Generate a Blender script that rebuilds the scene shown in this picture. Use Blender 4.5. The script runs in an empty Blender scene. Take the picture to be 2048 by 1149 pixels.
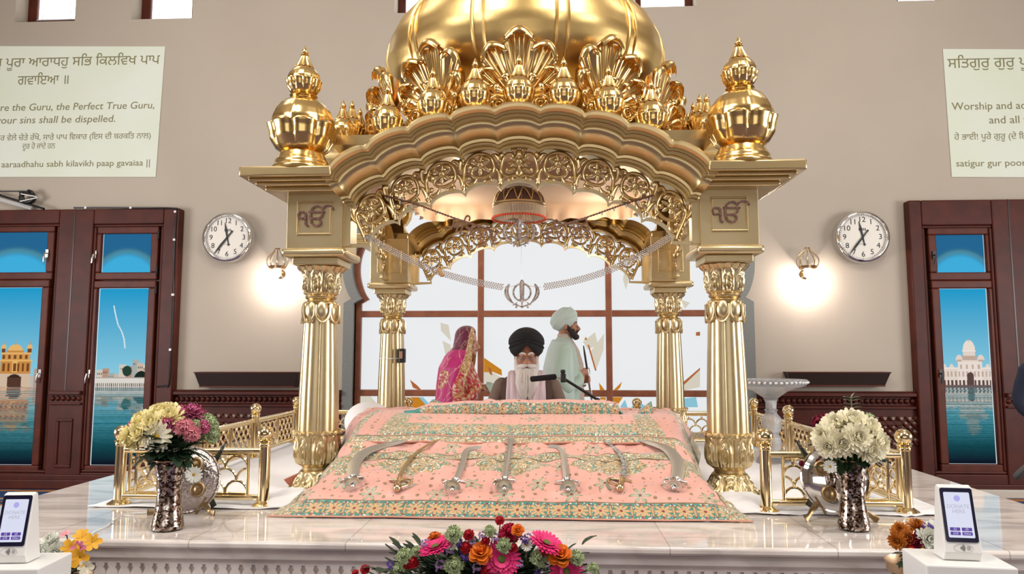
import bpy, bmesh, math, random
import numpy as np
from mathutils import Vector, Matrix
random.seed(7)
PI = math.pi
sin, cos, sqrt = math.sin, math.cos, math.sqrt
SC = bpy.context.scene
COL = SC.collection

# ---------------------------------------------------------------- camera
FPX = 1450.0                       # focal length in pixels of the 2048 wide frame
PITCH = math.atan(137.5 / FPX)
YAW = math.atan(74 * cos(PITCH) / FPX)
CAMZ = 1.45
cam_data = bpy.data.cameras.new('camera')
cam_data.sensor_width = 36
cam_data.lens = FPX / 2048 * 36
cam_data.clip_start = .05
cam_data.clip_end = 60
cam = bpy.data.objects.new('camera', cam_data)
cam.location = (0, 0, CAMZ)
cam.rotation_euler = (PI / 2 + PITCH, 0, YAW)
COL.objects.link(cam)
SC.camera = cam
ROT = cam.rotation_euler.to_matrix()

def ray(px, py):
    return ROT @ Vector(((px - 1024) / FPX, -(py - 574.5) / FPX, -1))
def P(px, py, Y):
    r = ray(px, py)
    return Vector((0, 0, CAMZ)) + r * (Y / r.y)
def G(px, py, z):
    r = ray(px, py)
    return Vector((0, 0, CAMZ)) + r * ((z - CAMZ) / r.z)

# ---------------------------------------------------------------- view, world, lights
vs = SC.view_settings
vs.view_transform = 'Standard'
vs.look = 'None'
vs.gamma = 1
vs.use_curve_mapping = False
vs.exposure = 0.30
SC.cycles.max_bounces = 7
SC.cycles.diffuse_bounces = 3
SC.cycles.glossy_bounces = 5
SC.cycles.transmission_bounces = 6
SC.cycles.transparent_max_bounces = 8
SC.cycles.sample_clamp_indirect = 6
SC.cycles.use_denoising = True
SC.cycles.caustics_reflective = False
SC.cycles.caustics_refractive = False
world = bpy.data.worlds.new('daylight')
SC.world = world
world.use_nodes = True
world.node_tree.nodes['Background'].inputs[0].default_value = (.92, .96, 1, 1)
world.node_tree.nodes['Background'].inputs[1].default_value = 1.1

def area(name, loc, target, sx, sy, power, col=(1, 1, 1)):
    d = bpy.data.lights.new(name, 'AREA')
    d.shape = 'RECTANGLE'
    d.size, d.size_y, d.energy, d.color = sx, sy, power, col
    o = bpy.data.objects.new(name, d)
    o.location = loc
    o.rotation_euler = (Vector(target) - Vector(loc)).to_track_quat('-Z', 'Y').to_euler()
    COL.objects.link(o)
    return o
# the hall's high windows to either side, two low side lights added as fill, daylight from the far end behind the camera, and ceiling light panels
area('high_daylight', (-5.2, -1.2, 6.0), (-.2, 4.4, 1.6), 2.2, 1.8, 100, (.97, .98, 1))
area('high_daylight', (5.2, -1.2, 6.0), (0, 4.4, 1.6), 2.2, 1.8, 100, (.97, .98, 1))
area('hall_daylight', (0, -5.9, 1.9), (0, 3.5, .9), 7.0, 2.0, 55, (.97, .98, 1))
area('side_fill', (-7.9, 3.0, 1.9), (0, 4.2, 1.0), 4.4, 2.2, 310, (.97, .98, 1))
area('side_fill', (7.9, 3.0, 1.9), (0, 4.2, 1.0), 4.4, 2.2, 310, (.97, .98, 1))
for lx, ly, lw in ((-3.6, 5.2, 25), (3.6, 5.2, 25), (-2.2, .8, 135), (2.2, .8, 135)):
    area('ceiling_light', (lx, ly, 6.9), (lx * .6, ly + (1.2 if lw > 50 else 0), 0), 1.5, 1.5, lw, (1, .95, .88))

# ---------------------------------------------------------------- materials
def mat(name, col=(.8, .8, .8), metal=0., rough=.5, emit=None, es=1., bump=None, alpha=None, trans=None, vary=None, sheen=0, coat=0, attr=False, spec=None, ior=None):
    m = bpy.data.materials.new(name)
    m.use_nodes = True
    nt = m.node_tree
    b = nt.nodes['Principled BSDF']
    b.inputs['Base Color'].default_value = (*col, 1)
    b.inputs['Metallic'].default_value = metal
    b.inputs['Roughness'].default_value = rough
    if spec is not None: b.inputs['Specular IOR Level'].default_value = spec
    if ior: b.inputs['IOR'].default_value = ior
    if sheen: b.inputs['Sheen Weight'].default_value = sheen
    if coat: b.inputs['Coat Weight'].default_value = coat; b.inputs['Coat Roughness'].default_value = .08
    if alpha is not None: b.inputs['Alpha'].default_value = alpha
    if trans is not None: b.inputs['Transmission Weight'].default_value = trans
    if emit: b.inputs['Emission Color'].default_value = (*emit, 1); b.inputs['Emission Strength'].default_value = es
    tc = None
    if bump or vary:
        tc = nt.nodes.new('ShaderNodeTexCoord')
    if attr:
        a = nt.nodes.new('ShaderNodeAttribute')
        a.attribute_name = 'Col'
        nt.links.new(a.outputs['Color'], b.inputs['Base Color'])
        if emit:
            nt.links.new(a.outputs['Color'], b.inputs['Emission Color'])
    if vary:                                   # (scale, second colour, amount)
        n = nt.nodes.new('ShaderNodeTexNoise')
        n.inputs['Scale'].default_value = vary[0]
        n.inputs['Detail'].default_value = 5
        nt.links.new(tc.outputs['Object'], n.inputs['Vector'])
        r = nt.nodes.new('ShaderNodeValToRGB')
        r.color_ramp.elements[0].position = .35
        r.color_ramp.elements[1].position = .7
        r.color_ramp.elements[0].color = (*col, 1)
        r.color_ramp.elements[1].color = (*vary[1], 1)
        nt.links.new(n.outputs['Fac'], r.inputs['Fac'])
        nt.links.new(r.outputs['Color'], b.inputs['Base Color'])
    if bump:                                   # (scale, strength)
        n = nt.nodes.new('ShaderNodeTexNoise')
        n.inputs['Scale'].default_value = bump[0]
        n.inputs['Detail'].default_value = 4
        nt.links.new(tc.outputs['Object'], n.inputs['Vector'])
        bp = nt.nodes.new('ShaderNodeBump')
        bp.inputs['Strength'].default_value = bump[1]
        bp.inputs['Distance'].default_value = .01
        nt.links.new(n.outputs['Fac'], bp.inputs['Height'])
        nt.links.new(bp.outputs['Normal'], b.inputs['Normal'])
    return m

def srgb(r, g, b):
    f = lambda c: (c / 255 / 12.92) if c <= 10 else ((c / 255 + .055) / 1.055) ** 2.4
    return (f(r), f(g), f(b))

M = {}
M['wall'] = mat('wall_paint', srgb(185, 172, 156), 0, .8, bump=(14, .06), vary=(1.1, srgb(180, 167, 151)))
M['ceil'] = mat('ceiling_paint', srgb(215, 205, 188), 0, .9)
M['gold'] = mat('brushed_gold_leaf', (.64, .48, .24), 1, .31, bump=(30, .06), vary=(7, (.60, .46, .24)))
M['goldp'] = mat('pale_gold_leaf', (.67, .54, .32), 1, .34, bump=(24, .07), vary=(9, (.62, .49, .27)))
M['golds'] = mat('polished_gold', (.78, .54, .22), 1, .21)
M['dome'] = mat('dome_gold_leaf', (.72, .50, .20), 1, .33, bump=(30, .06), vary=(5, (.66, .46, .18)))
M['brass'] = mat('polished_brass', (.83, .66, .38), 1, .10)
M['wood'] = mat('mahogany', srgb(80, 28, 13), 0, .48, spec=.3, vary=(6, srgb(64, 21, 10)))
M['wood2'] = mat('mahogany_frame', srgb(92, 37, 19), 0, .48, spec=.3, vary=(8, srgb(76, 28, 14)))
M['woodw'] = mat('warm_brown_window_wood', srgb(150, 88, 58), 0, .4, vary=(9, srgb(128, 70, 45)))
M['darkwood'] = mat('dark_stained_wood', (.030, .016, .012), 0, .35)
M['black'] = mat('black_plastic', (.012, .012, .013), 0, .4)
M['chrome'] = mat('chrome', (.88, .88, .88), 1, .07)
M['steel'] = mat('polished_steel', (.72, .71, .69), 1, .16)
M['white'] = mat('white_plastic', srgb(232, 230, 226), 0, .35)
M['dial'] = mat('clock_dial_white', srgb(235, 228, 216), 0, .5)
M['sheet'] = mat('white_sheet', srgb(250, 246, 244), 0, .85, bump=(6, .25))
M['granite'] = mat('speckled_granite', srgb(150, 150, 145), 0, .4, vary=(160, srgb(84, 86, 84)))
M['glass'] = mat('clear_crystal', (.97, .97, .97), 0, .03, trans=1.0, ior=1.45)

# ---------------------------------------------------------------- mesh helpers
class MB:
    """collects geometry, then links it as ONE mesh object"""
    def __init__(s):
        s.v = []; s.f = []; s.c = []
    def add(s, vs, fs, col=None):
        b = len(s.v)
        s.v.extend([tuple(p) for p in vs])
        s.f.extend([tuple(i + b for i in f) for f in fs])
        if col is not None:
            if len(s.c) < b: s.c.extend([(1, 1, 1)] * (b - len(s.c)))
            s.c.extend([col] * len(vs) if isinstance(col[0], (int, float)) else col)
        return s
    def box(s, x0, x1, y0, y1, z0, z1, col=None):
        v = [(x0, y0, z0), (x1, y0, z0), (x1, y1, z0), (x0, y1, z0), (x0, y0, z1), (x1, y0, z1), (x1, y1, z1), (x0, y1, z1)]
        return s.add(v, [(0, 3, 2, 1), (4, 5, 6, 7), (0, 1, 5, 4), (1, 2, 6, 5), (2, 3, 7, 6), (3, 0, 4, 7)], col)
    def lathe(s, prof, n=32, c=(0, 0, 0), fn=None, cap=True, rotm=None, sub=1, col=None):
        pr = []
        for i in range(len(prof) - 1):
            for k in range(sub):
                t = k / sub
                pr.append((prof[i][0] * (1 - t) + prof[i + 1][0] * t, prof[i][1] * (1 - t) + prof[i + 1][1] * t))
        pr.append(prof[-1])
        m = len(pr); vs = []
        c = Vector(c)
        for i, (r, z) in enumerate(pr):
            for j in range(n):
                a = 2 * PI * j / n
                rr, zz = (r, z) if fn is None else fn(a, i / (m - 1), r, z)
                p = Vector((rr * cos(a), rr * sin(a), zz))
                if rotm is not None: p = rotm @ p
                vs.append(p + c)
        fs = [(i * n + j, i * n + (j + 1) % n, (i + 1) * n + (j + 1) % n, (i + 1) * n + j) for i in range(m - 1) for j in range(n)]
        if cap:
            fs.append(tuple(range(n - 1, -1, -1))); fs.append(tuple(range((m - 1) * n, m * n)))
        return s.add(vs, fs, col)
    def ball(s, c, r, n=16, m=10, rotm=None, fn=None, col=None):
        r = r if hasattr(r, '__len__') else (r, r, r)
        c = Vector(c); vs = []
        for i in range(m + 1):
            ph = -PI / 2 + PI * i / m
            for j in range(n):
                a = 2 * PI * j / n
                d = Vector((cos(ph) * cos(a), cos(ph) * sin(a), sin(ph)))
                p = Vector((d.x * r[0], d.y * r[1], d.z * r[2]))
                if fn: p = fn(d, p)
                if rotm is not None: p = rotm @ p
                vs.append(p + c)
        fs = [(i * n + j, i * n + (j + 1) % n, (i + 1) * n + (j + 1) % n, (i + 1) * n + j) for i in range(m) for j in range(n)]
        return s.add(vs, fs, col)
    def tube(s, path, r, n=8, closed=False, cap=True, col=None, flat=None):
        """r: number or list per point; flat=(normal, a, b) gives an elliptical section a along path-side, b along normal"""
        pts = [Vector(p) for p in path]; m = len(pts); vs = []
        up = Vector(flat[0]) if flat else None
        prevn = None
        for i, p in enumerate(pts):
            if closed: t = pts[(i + 1) % m] - pts[i - 1]
            else: t = pts[min(i + 1, m - 1)] - pts[max(i - 1, 0)]
            if t.length < 1e-9: t = Vector((0, 0, 1))
            t.normalize()
            if up is not None: nn = up
            else:
                if prevn is None:
                    nn = t.orthogonal()
                else:
                    nn = prevn - t * prevn.dot(t)
                    if nn.length < 1e-6: nn = t.orthogonal()
                nn.normalize(); prevn = nn
            sd = t.cross(nn)
            if sd.length > 1e-9: sd.normalize()
            rr = r[i] if hasattr(r, '__len__') else r
            ra, rb = (rr * flat[1], rr * flat[2]) if flat else (rr, rr)
            for j in range(n):
                a = 2 * PI * (j + .5) / n
                vs.append(p + sd * (cos(a) * ra) + nn * (sin(a) * rb))
        k = m if closed else m - 1
        fs = [(i * n + j, i * n + (j + 1) % n, ((i + 1) % m) * n + (j + 1) % n, ((i + 1) % m) * n + j) for i in range(k) for j in range(n)]
        if cap and not closed:
            fs.append(tuple(range(n - 1, -1, -1))); fs.append(tuple(range((m - 1) * n, m * n)))
        return s.add(vs, fs, col)
    def grid(s, fn, nu, nv, cfn=None, closeu=False):
        vs = []; cs = []
        for j in range(nv + 1):
            for i in range(nu + (0 if closeu else 1)):
                vs.append(fn(i / nu, j / nv))
                if cfn: cs.append(cfn(i / nu, j / nv))
        w = nu if closeu else nu + 1
        fs = [(j * w + i, j * w + (i + 1) % w, (j + 1) * w + (i + 1) % w, (j + 1) * w + i) for j in range(nv) for i in range(nu)]
        return s.add(vs, fs, cs if cfn else None)
    def prism(s, poly, n0, n1, axis='y', col=None):
        """poly of 2-D points, extruded from n0 to n1 along axis (x-z plane for y, y-z for x, x-y for z)"""
        mk = {'y': lambda p, k: (p[0], k, p[1]), 'x': lambda p, k: (k, p[0], p[1]), 'z': lambda p, k: (p[0], p[1], k)}[axis]
        n = len(poly)
        vs = [mk(p, n0) for p in poly] + [mk(p, n1) for p in poly]
        fs = [tuple(range(n)), tuple(range(2 * n - 1, n - 1, -1))] + [(i, i + n, (i + 1) % n + n, (i + 1) % n) for i in range(n)]
        return s.add(vs, fs, col)
    def loft(s, rings, cap=True, col=None):
        n = len(rings[0]); vs = [p for r in rings for p in r]
        fs = [(i * n + j, i * n + (j + 1) % n, (i + 1) * n + (j + 1) % n, (i + 1) * n + j) for i in range(len(rings) - 1) for j in range(n)]
        if cap: fs.append(tuple(range(n - 1, -1, -1))); fs.append(tuple(range((len(rings) - 1) * n, len(rings) * n)))
        return s.add(vs, fs, col)
    def xform(s, mtx, start=0):
        s.v[start:] = [tuple(mtx @ Vector(p)) for p in s.v[start:]]
        return s
    def mesh(s, name, m, off=(0, 0, 0), smooth=45):
        me = bpy.data.meshes.new(name)
        ox, oy, oz = off
        me.from_pydata([(x - ox, y - oy, z - oz) for x, y, z in s.v], [], s.f)
        if s.c:
            s.c.extend([(1, 1, 1)] * (len(s.v) - len(s.c)))
            at = me.color_attributes.new('Col', 'FLOAT_COLOR', 'POINT')
            arr = np.ones((len(s.v), 4), dtype=np.float32); arr[:, :3] = np.array(s.c, dtype=np.float32)[:, :3]
            at.data.foreach_set('color', arr.ravel())
        if m: me.materials.append(m)
        bm = bmesh.new(); bm.from_mesh(me)
        bmesh.ops.recalc_face_normals(bm, faces=bm.faces)
        bm.to_mesh(me); bm.free()
        if smooth:
            me.shade_smooth(); me.set_sharp_from_angle(angle=math.radians(smooth))
        return me
    def build(s, name, m, parent=None, local=False, smooth=45, bev=0, at=None, sub=0):
        """world coordinates unless local; a child is stored relative to its parent"""
        if parent is not None and not local:
            off = WORLD.get(parent.name, Vector((0, 0, 0)))
        else:
            off = at if at is not None else (0, 0, 0)
        o = bpy.data.objects.new(name, s.mesh(name, m, off, smooth))
        COL.objects.link(o)
        if parent is not None:
            o.parent = parent
            WORLD[o.name] = Vector(off)
        elif at is not None:
            o.location = at; WORLD[o.name] = Vector(at)
        else:
            WORLD[o.name] = Vector((0, 0, 0))
        if bev:
            b = o.modifiers.new('bevel', 'BEVEL'); b.width = bev; b.segments = 2; b.limit_method = 'ANGLE'; b.angle_limit = math.radians(40)
        if sub:
            b = o.modifiers.new('subdivision', 'SUBSURF'); b.levels = sub; b.render_levels = sub
        return o
WORLD = {}

def tag(o, label=None, cat=None, group=None, kind=None):
    if label: o['label'] = label
    if cat: o['category'] = cat
    if group: o['group'] = group
    if kind: o['kind'] = kind
    return o
def thing(name, loc, label, cat, group=None, rz=0):
    o = bpy.data.objects.new(name, None)
    o.empty_display_size = .05
    COL.objects.link(o)
    o.location = loc
    o.rotation_euler = (0, 0, rz)
    WORLD[o.name] = Vector(loc)
    return tag(o, label, cat, group)
def dup(o, parent=None):
    c = o.copy()
    COL.objects.link(c)
    if parent is not None: c.parent = parent
    for ch in list(o.children): dup(ch, c)
    return c
def struct(o): o['kind'] = 'structure'; return o

def text_mesh(name, s, size, m, parent=None, ext=.002, off=0., align='CENTER', shear=0., mtx=None, local=False, maxw=None):
    """lettering as a thin solid; outlines are filled by the non-zero rule, since glyph strokes overlap"""
    from mathutils.geometry import delaunay_2d_cdt
    cu = bpy.data.curves.new('text', 'FONT')
    cu.body = s; cu.size = size; cu.offset = off; cu.align_x = align; cu.align_y = 'CENTER'; cu.shear = shear
    cu.resolution_u = 3; cu.fill_mode = 'NONE'
    ob = bpy.data.objects.new('text', cu); COL.objects.link(ob)
    dg = bpy.context.evaluated_depsgraph_get()
    me = bpy.data.meshes.new_from_object(ob.evaluated_get(dg))
    co = [Vector((v.co.x, v.co.y)) for v in me.vertices]; ed = [tuple(e.vertices) for e in me.edges]
    bpy.data.objects.remove(ob); bpy.data.curves.remove(cu); bpy.data.meshes.remove(me)
    ov, oe, of = delaunay_2d_cdt(co, ed, [], 0, size * 1e-4)[:3]
    # keep the direction of every outline: consecutive numbering runs along it, the closing edge jumps back
    A, B = [], []
    for a, b in ed:
        if abs(a - b) != 1: a, b = max(a, b), min(a, b)
        else: a, b = min(a, b), max(a, b)
        A.append(co[a]); B.append(co[b])
    A = np.array(A); B = np.array(B); keep = []
    for f in of:
        c = sum((ov[k] for k in f), Vector((0, 0))) / len(f)
        up = (A[:, 1] <= c.y) & (B[:, 1] > c.y); dn = (A[:, 1] > c.y) & (B[:, 1] <= c.y)
        cr = (B[:, 0] - A[:, 0]) * (c.y - A[:, 1]) - (c.x - A[:, 0]) * (B[:, 1] - A[:, 1])
        if int((up & (cr > 0)).sum()) - int((dn & (cr < 0)).sum()) != 0: keep.append(tuple(f))
    n = len(ov); cnt = {}
    for f in keep:
        for a, b in zip(f, f[1:] + f[:1]): cnt[(a, b)] = 1
    sides = [(a, b, b + n, a + n) for a, b in cnt if (b, a) not in cnt]
    me = bpy.data.meshes.new(name)
    me.from_pydata([(v.x, v.y, ext) for v in ov] + [(v.x, v.y, -ext) for v in ov], [], keep + [tuple(k + n for k in reversed(f)) for f in keep] + sides)
    bm = bmesh.new(); bm.from_mesh(me)
    bmesh.ops.delete(bm, geom=[v for v in bm.verts if not v.link_faces], context='VERTS')
    bmesh.ops.recalc_face_normals(bm, faces=bm.faces); bm.to_mesh(me); bm.free()
    if maxw:
        xs = [v.co.x for v in me.vertices]; w = max(xs) - min(xs)
        me.transform(Matrix.Diagonal((maxw / w, 1, 1, 1)))
    if mtx is not None: me.transform(mtx)
    if parent is not None and not local: me.transform(Matrix.Translation(-WORLD[parent.name]))
    me.materials.append(m)
    o = bpy.data.objects.new(name, me); COL.objects.link(o)
    if parent is not None: o.parent = parent
    return o
FACE = Matrix.Rotation(PI / 2, 4, 'X')          # text lying in x-y stood up to face the camera (-y)
def lerp(a, b, t): return a + (b - a) * t
def smooth(t): t = max(0, min(1, t)); return t * t * (3 - 2 * t)
def interp(pts, t):
    if t <= pts[0][0]: return pts[0][1]
    for (a, b), (c, d) in zip(pts, pts[1:]):
        if t <= c: return b + (d - b) * (t - a) / (c - a)
    return pts[-1][1]
def catmull(pts, k=6):
    out = []; pts = [Vector(p) for p in pts]
    for i in range(len(pts) - 1):
        p0 = pts[max(i - 1, 0)]; p1 = pts[i]; p2 = pts[i + 1]; p3 = pts[min(i + 2, len(pts) - 1)]
        for j in range(k):
            t = j / k
            out.append(.5 * ((2 * p1) + (p2 - p0) * t + (2 * p0 - 5 * p1 + 4 * p2 - p3) * t * t + (3 * p1 - p0 - 3 * p2 + p3) * t ** 3))
    out.append(pts[-1]); return out
def vnoise(x, y, seed=0):
    def h(i, j): return (math.sin(i * 127.1 + j * 311.7 + seed * 74.7) * 43758.5453) % 1
    i, j = math.floor(x), math.floor(y); fx, fy = smooth(x - i), smooth(y - j)
    return lerp(lerp(h(i, j), h(i + 1, j), fx), lerp(h(i, j + 1), h(i + 1, j + 1), fx), fy)
# ================================================================ the room
WY = 8.0                                           # front face of the far wall
def RP(x0, y0, x1, y1, Y):
    """world rectangle x0,x1,z0,z1 on the plane y=Y behind a picture rectangle"""
    ym, xm = (y0 + y1) / 2, (x0 + x1) / 2
    return P(x0, ym, Y).x, P(x1, ym, Y).x, P(xm, y1, Y).z, P(xm, y0, Y).z

# floor: blue carpet with ochre stripes running along the far wall
def carpet():
    m = mat('striped_carpet', srgb(28, 66, 110), 0, .95)
    nt = m.node_tree; b = nt.nodes['Principled BSDF']
    tc = nt.nodes.new('ShaderNodeTexCoord'); sp = nt.nodes.new('ShaderNodeSeparateXYZ')
    nt.links.new(tc.outputs['Object'], sp.inputs[0])
    ns = nt.nodes.new('ShaderNodeTexNoise'); ns.inputs['Scale'].default_value = 3; ns.inputs['Detail'].default_value = 6
    nt.links.new(tc.outputs['Object'], ns.inputs['Vector'])
    ad = nt.nodes.new('ShaderNodeMath'); ad.operation = 'MULTIPLY_ADD'; ad.inputs[1].default_value = .16
    nt.links.new(ns.outputs['Fac'], ad.inputs[0]); nt.links.new(sp.outputs['Y'], ad.inputs[2])
    mu = nt.nodes.new('ShaderNodeMath'); mu.operation = 'MULTIPLY'; mu.inputs[1].default_value = 1.35
    nt.links.new(ad.outputs[0], mu.inputs[0])
    fr = nt.nodes.new('ShaderNodeMath'); fr.operation = 'FRACT'; nt.links.new(mu.outputs[0], fr.inputs[0])
    r = nt.nodes.new('ShaderNodeValToRGB'); r.color_ramp.interpolation = 'CONSTANT'
    els = r.color_ramp.elements
    els[0].position = 0; els[0].color = (*srgb(26, 62, 108), 1)
    els[1].position = .45; els[1].color = (*srgb(176, 112, 60), 1)
    for p, c in ((.58, srgb(24, 50, 84)), (.70, srgb(150, 86, 50)), (.76, srgb(28, 80, 120)), (.92, srgb(190, 150, 100))):
        e = els.new(p); e.color = (*c, 1)
    nt.links.new(fr.outputs[0], r.inputs[0]); nt.links.new(r.outputs[0], b.inputs['Base Color'])
    return m
struct(MB().box(-8.2, 8.2, -6.2, 8.3, -.1, 0).build('floor', carpet(), smooth=0))
struct(MB().box(-8.2, 8.2, -6.2, 8.3, 7.2, 7.3).build('ceiling', M['ceil'], smooth=0))
struct(MB().box(-8.3, -8.1, -6.2, 8.3, 0, 7.2).build('wall_left', M['wall'], smooth=0))
struct(MB().box(8.1, 8.3, -6.2, 8.3, 0, 7.2).build('wall_right', M['wall'], smooth=0))
struct(MB().box(-8.2, 8.2, -6.3, -6.1, 0, 7.2).build('wall_front', M['wall'], smooth=0))

# ---- arched window opening
XW = P(1092, 700, WY).x
ZS = P(1092, 606, WY).z                            # springing of the foiled arch
HW = 2.135
def arch(off=0, n=26):
    """right half of the opening from sill to crown, pushed out by off"""
    pts = [(HW + off, .62), (HW + off, ZS)]
    for i in range(n * 3 + 1):
        ph = PI / 2 * i / (n * 3)
        r = HW - .085 + .15 * abs(sin(7 * ph)) ** .8 + off
        pts.append((r * cos(ph), ZS + .05 + r * sin(ph)))
    return pts
holes = []
clere = [RP(36, -150, 155, 43, WY), RP(267, -150, 388, 42, WY), RP(790, -150, 912, 40, WY),
         RP(1270, -150, 1391, 41, WY), RP(1791, -150, 1911, 48, WY), RP(2018, -150, 2140, 50, WY)]
wall = MB()
x0, x1, zt = -8.2, 8.2, 7.2
zc0, zc1 = clere[0][2], clere[0][3]
Yb = WY + .34
o = arch()
for sgn in (-1, 1):
    poly = [(XW + sgn * x, z) for x, z in o] + [(XW, zc0), (sgn * 8.2, zc0), (sgn * 8.2, .62)]
    wall.prism(poly, WY, Yb)
wall.box(x0, x1, WY, Yb, 0, .62)
wall.box(x0, x1, WY, Yb, zc1, zt)
xs = [x0] + [v for c in clere for v in (c[0], c[1])] + [x1]
for i in range(0, len(xs), 2):
    wall.box(xs[i], xs[i + 1], WY, Yb, zc0, zc1)
wm = wall.build('wall_back', M['wall'], smooth=0); struct(wm)

def backlit(name, es):
    m = mat(name, (.004, .004, .004), 0, .5, emit=(1, 1, 1), es=es); nt = m.node_tree
    a = nt.nodes.new('ShaderNodeAttribute'); a.attribute_name = 'Col'
    nt.nodes['Principled BSDF'].inputs['Specular IOR Level'].default_value = 0
    nt.links.new(a.outputs['Color'], nt.nodes['Principled BSDF'].inputs['Emission Color'])
    return m
frost = mat('frosted_daylit_glass', (.06, .06, .06), 0, .3, emit=(.95, .975, 1), es=.64)
shardm = backlit('stained_glass', .66)
# ---- window_1: the arched window behind the canopy
w1 = struct(bpy.data.objects.new('window_1', None)); COL.objects.link(w1); WORLD['window_1'] = Vector((0, 0, 0))
def strip(a, b, ya, yb):
    m = MB()
    for sgn in (-1, 1):
        n = len(a)
        vs = []
        for (xa, za), (xb, zb) in zip(a, b):
            vs += [(XW + sgn * xa, ya, za), (XW + sgn * xb, ya, zb), (XW + sgn * xb, yb, zb), (XW + sgn * xa, yb, za)]
        m.add(vs, [(4 * i + k, 4 * i + (k + 1) % 4, 4 * i + 4 + (k + 1) % 4, 4 * i + 4 + k) for i in range(n - 1) for k in range(4)])
    return m
strip(arch(.0), arch(.115), WY - .05, WY + .16).build('granite_surround', M['granite'], w1, smooth=30)
strip(arch(-.06), arch(.0), WY + .05, WY + .16).build('frame', M['woodw'], w1, smooth=30)
zt0 = P(1092, 787, WY + .1).z; zt1 = P(1092, 628, WY + .1).z
mm = MB()
for px in (962, 1217):
    xx = P(px, 620, WY + .1).x
    mm.box(xx - .034, xx + .034, WY + .055, WY + .15, .62, 4.1)
for z, h in ((zt0, .036), (zt1, .036), (P(1092, 470, WY).z + .55, .03)):
    mm.box(XW - HW + .05, XW + HW - .05, WY + .06, WY + .15, z - h, z + h)
mm.build('mullions', M['woodw'], w1, smooth=0, bev=.008)
g = MB(); gp = arch(-.02)
poly = [(XW + x, z) for x, z in gp] + [(XW - x, z) for x, z in reversed(gp)]
g.prism(poly, WY + .10, WY + .11)
g.build('pane', frost, w1, smooth=0)
sh = MB(); AM, CR, PB, OR = srgb(214, 140, 40), srgb(232, 224, 205), srgb(150, 210, 230), srgb(190, 110, 60)
def shard(pts, col, k=0):
    q = [P(x, y, WY + .099 - k * .002) for x, y in pts]
    sh.prism([(a.x, a.z) for a in q], WY + .0975 - k * .002, WY + .099 - k * .002, col=col)
nsh = 0
for pts, col in [
    ([(881, 646), (897, 650), (902, 683), (882, 662)], CR), ([(885, 682), (901, 690), (908, 740), (892, 715)], CR),
    ([(968, 716), (1003, 740), (1004, 752), (985, 744), (968, 752)], AM), ([(968, 745), (985, 745), (1003, 755), (968, 790)], CR), ([(976, 735), (982, 737), (985, 752), (979, 748)], OR),
    ([(1166, 684), (1190, 665), (1196, 690), (1175, 700)], CR), ([(1180, 705), (1208, 668), (1207, 700), (1192, 742)], CR), ([(1175, 690), (1178, 690), (1193, 742), (1190, 742)], OR), ([(1168, 680), (1172, 674), (1175, 681)], AM),
    ([(820, 760), (835, 772), (846, 784), (826, 776)], OR), ([(806, 795), (838, 795), (858, 818), (815, 818)], AM), ([(838, 795), (846, 795), (868, 818), (858, 818)], PB), ([(806, 795), (812, 812), (806, 820)], PB),
    ([(712, 792), (740, 792), (760, 815), (712, 815)], CR),
    ([(1198, 766), (1206, 776), (1212, 785), (1200, 783)], AM), ([(1226, 782), (1244, 764), (1240, 776), (1230, 786)], AM), ([(1226, 795), (1246, 795), (1232, 815), (1226, 812)], AM),
    ([(1200, 795), (1212, 795), (1210, 812), (1204, 815)], AM), ([(1270, 800), (1300, 818), (1262, 818)], PB), ([(1240, 815), (1250, 800), (1256, 818)], PB),
    ([(1365, 770), (1400, 738), (1400, 775), (1360, 783)], CR), ([(1358, 772), (1400, 736), (1400, 740), (1360, 778)], OR), ([(1365, 798), (1392, 795), (1396, 815), (1360, 815)], PB),
    ([(1250, 535), (1262, 538), (1252, 580), (1246, 560)], CR), ([(895, 470), (905, 470), (900, 500), (893, 500)], CR), ([(1362, 600), (1380, 606), (1370, 618)], CR), ([(1392, 665), (1400, 664), (1400, 672), (1392, 672)], OR), ([(714, 722), (722, 732), (720, 742), (714, 735)], CR)]:
    shard(pts, col, nsh); nsh += .22
sh.build('stained_glass_shards', shardm, w1, smooth=0)

# ---- clerestory windows with blinds
blindm = mat('white_blind_slats', srgb(225, 226, 228), 0, .5)
bright = mat('bright_daylit_glass', (.9, .93, .95), 0, .3, emit=(.95, .98, 1), es=2.0)
for k, (a, b, c, d) in enumerate(clere):
    w = struct(bpy.data.objects.new('window_%d' % (k + 2), None)); COL.objects.link(w); WORLD[w.name] = Vector((0, 0, 0))
    left = (a + b) / 2 < 0
    outer = k in (0, 1, 4, 5)
    ya = WY + .20
    # wood frame stands against the inner jamb, the plaster reveal shows on the outer side
    fa, fb = a, b
    t = .115 if outer else .09
    f = MB()
    f.box(fa, fb, ya, ya + .07, c, c + t); f.box(fa, fb, ya, ya + .07, d - t, d)
    f.box(fa, fa + t, ya, ya + .07, c, d); f.box(fb - t, fb, ya, ya + .07, c, d)
    f.build('frame', M['wood2'], w, smooth=0, bev=.01)
    MB().box(fa + t - .01, fb - t + .01, ya + .04, ya + .05, c + t - .01, d - t + .01).build('pane', bright, w, smooth=0)
    if outer:
        s = MB()
        zz = c + t + .02
        while zz < c + t + .75:
            s.add([(fa + t, ya + .004, zz), (fb - t, ya + .004, zz), (fb - t, ya + .028, zz + .012), (fa + t, ya + .028, zz + .012)], [(0, 1, 2, 3)])
            zz += .032
        s.box(fa + t, fb - t, ya + .004, ya + .028, c + t, c + t + .014)
        for q in (.15, .85): s.box(lerp(fa + t, fb - t, q) - .003, lerp(fa + t, fb - t, q) + .003, ya, ya + .003, c + t, d - t)
        s.build('blind', blindm, w, smooth=0)

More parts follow.
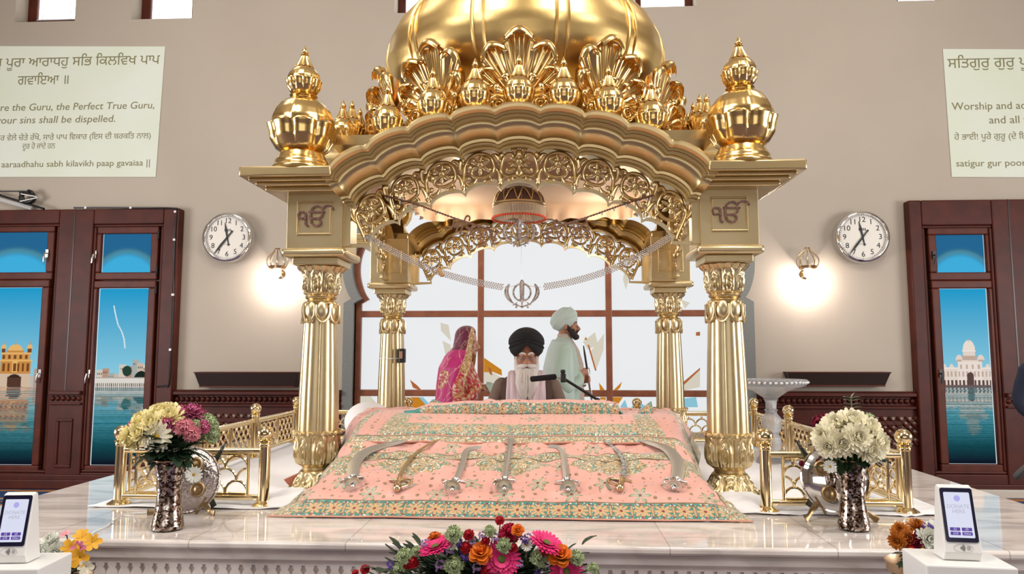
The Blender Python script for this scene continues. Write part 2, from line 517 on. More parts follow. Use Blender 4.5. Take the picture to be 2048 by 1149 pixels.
# ---- pictures printed on the backlit blinds of the side windows
def picture(kind, w=110, h=360):
    """numpy colours (h, w, 3), row 0 at the bottom"""
    rng = np.random.RandomState(len(kind))
    u, v = np.meshgrid((np.arange(w) + .5) / w, (np.arange(h) + .5) / h)
    def C(*c): return np.array(srgb(*c))
    if kind.endswith('top'):
        r = np.hypot((u - .5) * 1.35, (v + .38) * 1.0)
        t = np.clip((r - .78) / .22, 0, 1)[..., None]
        im = C(64, 178, 226) * (1 - t) + C(34, 104, 148) * t
        band = np.exp(-((r - .93) / .07) ** 2)[..., None] * .5
        im = im * (1 - band) + C(96, 150, 150) * band
    else:
        wl = .437
        s = np.clip((v - wl) / (1 - wl), 0, 1)[..., None]
        im = C(150, 214, 232) * (1 - s) ** 1.2 + C(28, 158, 208) * (1 - (1 - s) ** 1.2)
        def rect(x0, y0, x1, y1, c):
            k = (u >= x0) & (u < x1) & (v >= y0) & (v < y1); im[k] = C(*c) if len(c) == 3 else c
        def ell(x, y, a, b, c, half=False):
            k = ((u - x) / a) ** 2 + ((v - y) / b) ** 2 < 1
            if half: k &= v >= y
            im[k] = C(*c)
        if kind == 'town':
            for i in range(9):
                x = .0 + i * .115 + rng.rand() * .03; hh = .07 + .05 * rng.rand() + (.035 if x > .4 else 0)
                rect(x, wl, x + .13, wl + hh, [(216, 204, 190), (190, 150, 128), (170, 178, 176), (208, 188, 168)][i % 4])
                for q in range(3): rect(x + .02 + q * .035, wl + hh - .03, x + .035 + q * .035, wl + hh - .018, (96, 88, 86))
            ell(.9, wl + .045, .14, .045, (24, 40, 32)); ell(.62, wl + .09, .09, .03, (36, 66, 52))
            rect(0, wl, 1, wl + .052, (226, 220, 212)); rect(0, wl + .05, 1, wl + .056, (176, 164, 154))
            for i in range(26): rect(.01 + i * .039, wl + .002, .03 + i * .039, wl + .022, (120, 104, 92))
            cy = np.array([(.30, .90), (.34, .85), (.40, .79), (.48, .75), (.53, .71), (.56, .655)])
            vv = v; xx = np.interp(-vv, -cy[:, 1], cy[:, 0]); k = (np.abs(u - xx) < .012) & (vv < .90) & (vv > .655)
            im[k] = C(225, 240, 245)
        elif kind == 'golden':
            # a gilded water-side hall with corner kiosks, seen across the pool
            gd, dk, lt, wh = (206, 142, 70), (120, 70, 34), (236, 186, 110), (214, 190, 164)
            rect(.30, wl, .84, wl + .07, wh); rect(.30, wl + .07, .84, wl + .145, gd); rect(.28, wl + .14, .86, wl + .150, lt)
            rect(.32, wl + .15, .82, wl + .185, (216, 156, 84)); rect(.30, wl + .183, .84, wl + .19, lt)
            rect(.40, wl + .19, .70, wl + .205, gd); ell(.55, wl + .203, .13, .034, lt, True); rect(.545, wl + .23, .555, wl + .262, gd)
            for x in (.34, .80):
                rect(x - .035, wl + .19, x + .035, wl + .214, dk); rect(x - .05, wl + .212, x + .05, wl + .218, lt); ell(x, wl + .216, .045, .022, lt, True); rect(x - .006, wl + .235, x + .006, wl + .255, gd)
            for i in range(6): rect(.34 + i * .085, wl + .085, .38 + i * .085, wl + .13, dk); 
            rect(.51, wl + .08, .60, wl + .14, lt); rect(.53, wl + .085, .58, wl + .13, dk)
            for i in range(5): rect(.33 + i * .1, wl + .156, .37 + i * .1, wl + .178, dk)
            rect(.44, wl, .68, wl + .055, (84, 56, 44)); ell(.56, wl + .05, .1, .018, (60, 40, 34), True)
            rect(.84, wl, .98, wl + .06, (196, 188, 180)); rect(.90, wl, .97, wl + .10, (178, 160, 150))
            rect(0, wl, .3, wl + .05, (200, 180, 160)); rect(.0, wl, .3, wl + .02, (120, 90, 70))
        else:
            wh, sd, dk = (232, 216, 204), (196, 172, 158), (92, 70, 66)
            rect(0, wl, 1, wl + .10, wh); rect(0, wl + .1, 1, wl + .108, (244, 232, 222)); rect(.33, wl, .82, wl + .145, (240, 226, 216)); rect(.30, wl + .14, .85, wl + .15, wh)
            rect(.42, wl + .15, .72, wl + .175, sd); rect(.45, wl + .175, .69, wl + .20, wh); rect(.43, wl + .198, .71, wl + .206, (246, 236, 228))
            ell(.57, wl + .206, .125, .058, (240, 226, 214), True); rect(.563, wl + .25, .577, wl + .275, sd)
            for x in (.36, .80): ell(x, wl + .15, .07, .03, wh, True); rect(x - .05, wl + .14, x + .05, wl + .152, sd)
            for x in (.05, .2, .93): ell(x, wl + .108, .045, .02, wh, True)
            for i in range(13): rect(.02 + i * .078, wl + .004, .062 + i * .078, wl + .036, dk); rect(.02 + i * .078, wl + .055, .055 + i * .078, wl + .085, sd)
            rect(.50, wl, .64, wl + .06, dk); ell(.57, wl + .06, .07, .02, dk, True)
            for i in range(4): rect(.37 + i * .12, wl + .1, .41 + i * .12, wl + .125, sd)
            rect(0, wl, 1, wl + .008, (110, 90, 90))
        # water: deep teal, with the buildings mirrored in broken bands
        k = np.where(v[:, 0] < wl)[0]
        d = (wl - v[k]) / wl
        top, mid, bot = C(96, 140, 146), C(20, 108, 116), C(5, 18, 36)
        wat = np.where((d < .42)[..., None], top + (mid - top) * (d / .42)[..., None], mid + (bot - mid) * np.clip((d - .42) / .55, 0, 1)[..., None])
        for j, row in enumerate(k):
            dd = d[j, 0]; src = int(np.clip((wl + dd * wl * .95) * h, 0, h - 1))
            shft = int(rng.randn() * (1 + 5 * dd)); ref = np.roll(im[src], shft, axis=0)
            wgt = np.clip((1.05 if kind == 'golden' else .95) - 1.25 * dd, 0, 1) * (.55 + .45 * math.sin(row * 1.7 + rng.rand() * 3))
            rip = (.85 + .3 * np.interp(np.arange(w), np.arange(0, w + 12, 6), rng.rand(len(np.arange(0, w + 12, 6)))))[:, None]
            gl = max(0, .55 - dd) * (.5 + .5 * math.sin(row * 2.3 + rng.rand() * 2))
            if kind == 'golden': wat[j] += (C(236, 140, 62) * gl * 1.5)[None, :] * (np.exp(-((u[0] - .5) / .30) ** 2) * (.4 + .6 * rng.rand(w)))[:, None]
            im[row] = (wat[j] * (1 - wgt) + ref * wgt * (np.array([1.15, .9, .75]) if kind == 'golden' else .9)) * rip
    e = (u < .022) | (u > .978) | (v < .004) | (v > .996)
    im[e] = C(235, 244, 248)  # daylight leaking round the blind, painted into the print as a pale border
    return im
printm = backlit('backlit_printed_film', .74)
def print_mesh(name, kind, r, y, parent, w=110, h=360):
    im = picture(kind, w, h); a, b, c, d = r
    g = MB()
    g.grid(lambda s, t: (lerp(a, b, s), y, lerp(c, d, t)), w - 1, h - 1)
    g.c = [tuple(q) for q in im.reshape(-1, 3)]
    return g.build(name, printm, parent, smooth=0)

def sash(m, r, t, ya, yb):
    a, b, c, d = r
    m.box(a, b, ya, yb, c, c + t); m.box(a, b, ya, yb, d - t, d); m.box(a, a + t, ya, yb, c + t, d - t); m.box(b - t, b, ya, yb, c + t, d - t)
def side_window(n, pic, top_in, low_in, handle, hx):
    """top_in / low_in: picture rectangles of the printed panes"""
    w = struct(bpy.data.objects.new('window_%d' % n, None)); COL.objects.link(w); WORLD[w.name] = Vector((0, 0, 0))
    rt, rl = RP(*top_in, WY - .03), RP(*low_in, WY - .03)
    t = .085
    f = MB(); a, b, c, d = rt
    sash(f, (a - t, b + t, c - t, d + t), t, WY - .085, WY - .02); f.build('top_sash', M['wood2'], w, smooth=0, bev=.012)
    f = MB(); a, b, c, d = rl
    sash(f, (a - t, b + t, c - t, d + t), t, WY - .09, WY - .02); f.build('tall_sash', M['wood2'], w, smooth=0, bev=.012)
    print_mesh('printed_blind', 'sky_top', rt, WY - .045, w, 60, 50)
    print_mesh('printed_blind', pic, rl, WY - .045, w)
    MB().box(a - .20, b + .20, WY - .02, WY - .005, c - .2, rt[3] + .2).build('back_board', M['darkwood'], w, smooth=0)
    for z in (rl[2] + (rl[3] - rl[2]) * .51, (rt[2] + rt[3]) / 2 - .02):
        hm = MB(); hx_ = (a - t * .5) if hx < 0 else (b + t * .5)
        hm.box(hx_ - .016, hx_ + .016, WY - .10, WY - .088, z - .045, z + .045); hm.tube([(hx_, WY - .10, z), (hx_, WY - .13, z), (hx_ - .01, WY - .135, z - .05), (hx_ - .015, WY - .13, z - .10)], .009, 8)
        hm.build('handle', M['steel'] if handle else M['black'], w)
    hg = MB()
    for z in (rt[2] + .02, rt[3] - .02, rl[2] + .06, rl[3] - .02):
        hg.lathe([(.012, -.045), (.012, .045)], 8, ((b + t + .008) if hx < 0 else (a - t - .008), WY - .095, z))
    hg.build('hinges', M['black'], w)
    return rt, rl
side_window(8, 'golden', (-26, 466, 99, 546), (-32, 576, 80, 930), True, 1)
side_window(9, 'town', (207, 469, 306, 546), (191.5, 577.5, 294, 931), True, -1)
side_window(10, 'palace', (1869, 471, 1967, 546), (1883.5, 578, 1981.5, 928), False, -1)

# ---- mahogany surrounds of the side windows (trim), with openings for the sashes
def zz(y): return P(1092, y, WY).z
ZTOP = P(200, 418, WY - .12).z
def surround(n, xa, xb, opens, z_lo, z_hi):
    m = MB(); ya, yb = WY - .12, WY
    xs = [xa] + [q for o_ in opens for q in o_[:2]] + [xb]
    for i in range(0, len(xs), 2): m.box(xs[i], xs[i + 1], ya, yb, 0, ZTOP)
    for o_ in opens:
        m.box(o_[0], o_[1], ya, yb, o_[3], ZTOP); m.box(o_[0], o_[1], ya, yb, 0, o_[2])
        sash(m, (o_[0] - .0, o_[1] + .0, o_[2], o_[3]), .03, WY - .105, WY)      # inner rebate
    b = m.build('trim_%d' % n, M['wood'], smooth=0, bev=.012); struct(b)
    return b
oA = RP(-60, 448, 103, 947, WY - .12); oB = RP(173, 448, 315, 947, WY - .12)
oR = RP(1858, 450, 2001, 950, WY - .12)
XL = P(351, 600, WY - .12).x; XR = P(1827, 600, WY - .12).x
t1 = surround(1, -8.1, XL, [oA, oB], 0, 0)
t2 = surround(2, XR, 8.1, [oR], 0, 0)
zd = P(300, 787, WY - .12).z                        # dado height
def bead_row(m, xa, xb, y, z, r=.03, step=.058):
    n = int((xb - xa) / step)
    for i in range(n):
        m.ball((xa + (i + .5) * (xb - xa) / n, y, z), (step * .46, .022, r), 8, 6)
def piers(t, spans):
    for xa, xb in spans:
        m = MB(); m.box(xa, xb, WY - .165, WY - .12, zd - .02, zd + .025); m.box(xa, xb, WY - .15, WY - .12, zd - .13, zd - .105)
        m.build('pier_moulding', M['wood'], t, smooth=0, bev=.008)
        m = MB(); bead_row(m, xa, xb, WY - .125, zd - .06); m.build('bead_moulding', M['wood'], t)
        m = MB(); c = (xa + xb) / 2; h = (xb - xa) * .26
        sash(m, (c - h, c + h, .22, zd - .28), .035, WY - .135, WY - .119)
        m.build('panel_moulding', M['wood'], t, smooth=0, bev=.008)
    m = MB()
    for xa, xb in spans: pass
    return m
piers(t1, [(oA[1] + .02, oB[0] - .02)])
piers(t2, [(oR[1] + .02, 8.0)])
MB().box(-8.1, XL, WY - .16, WY - .12, 0, .15).build('plinth', M['wood'], t1, smooth=0, bev=.01)
MB().box(XR, 8.1, WY - .16, WY - .12, 0, .13).build('plinth', M['wood'], t2, smooth=0, bev=.01)
for t_, px in ((t1, 150), (t2, 2018)):              # board joint between the two window bays
    xj = P(px, 440, WY - .12).x
    MB().box(xj - .006, xj + .006, WY - .124, WY - .119, zd, ZTOP).build('joint_line', M['darkwood'], t_, smooth=0)
struct(MB().box(-8.1, XL + 2, WY - .20, WY - .16, 0, .10).build('baseboard_left', M['wood'], smooth=0, bev=.01))
struct(MB().box(XR - 2, 8.1, WY - .21, WY - .16, 0, .085).build('baseboard_right', mat('pale_skirting', srgb(196, 188, 176), 0, .5), smooth=0, bev=.01))

# ---- dado between the windows: cap, bead moulding, framed panel with lattice grille
def dado(n, xa, xb, grille):
    m = MB()
    m.box(xa, xb, WY - .06, WY, 0, zd - .12); m.box(xa, xb, WY - .10, WY, zd - .02, zd + .02); m.box(xa, xb, WY - .075, WY, zd + .02, zd + .035)
    m.box(xa, xb, WY - .04, WY, zd - .12, zd - .02); m.box(xa, xb, WY - .085, WY, zd - .15, zd - .125); m.box(xa, xb, WY - .10, WY, 0, .14)
    d = m.build('trim_%d' % n, M['wood'], smooth=0, bev=.008); struct(d)
    m = MB(); bead_row(m, xa, xb, WY - .05, zd - .068); m.build('bead_moulding', M['wood'], d)
    m = MB(); sash(m, (xa + .12, xb - .16, .2, zd - .27), .05, WY - .085, WY - .059); m.build('panel_moulding', M['wood'], d, smooth=0, bev=.008)
    a, b, c, e = grille
    m = MB(); MB().box(a, b, WY - .064, WY - .0605, c, e).build('grille_backing', mat('pale_radiator_behind', srgb(150, 132, 116), 0, .6), d, smooth=0)
    s = .085; k = -20
    span = b - a; hh = e - c
    i = 0; xx = a - hh
    while xx < b:
        for q in (0, 1):
            p0 = (xx, c) if q == 0 else (xx, e); p1 = (xx + hh, e) if q == 0 else (xx + hh, c)
            t0 = max(0, (a - p0[0]) / hh); t1_ = min(1, (b - p0[0]) / hh)
            if t1_ > t0:
                A = (lerp(p0[0], p1[0], t0), lerp(p0[1], p1[1], t0)); B = (lerp(p0[0], p1[0], t1_), lerp(p0[1], p1[1], t1_))
                m.tube([(A[0], WY - .067 - q * .006, A[1]), (B[0], WY - .067 - q * .006, B[1])], .016, 4)
        xx += s
    m.build('lattice_grille', M['wood'], d, smooth=0)
gR = RP(1700, 835, 1835, 890, WY - .06)
dado(3, XL, XW - HW - .115, (2 * XW - gR[1], 2 * XW - gR[0], gR[2], gR[3]))
dado(4, XW + HW + .115, XR, gR)

# ================================================================ marble platform
def marble(name, tiles=True):
    m = mat(name, srgb(226, 214, 204), 0, .06 if tiles else .16, coat=0)
    nt = m.node_tree; b = nt.nodes['Principled BSDF']
    tc = nt.nodes.new('ShaderNodeTexCoord')
    mp = nt.nodes.new('ShaderNodeMapping'); mp.inputs['Scale'].default_value = (.7, 2.2, 1.4); nt.links.new(tc.outputs['Object'], mp.inputs[0])
    n = nt.nodes.new('ShaderNodeTexNoise'); n.inputs['Scale'].default_value = 2.6; n.inputs['Detail'].default_value = 8; n.inputs['Distortion'].default_value = 1.6
    nt.links.new(mp.outputs[0], n.inputs['Vector'])
    r = nt.nodes.new('ShaderNodeValToRGB'); e = r.color_ramp.elements
    e[0].position = .36; e[0].color = (*srgb(196, 186, 178), 1); e[1].position = .62; e[1].color = (*srgb(232, 222, 214), 1)
    q = e.new(.47); q.color = (*srgb(218, 206, 197), 1)
    nt.links.new(n.outputs['Fac'], r.inputs[0])
    last = r.outputs[0]
    if tiles:
        bk = nt.nodes.new('ShaderNodeTexBrick'); bk.inputs['Scale'].default_value = 1; bk.offset = 0
        bk.inputs['Mortar Size'].default_value = .0025; bk.inputs['Brick Width'].default_value = .62; bk.inputs['Row Height'].default_value = .31
        bk.inputs['Color1'].default_value = (1, 1, 1, 1); bk.inputs['Color2'].default_value = (.93, .93, .94, 1); bk.inputs['Mortar'].default_value = (.62, .58, .54, 1)
        nt.links.new(tc.outputs['Object'], bk.inputs['Vector'])
        mx = nt.nodes.new('ShaderNodeMix'); mx.data_type = 'RGBA'; mx.blend_type = 'MULTIPLY'; mx.inputs[0].default_value = 1
        nt.links.new(last, mx.inputs[6]); nt.links.new(bk.outputs[0], mx.inputs[7]); last = mx.outputs[2]
    nt.links.new(last, b.inputs['Base Color'])
    return m
M['marble'] = marble('polished_marble_tiles'); M['marble2'] = marble('carved_marble', False)
PZ = .731; PX0, PX1, PY0, PY1 = -2.65, 2.315, 2.84, 6.25
plat = thing('marble_platform', ((PX0 + PX1) / 2, (PY0 + PY1) / 2, 0), 'raised white marble platform with tiled top and scalloped front under the golden canopy', 'platform')
m = MB(); m.box(PX0, PX1, PY0, PY1, PZ - .035, PZ); m.build('tiled_top', M['marble'], plat, smooth=30, bev=.012)
m = MB(); m.box(PX0 + .015, PX1 - .015, PY0 + .02, PY1 - .02, PZ - .075, PZ - .035); m.box(PX0 + .05, PX1 - .05, PY0 + .05, PY1 - .05, 0, PZ - .075)
m.build('base', M['marble2'], plat, smooth=0, bev=.004)
m = MB(); n = 96
for side in range(3):
    def put(t, z, d):                               # along the side, height, how far proud
        if side == 0: return (lerp(PX0 + .05, PX1 - .05, t), PY0 + .05 - d, z)
        if side == 1: return (PX0 + .05 - d, lerp(PY0 + .05, PY1 - .05, t), z)
        return (PX1 - .05 + d, lerp(PY0 + .05, PY1 - .05, t), z)
    N = 98 if side == 0 else 66
    zt_, zb = PZ - .098, PZ - .182
    for i in range(N):
        pts = [(.17, 1), (.12, .93), (.26, .80), (.13, .68), (.025, .54), (.015, .38), (.08, .20), (.24, .06), (.5, 0)]
        pts = pts + [(1 - a_, b_) for a_, b_ in reversed(pts[:-1])]
        k = len(pts)
        vs = [put((i + a_) / N, zb + (zt_ - zb) * b_, .014) for a_, b_ in pts] + [put((i + a_) / N, zb + (zt_ - zb) * b_, -.004) for a_, b_ in pts]
        m.add(vs, [tuple(range(k))] + [(j, (j + 1) % k, k + (j + 1) % k, k + j) for j in range(k)])
    for z0, z1, d in ((PZ - .098, PZ - .078, .014), (PZ - .30, PZ - .195, .010)):
        vs = [put(0, z0, d), put(1, z0, d), put(1, z1, d), put(0, z1, d), put(0, z0, -.004), put(1, z0, -.004), put(1, z1, -.004), put(0, z1, -.004)]
        m.add(vs, [(0, 1, 2, 3), (4, 5, 6, 7), (0, 1, 5, 4), (2, 3, 7, 6), (0, 3, 7, 4), (1, 2, 6, 5)])
m.build('scalloped_frieze', M['marble2'], plat, smooth=0)
# ================================================================ the golden canopy
CX, CY = -.155, 4.835
HX, HY = 1.095, .915                                # pillar axes from the centre
BX = .15                                            # half width of the corner blocks
can = thing('golden_canopy', (CX, CY, PZ), 'large gilded four pillared canopy with scalloped arches and ribbed dome standing on the marble platform', 'canopy')

# ---- one pillar: lotus foot, cup of leaves, fluted shaft, petals, leafy capital
def leaf(c, v):                                     # concentric leaf ridges, c across -1..1, v 0..1
    d = sqrt((c * 1.05) ** 2 + ((v - .38) * 1.25) ** 2)
    return (.5 + .5 * cos(d * 19)) * smooth(1.25 - d) 
def petals(n, amp, ph=0.):
    def fn(a, t, r, z):
        c = ((a * n / (2 * PI) + ph) % 1 - .5) * 2
        w = sin(PI * min(1, max(0, t))) ** .5
        return r + amp * (leaf(c, t) - .35) * w - amp * .9 * abs(c) ** 5 * w, z
    return fn
def pillar(x, y):
    p = bpy.data.objects.new('pillar', None); COL.objects.link(p); p.parent = can
    off = Vector((x, y, PZ)); p.location = off - WORLD[can.name]
    # local coordinates from the pillar foot
    m = MB(); m.lathe([(.150, 0), (.152, .012), (.128, .03), (.112, .06), (.098, .09), (.092, .105)], 128, fn=petals(9, .014), sub=5)
    # curled lip of the foot leaves
    m.lathe([(.152, .0), (.166, .006), (.160, .018), (.146, .02)], 128, fn=lambda a, t, r, z: (r + .010 * cos(9 * a), z), cap=False)
    m.build('lotus_foot', M['goldp'], p, local=True)
    m = MB(); m.lathe([(.092, .10), (.086, .108), (.078, .115), (.078, .128), (.088, .136)], 48, sub=2); m.build('neck_ring', M['gold'], p, local=True)
    m = MB(); m.lathe([(.088, .134), (.108, .150), (.119, .18), (.121, .22), (.116, .26), (.119, .29), (.122, .302)], 144, fn=petals(8, .011), sub=5)
    m.lathe([(.118, .296), (.130, .302), (.131, .314), (.118, .318), (.112, .31)], 144, fn=lambda a, t, r, z: (r + .005 * cos(16 * a), z + .004 * cos(32 * a)), cap=False)
    m.build('leaf_cup', M['goldp'], p, local=True)
    def flute(a, t, r, z):
        c = (a * 10 / (2 * PI)) % 1
        return r * (1 - .055 * (1 - abs(sin(PI * c)) ** .55)), z
    m = MB(); m.lathe([(.108, .30), (.1085, .32), (.106, .5), (.099, .7), (.0925, .86), (.090, .925)], 120, fn=flute, sub=2); m.build('fluted_shaft', M['goldp'], p, local=True)
    m = MB(); m.lathe([(.086, .90), (.090, .925)], 48)
    for k in range(8):
        a = 2 * PI * (k + .5) / 8
        rm = Matrix.Rotation(a, 3, 'Z')
        m.ball((.082 * cos(a), .082 * sin(a), .962), (.022, .036, .052), 16, 12, rm)
        pts = [(.101 * cos(a + q), .101 * sin(a + q), .962 + zq) for q, zq in ((-.36, .03), (-.37, -.01), (-.28, -.045), (0, -.066), (.28, -.045), (.37, -.01), (.36, .03))]
        m.tube(catmull(pts, 3), .006, 6)
    m.build('petal_collar', M['goldp'], p, local=True)
    m = MB(); m.lathe([(.075, .99), (.086, .998), (.088, 1.008), (.076, 1.016), (.072, 1.024), (.082, 1.03), (.085, 1.04), (.078, 1.05)], 48, sub=2); m.build('neck_ring', M['gold'], p, local=True)
    m = MB(); m.lathe([(.078, 1.045), (.093, 1.06), (.100, 1.09), (.101, 1.13), (.104, 1.165), (.112, 1.19)], 144, fn=petals(8, .012, .5), sub=6)
    m.lathe([(.106, 1.175), (.120, 1.186), (.128, 1.20), (.118, 1.208), (.10, 1.208)], 144, fn=lambda a, t, r, z: (r + .006 * cos(16 * a), z), cap=False)
    m.build('leaf_capital', M['goldp'], p, local=True)
    m = MB(); m.box(-.125, .125, -.125, .125, 1.205, 1.245); m.build('abacus', M['goldp'], p, local=True, smooth=0, bev=.006)
    m = MB(); m.box(-.172, .172, -.172, .172, 1.245, 1.290); m.build('block_moulding', M['goldp'], p, local=True, smooth=30, bev=.017)
    m = MB(); m.box(-BX, BX, -BX, BX, 1.288, 1.64)
    b = m.build('corner_block', M['goldp'], p, local=True, smooth=0, bev=.003)
    m = MB()
    y0, y1 = -.157, -.149                            # raised border of the square field
    if 1:
        a, c0, c1, t = .095, 1.360, 1.545, .011
        m.box(-a, a, y0, y1, c0, c0 + t); m.box(-a, a, y0, y1, c1 - t, c1); m.box(-a, -a + t, y0, y1, c0 + t, c1 - t); m.box(a - t, a, y0, y1, c0 + t, c1 - t)
    f = m.build('field_border', M['gold'], b, local=True, smooth=0, bev=.003)
    return p, b
seq = mat('red_sequin_mosaic', srgb(150, 112, 96), .55, .32, bump=(300, 1.0), vary=(150, srgb(92, 44, 38)))
seqd = mat('dark_sequin_edge', srgb(92, 62, 48), .3, .4)
protop = None
for k, (sx, sy) in enumerate(((-1, -1), (1, -1), (-1, 1), (1, 1))):
    if k == 0: protop, blk = pillar(CX + sx * HX, CY + sy * HY); p = protop
    else:
        p = dup(protop, can); p.location = Vector((sx * HX, sy * HY, 0))
    p.name = 'pillar'
for p in [o for o in can.children if o.name.startswith('pillar')]:
    if p.location.y < 0:
        b = [c for c in p.children if c.name.startswith('corner_block')][0]
        for s_, off, yy, m_ in ((.135, .0035, -.152, seqd), (.135, -.0025, -.157, seq)):
            o = text_mesh('ek_onkar_emblem', 'ੴ', s_, m_, b, ext=.003, off=off, local=True, mtx=Matrix.Translation((0, yy, 1.450)) @ FACE @ Matrix.Translation((0, -.004, 0)))

# ---- arches: moulded scalloped arch, pierced scroll panel
def lobed(R, zc, half, nl, bump):
    def fn(ang, dR=0.):
        f = (ang / half + 1) / 2 * nl
        fr = f - math.floor(f)
        r = R + dR + bump * (sqrt(max(0, 1 - (2 * fr - 1) ** 2)) - .35)
        return r * sin(ang), zc + r * cos(ang)
    return fn
PROF = [(0, .34), (.002, .03), (-.004, .010), (-.016, .001), (-.030, .004), (-.040, .020), (-.043, .03), (-.055, .03), (-.058, .042), (-.072, .042), (-.076, .055), (-.086, .054), (-.100, .060),
        (-.118, .074), (-.132, .098), (-.140, .130), (-.142, .150), (-.156, .152), (-.158, .172), (-.170, .172), (-.172, .205), (-.186, .205), (-.188, .30)]
def ribbon(m, pts, mp, w, d, taper=False, n=6):
    q = [mp(x, z) for x, z in pts]
    nn = len(q)
    r = [w * (.45 + .95 * sin(PI * (i / (nn - 1)) ** 1.4)) if (taper and nn < 18) else w * (1 - .3 * (i / (nn - 1)) ** 3) for i in range(nn)]
    nrm = (mp(0, 0, 1) - mp(0, 0, 0)).normalized()
    m.tube(q, r, n, flat=(nrm, 1, d / w))
def arch_set(name, mp, hb, outer, lower, par, deep):
    """mp(x, z, d) -> world; d grows inwards from the face of the moulding. outer/lower = (R, zc, half, nl, bump)"""
    root = bpy.data.objects.new(name, None); COL.objects.link(root); root.parent = par; WORLD[root.name] = WORLD[par.name]
    fo, fl = lobed(*outer), lobed(*lower)
    half = outer[2]
    m = MB(); na = outer[3] * 16
    ext = 1.045
    def pt(u, v):
        k = v * (len(PROF) - 1); i = min(int(k + 1e-6), len(PROF) - 1)
        dR, d = PROF[i]
        x, z = fo((u * 2 - 1) * half * ext, dR)
        return mp(x, z, d)
    m.grid(pt, na, len(PROF) - 1)
    m.build('scalloped_moulding', M['gold'], root, smooth=35)
    # pierced panel
    D = .235
    m = MB(); w = .012
    a0, aL = half * 1.06, lower[2]
    def band(t, h):                                   # t -1..1 along, h 0..1 from lower to upper edge
        x0, z0 = fl(t * aL, .012); x1, z1 = fo(t * a0, -.186)
        return lerp(x0, x1, h), lerp(z0, z1, h)
    NC = outer[3]
    for c in range(NC):
        t0 = -1 + 2 * (c + .5) / NC; hw = 1.0 / NC
        mid = c == NC // 2
        sg = 1 if c < NC // 2 else -1
        for s in ((1, -1) if mid else (sg,)):
            def U(a, h): return band(t0 + s * a * 2 * hw, h)
            def curve(pts, ww=w, tp=True): ribbon(m, [tuple(p[:2]) for p in [Vector((*U(a, h), 0)) for a, h in [tuple(q[:2]) for q in catmull([(*q, 0) for q in pts], 5)]]], lambda x, z, d=0: mp(x, z, D + d), ww, .013, tp)
            if mid:
                curve([(0, .02), (.12, .14), (.30, .16), (.44, .34), (.46, .62), (.36, .84), (.20, .86), (.14, .72), (.20, .58), (.28, .60)])
                curve([(.02, .30), (.14, .36), (.26, .34), (.34, .46)]); curve([(.44, .34), (.5, .2), (.5, .04)]); curve([(.36, .84), (.44, .95), (.52, .9)])
                curve([(0, .05), (.05, .22), (0, .36), (0, .44)]); curve([(.14, .14), (.2, .05), (.32, .04)]); curve([(.1, .62), (.04, .78), (.0, .97)])
                curve([(.12, .86), (.1, .95), (.2, .98)]); curve([(.2, .58), (.14, .5), (.1, .5)])
            else:
                curve([(-.52, .06), (-.46, .34), (-.40, .66), (-.22, .88), (.04, .93), (.28, .82), (.36, .56), (.28, .28), (.06, .17), (-.14, .24), (-.22, .42), (-.14, .54)])
                curve([(-.44, .5), (-.5, .7), (-.46, .92), (-.36, .97)]); curve([(.28, .82), (.40, .9), (.50, .82), (.50, .68)])
                curve([(.36, .5), (.46, .42), (.50, .24), (.44, .08)]); curve([(.2, .23), (.26, .1), (.16, .03), (.04, .06)]); curve([(-.1, .2), (-.2, .06), (-.34, .06), (-.38, .18)])
                curve([(-.36, .74), (-.26, .68), (-.24, .58), (-.30, .5)]); curve([(.04, .93), (.10, .80), (.2, .74), (.24, .64)]); curve([(-.47, .28), (-.36, .30), (-.30, .22)])
                curve([(.33, .4), (.24, .42), (.2, .36)]); curve([(-.2, .88), (-.14, .78), (-.18, .70)])
        fx, fz = band(t0 + (0 if mid else sg * .02 * 2 * hw), .56)
        m.ball(mp(fx, fz, D - .012), .020, 12, 8)
        for k in range(6):
            a = 2 * PI * k / 6 + PI / 6
            e = [(fx + cos(a) * .014, fz + sin(a) * .014), (fx + cos(a) * .034, fz + sin(a) * .034), (fx + cos(a) * .056, fz + sin(a) * .056)]
            q = [mp(x, z, D - .004) for x, z in e]
            m.tube(q, [.007, .013, .003], 6)
    m.build('pierced_scroll_panel', M['gold'], root, smooth=60)
    # lower scalloped border and its return to the blocks
    m = MB(); n = lower[3] * 14
    for d0, d1, e0, e1 in ((D - .010, D + .012, -.001, .017),):
        secs = []
        for i in range(n + 1):
            a = lerp(-aL, aL, i / n)
            (xa, za), (xb, zb) = fl(a, e0), fl(a, e1)
            secs.append([mp(xa, za, d0), mp(xb, zb, d0), mp(xb, zb, d1), mp(xa, za, d1)])
        xe, ze = fl(aL, 0)
        pre = [[mp(-hb, ze - .008 + q * .022, d) for q, d in ((0, d0), (1, d0), (1, d1), (0, d1))]]
        post = [[mp(hb, ze - .008 + q * .022, d) for q, d in ((0, d0), (1, d0), (1, d1), (0, d1))]]
        m.loft(pre + secs + post)
    m.build('scalloped_border', M['goldp'], root, smooth=30)
    for s in (-1, 1):                                  # stiles beside the blocks
        m = MB()
        xe, ze = fl(aL, 0)
        za = fo(half, -.186)[1] + .02
        for a, b in ((hb - .04, hb + .01),):
            vs = [mp(s * x, z, d) for d in (D - .02, D + .03) for x, z in ((a, ze), (b, ze), (b, za), (a, za))]
            m.add(vs, [(0, 1, 2, 3), (4, 5, 6, 7), (0, 1, 5, 4), (1, 2, 6, 5), (2, 3, 7, 6), (3, 0, 4, 7)])
        m.build('panel_stile', M['goldp'], root, smooth=0)
    return fo
YF = 3.578
FO = (1.72, 1.003, math.radians(34.9), 9, .036); FL = (1.235, 1.114, math.radians(40.95), 9, .045)
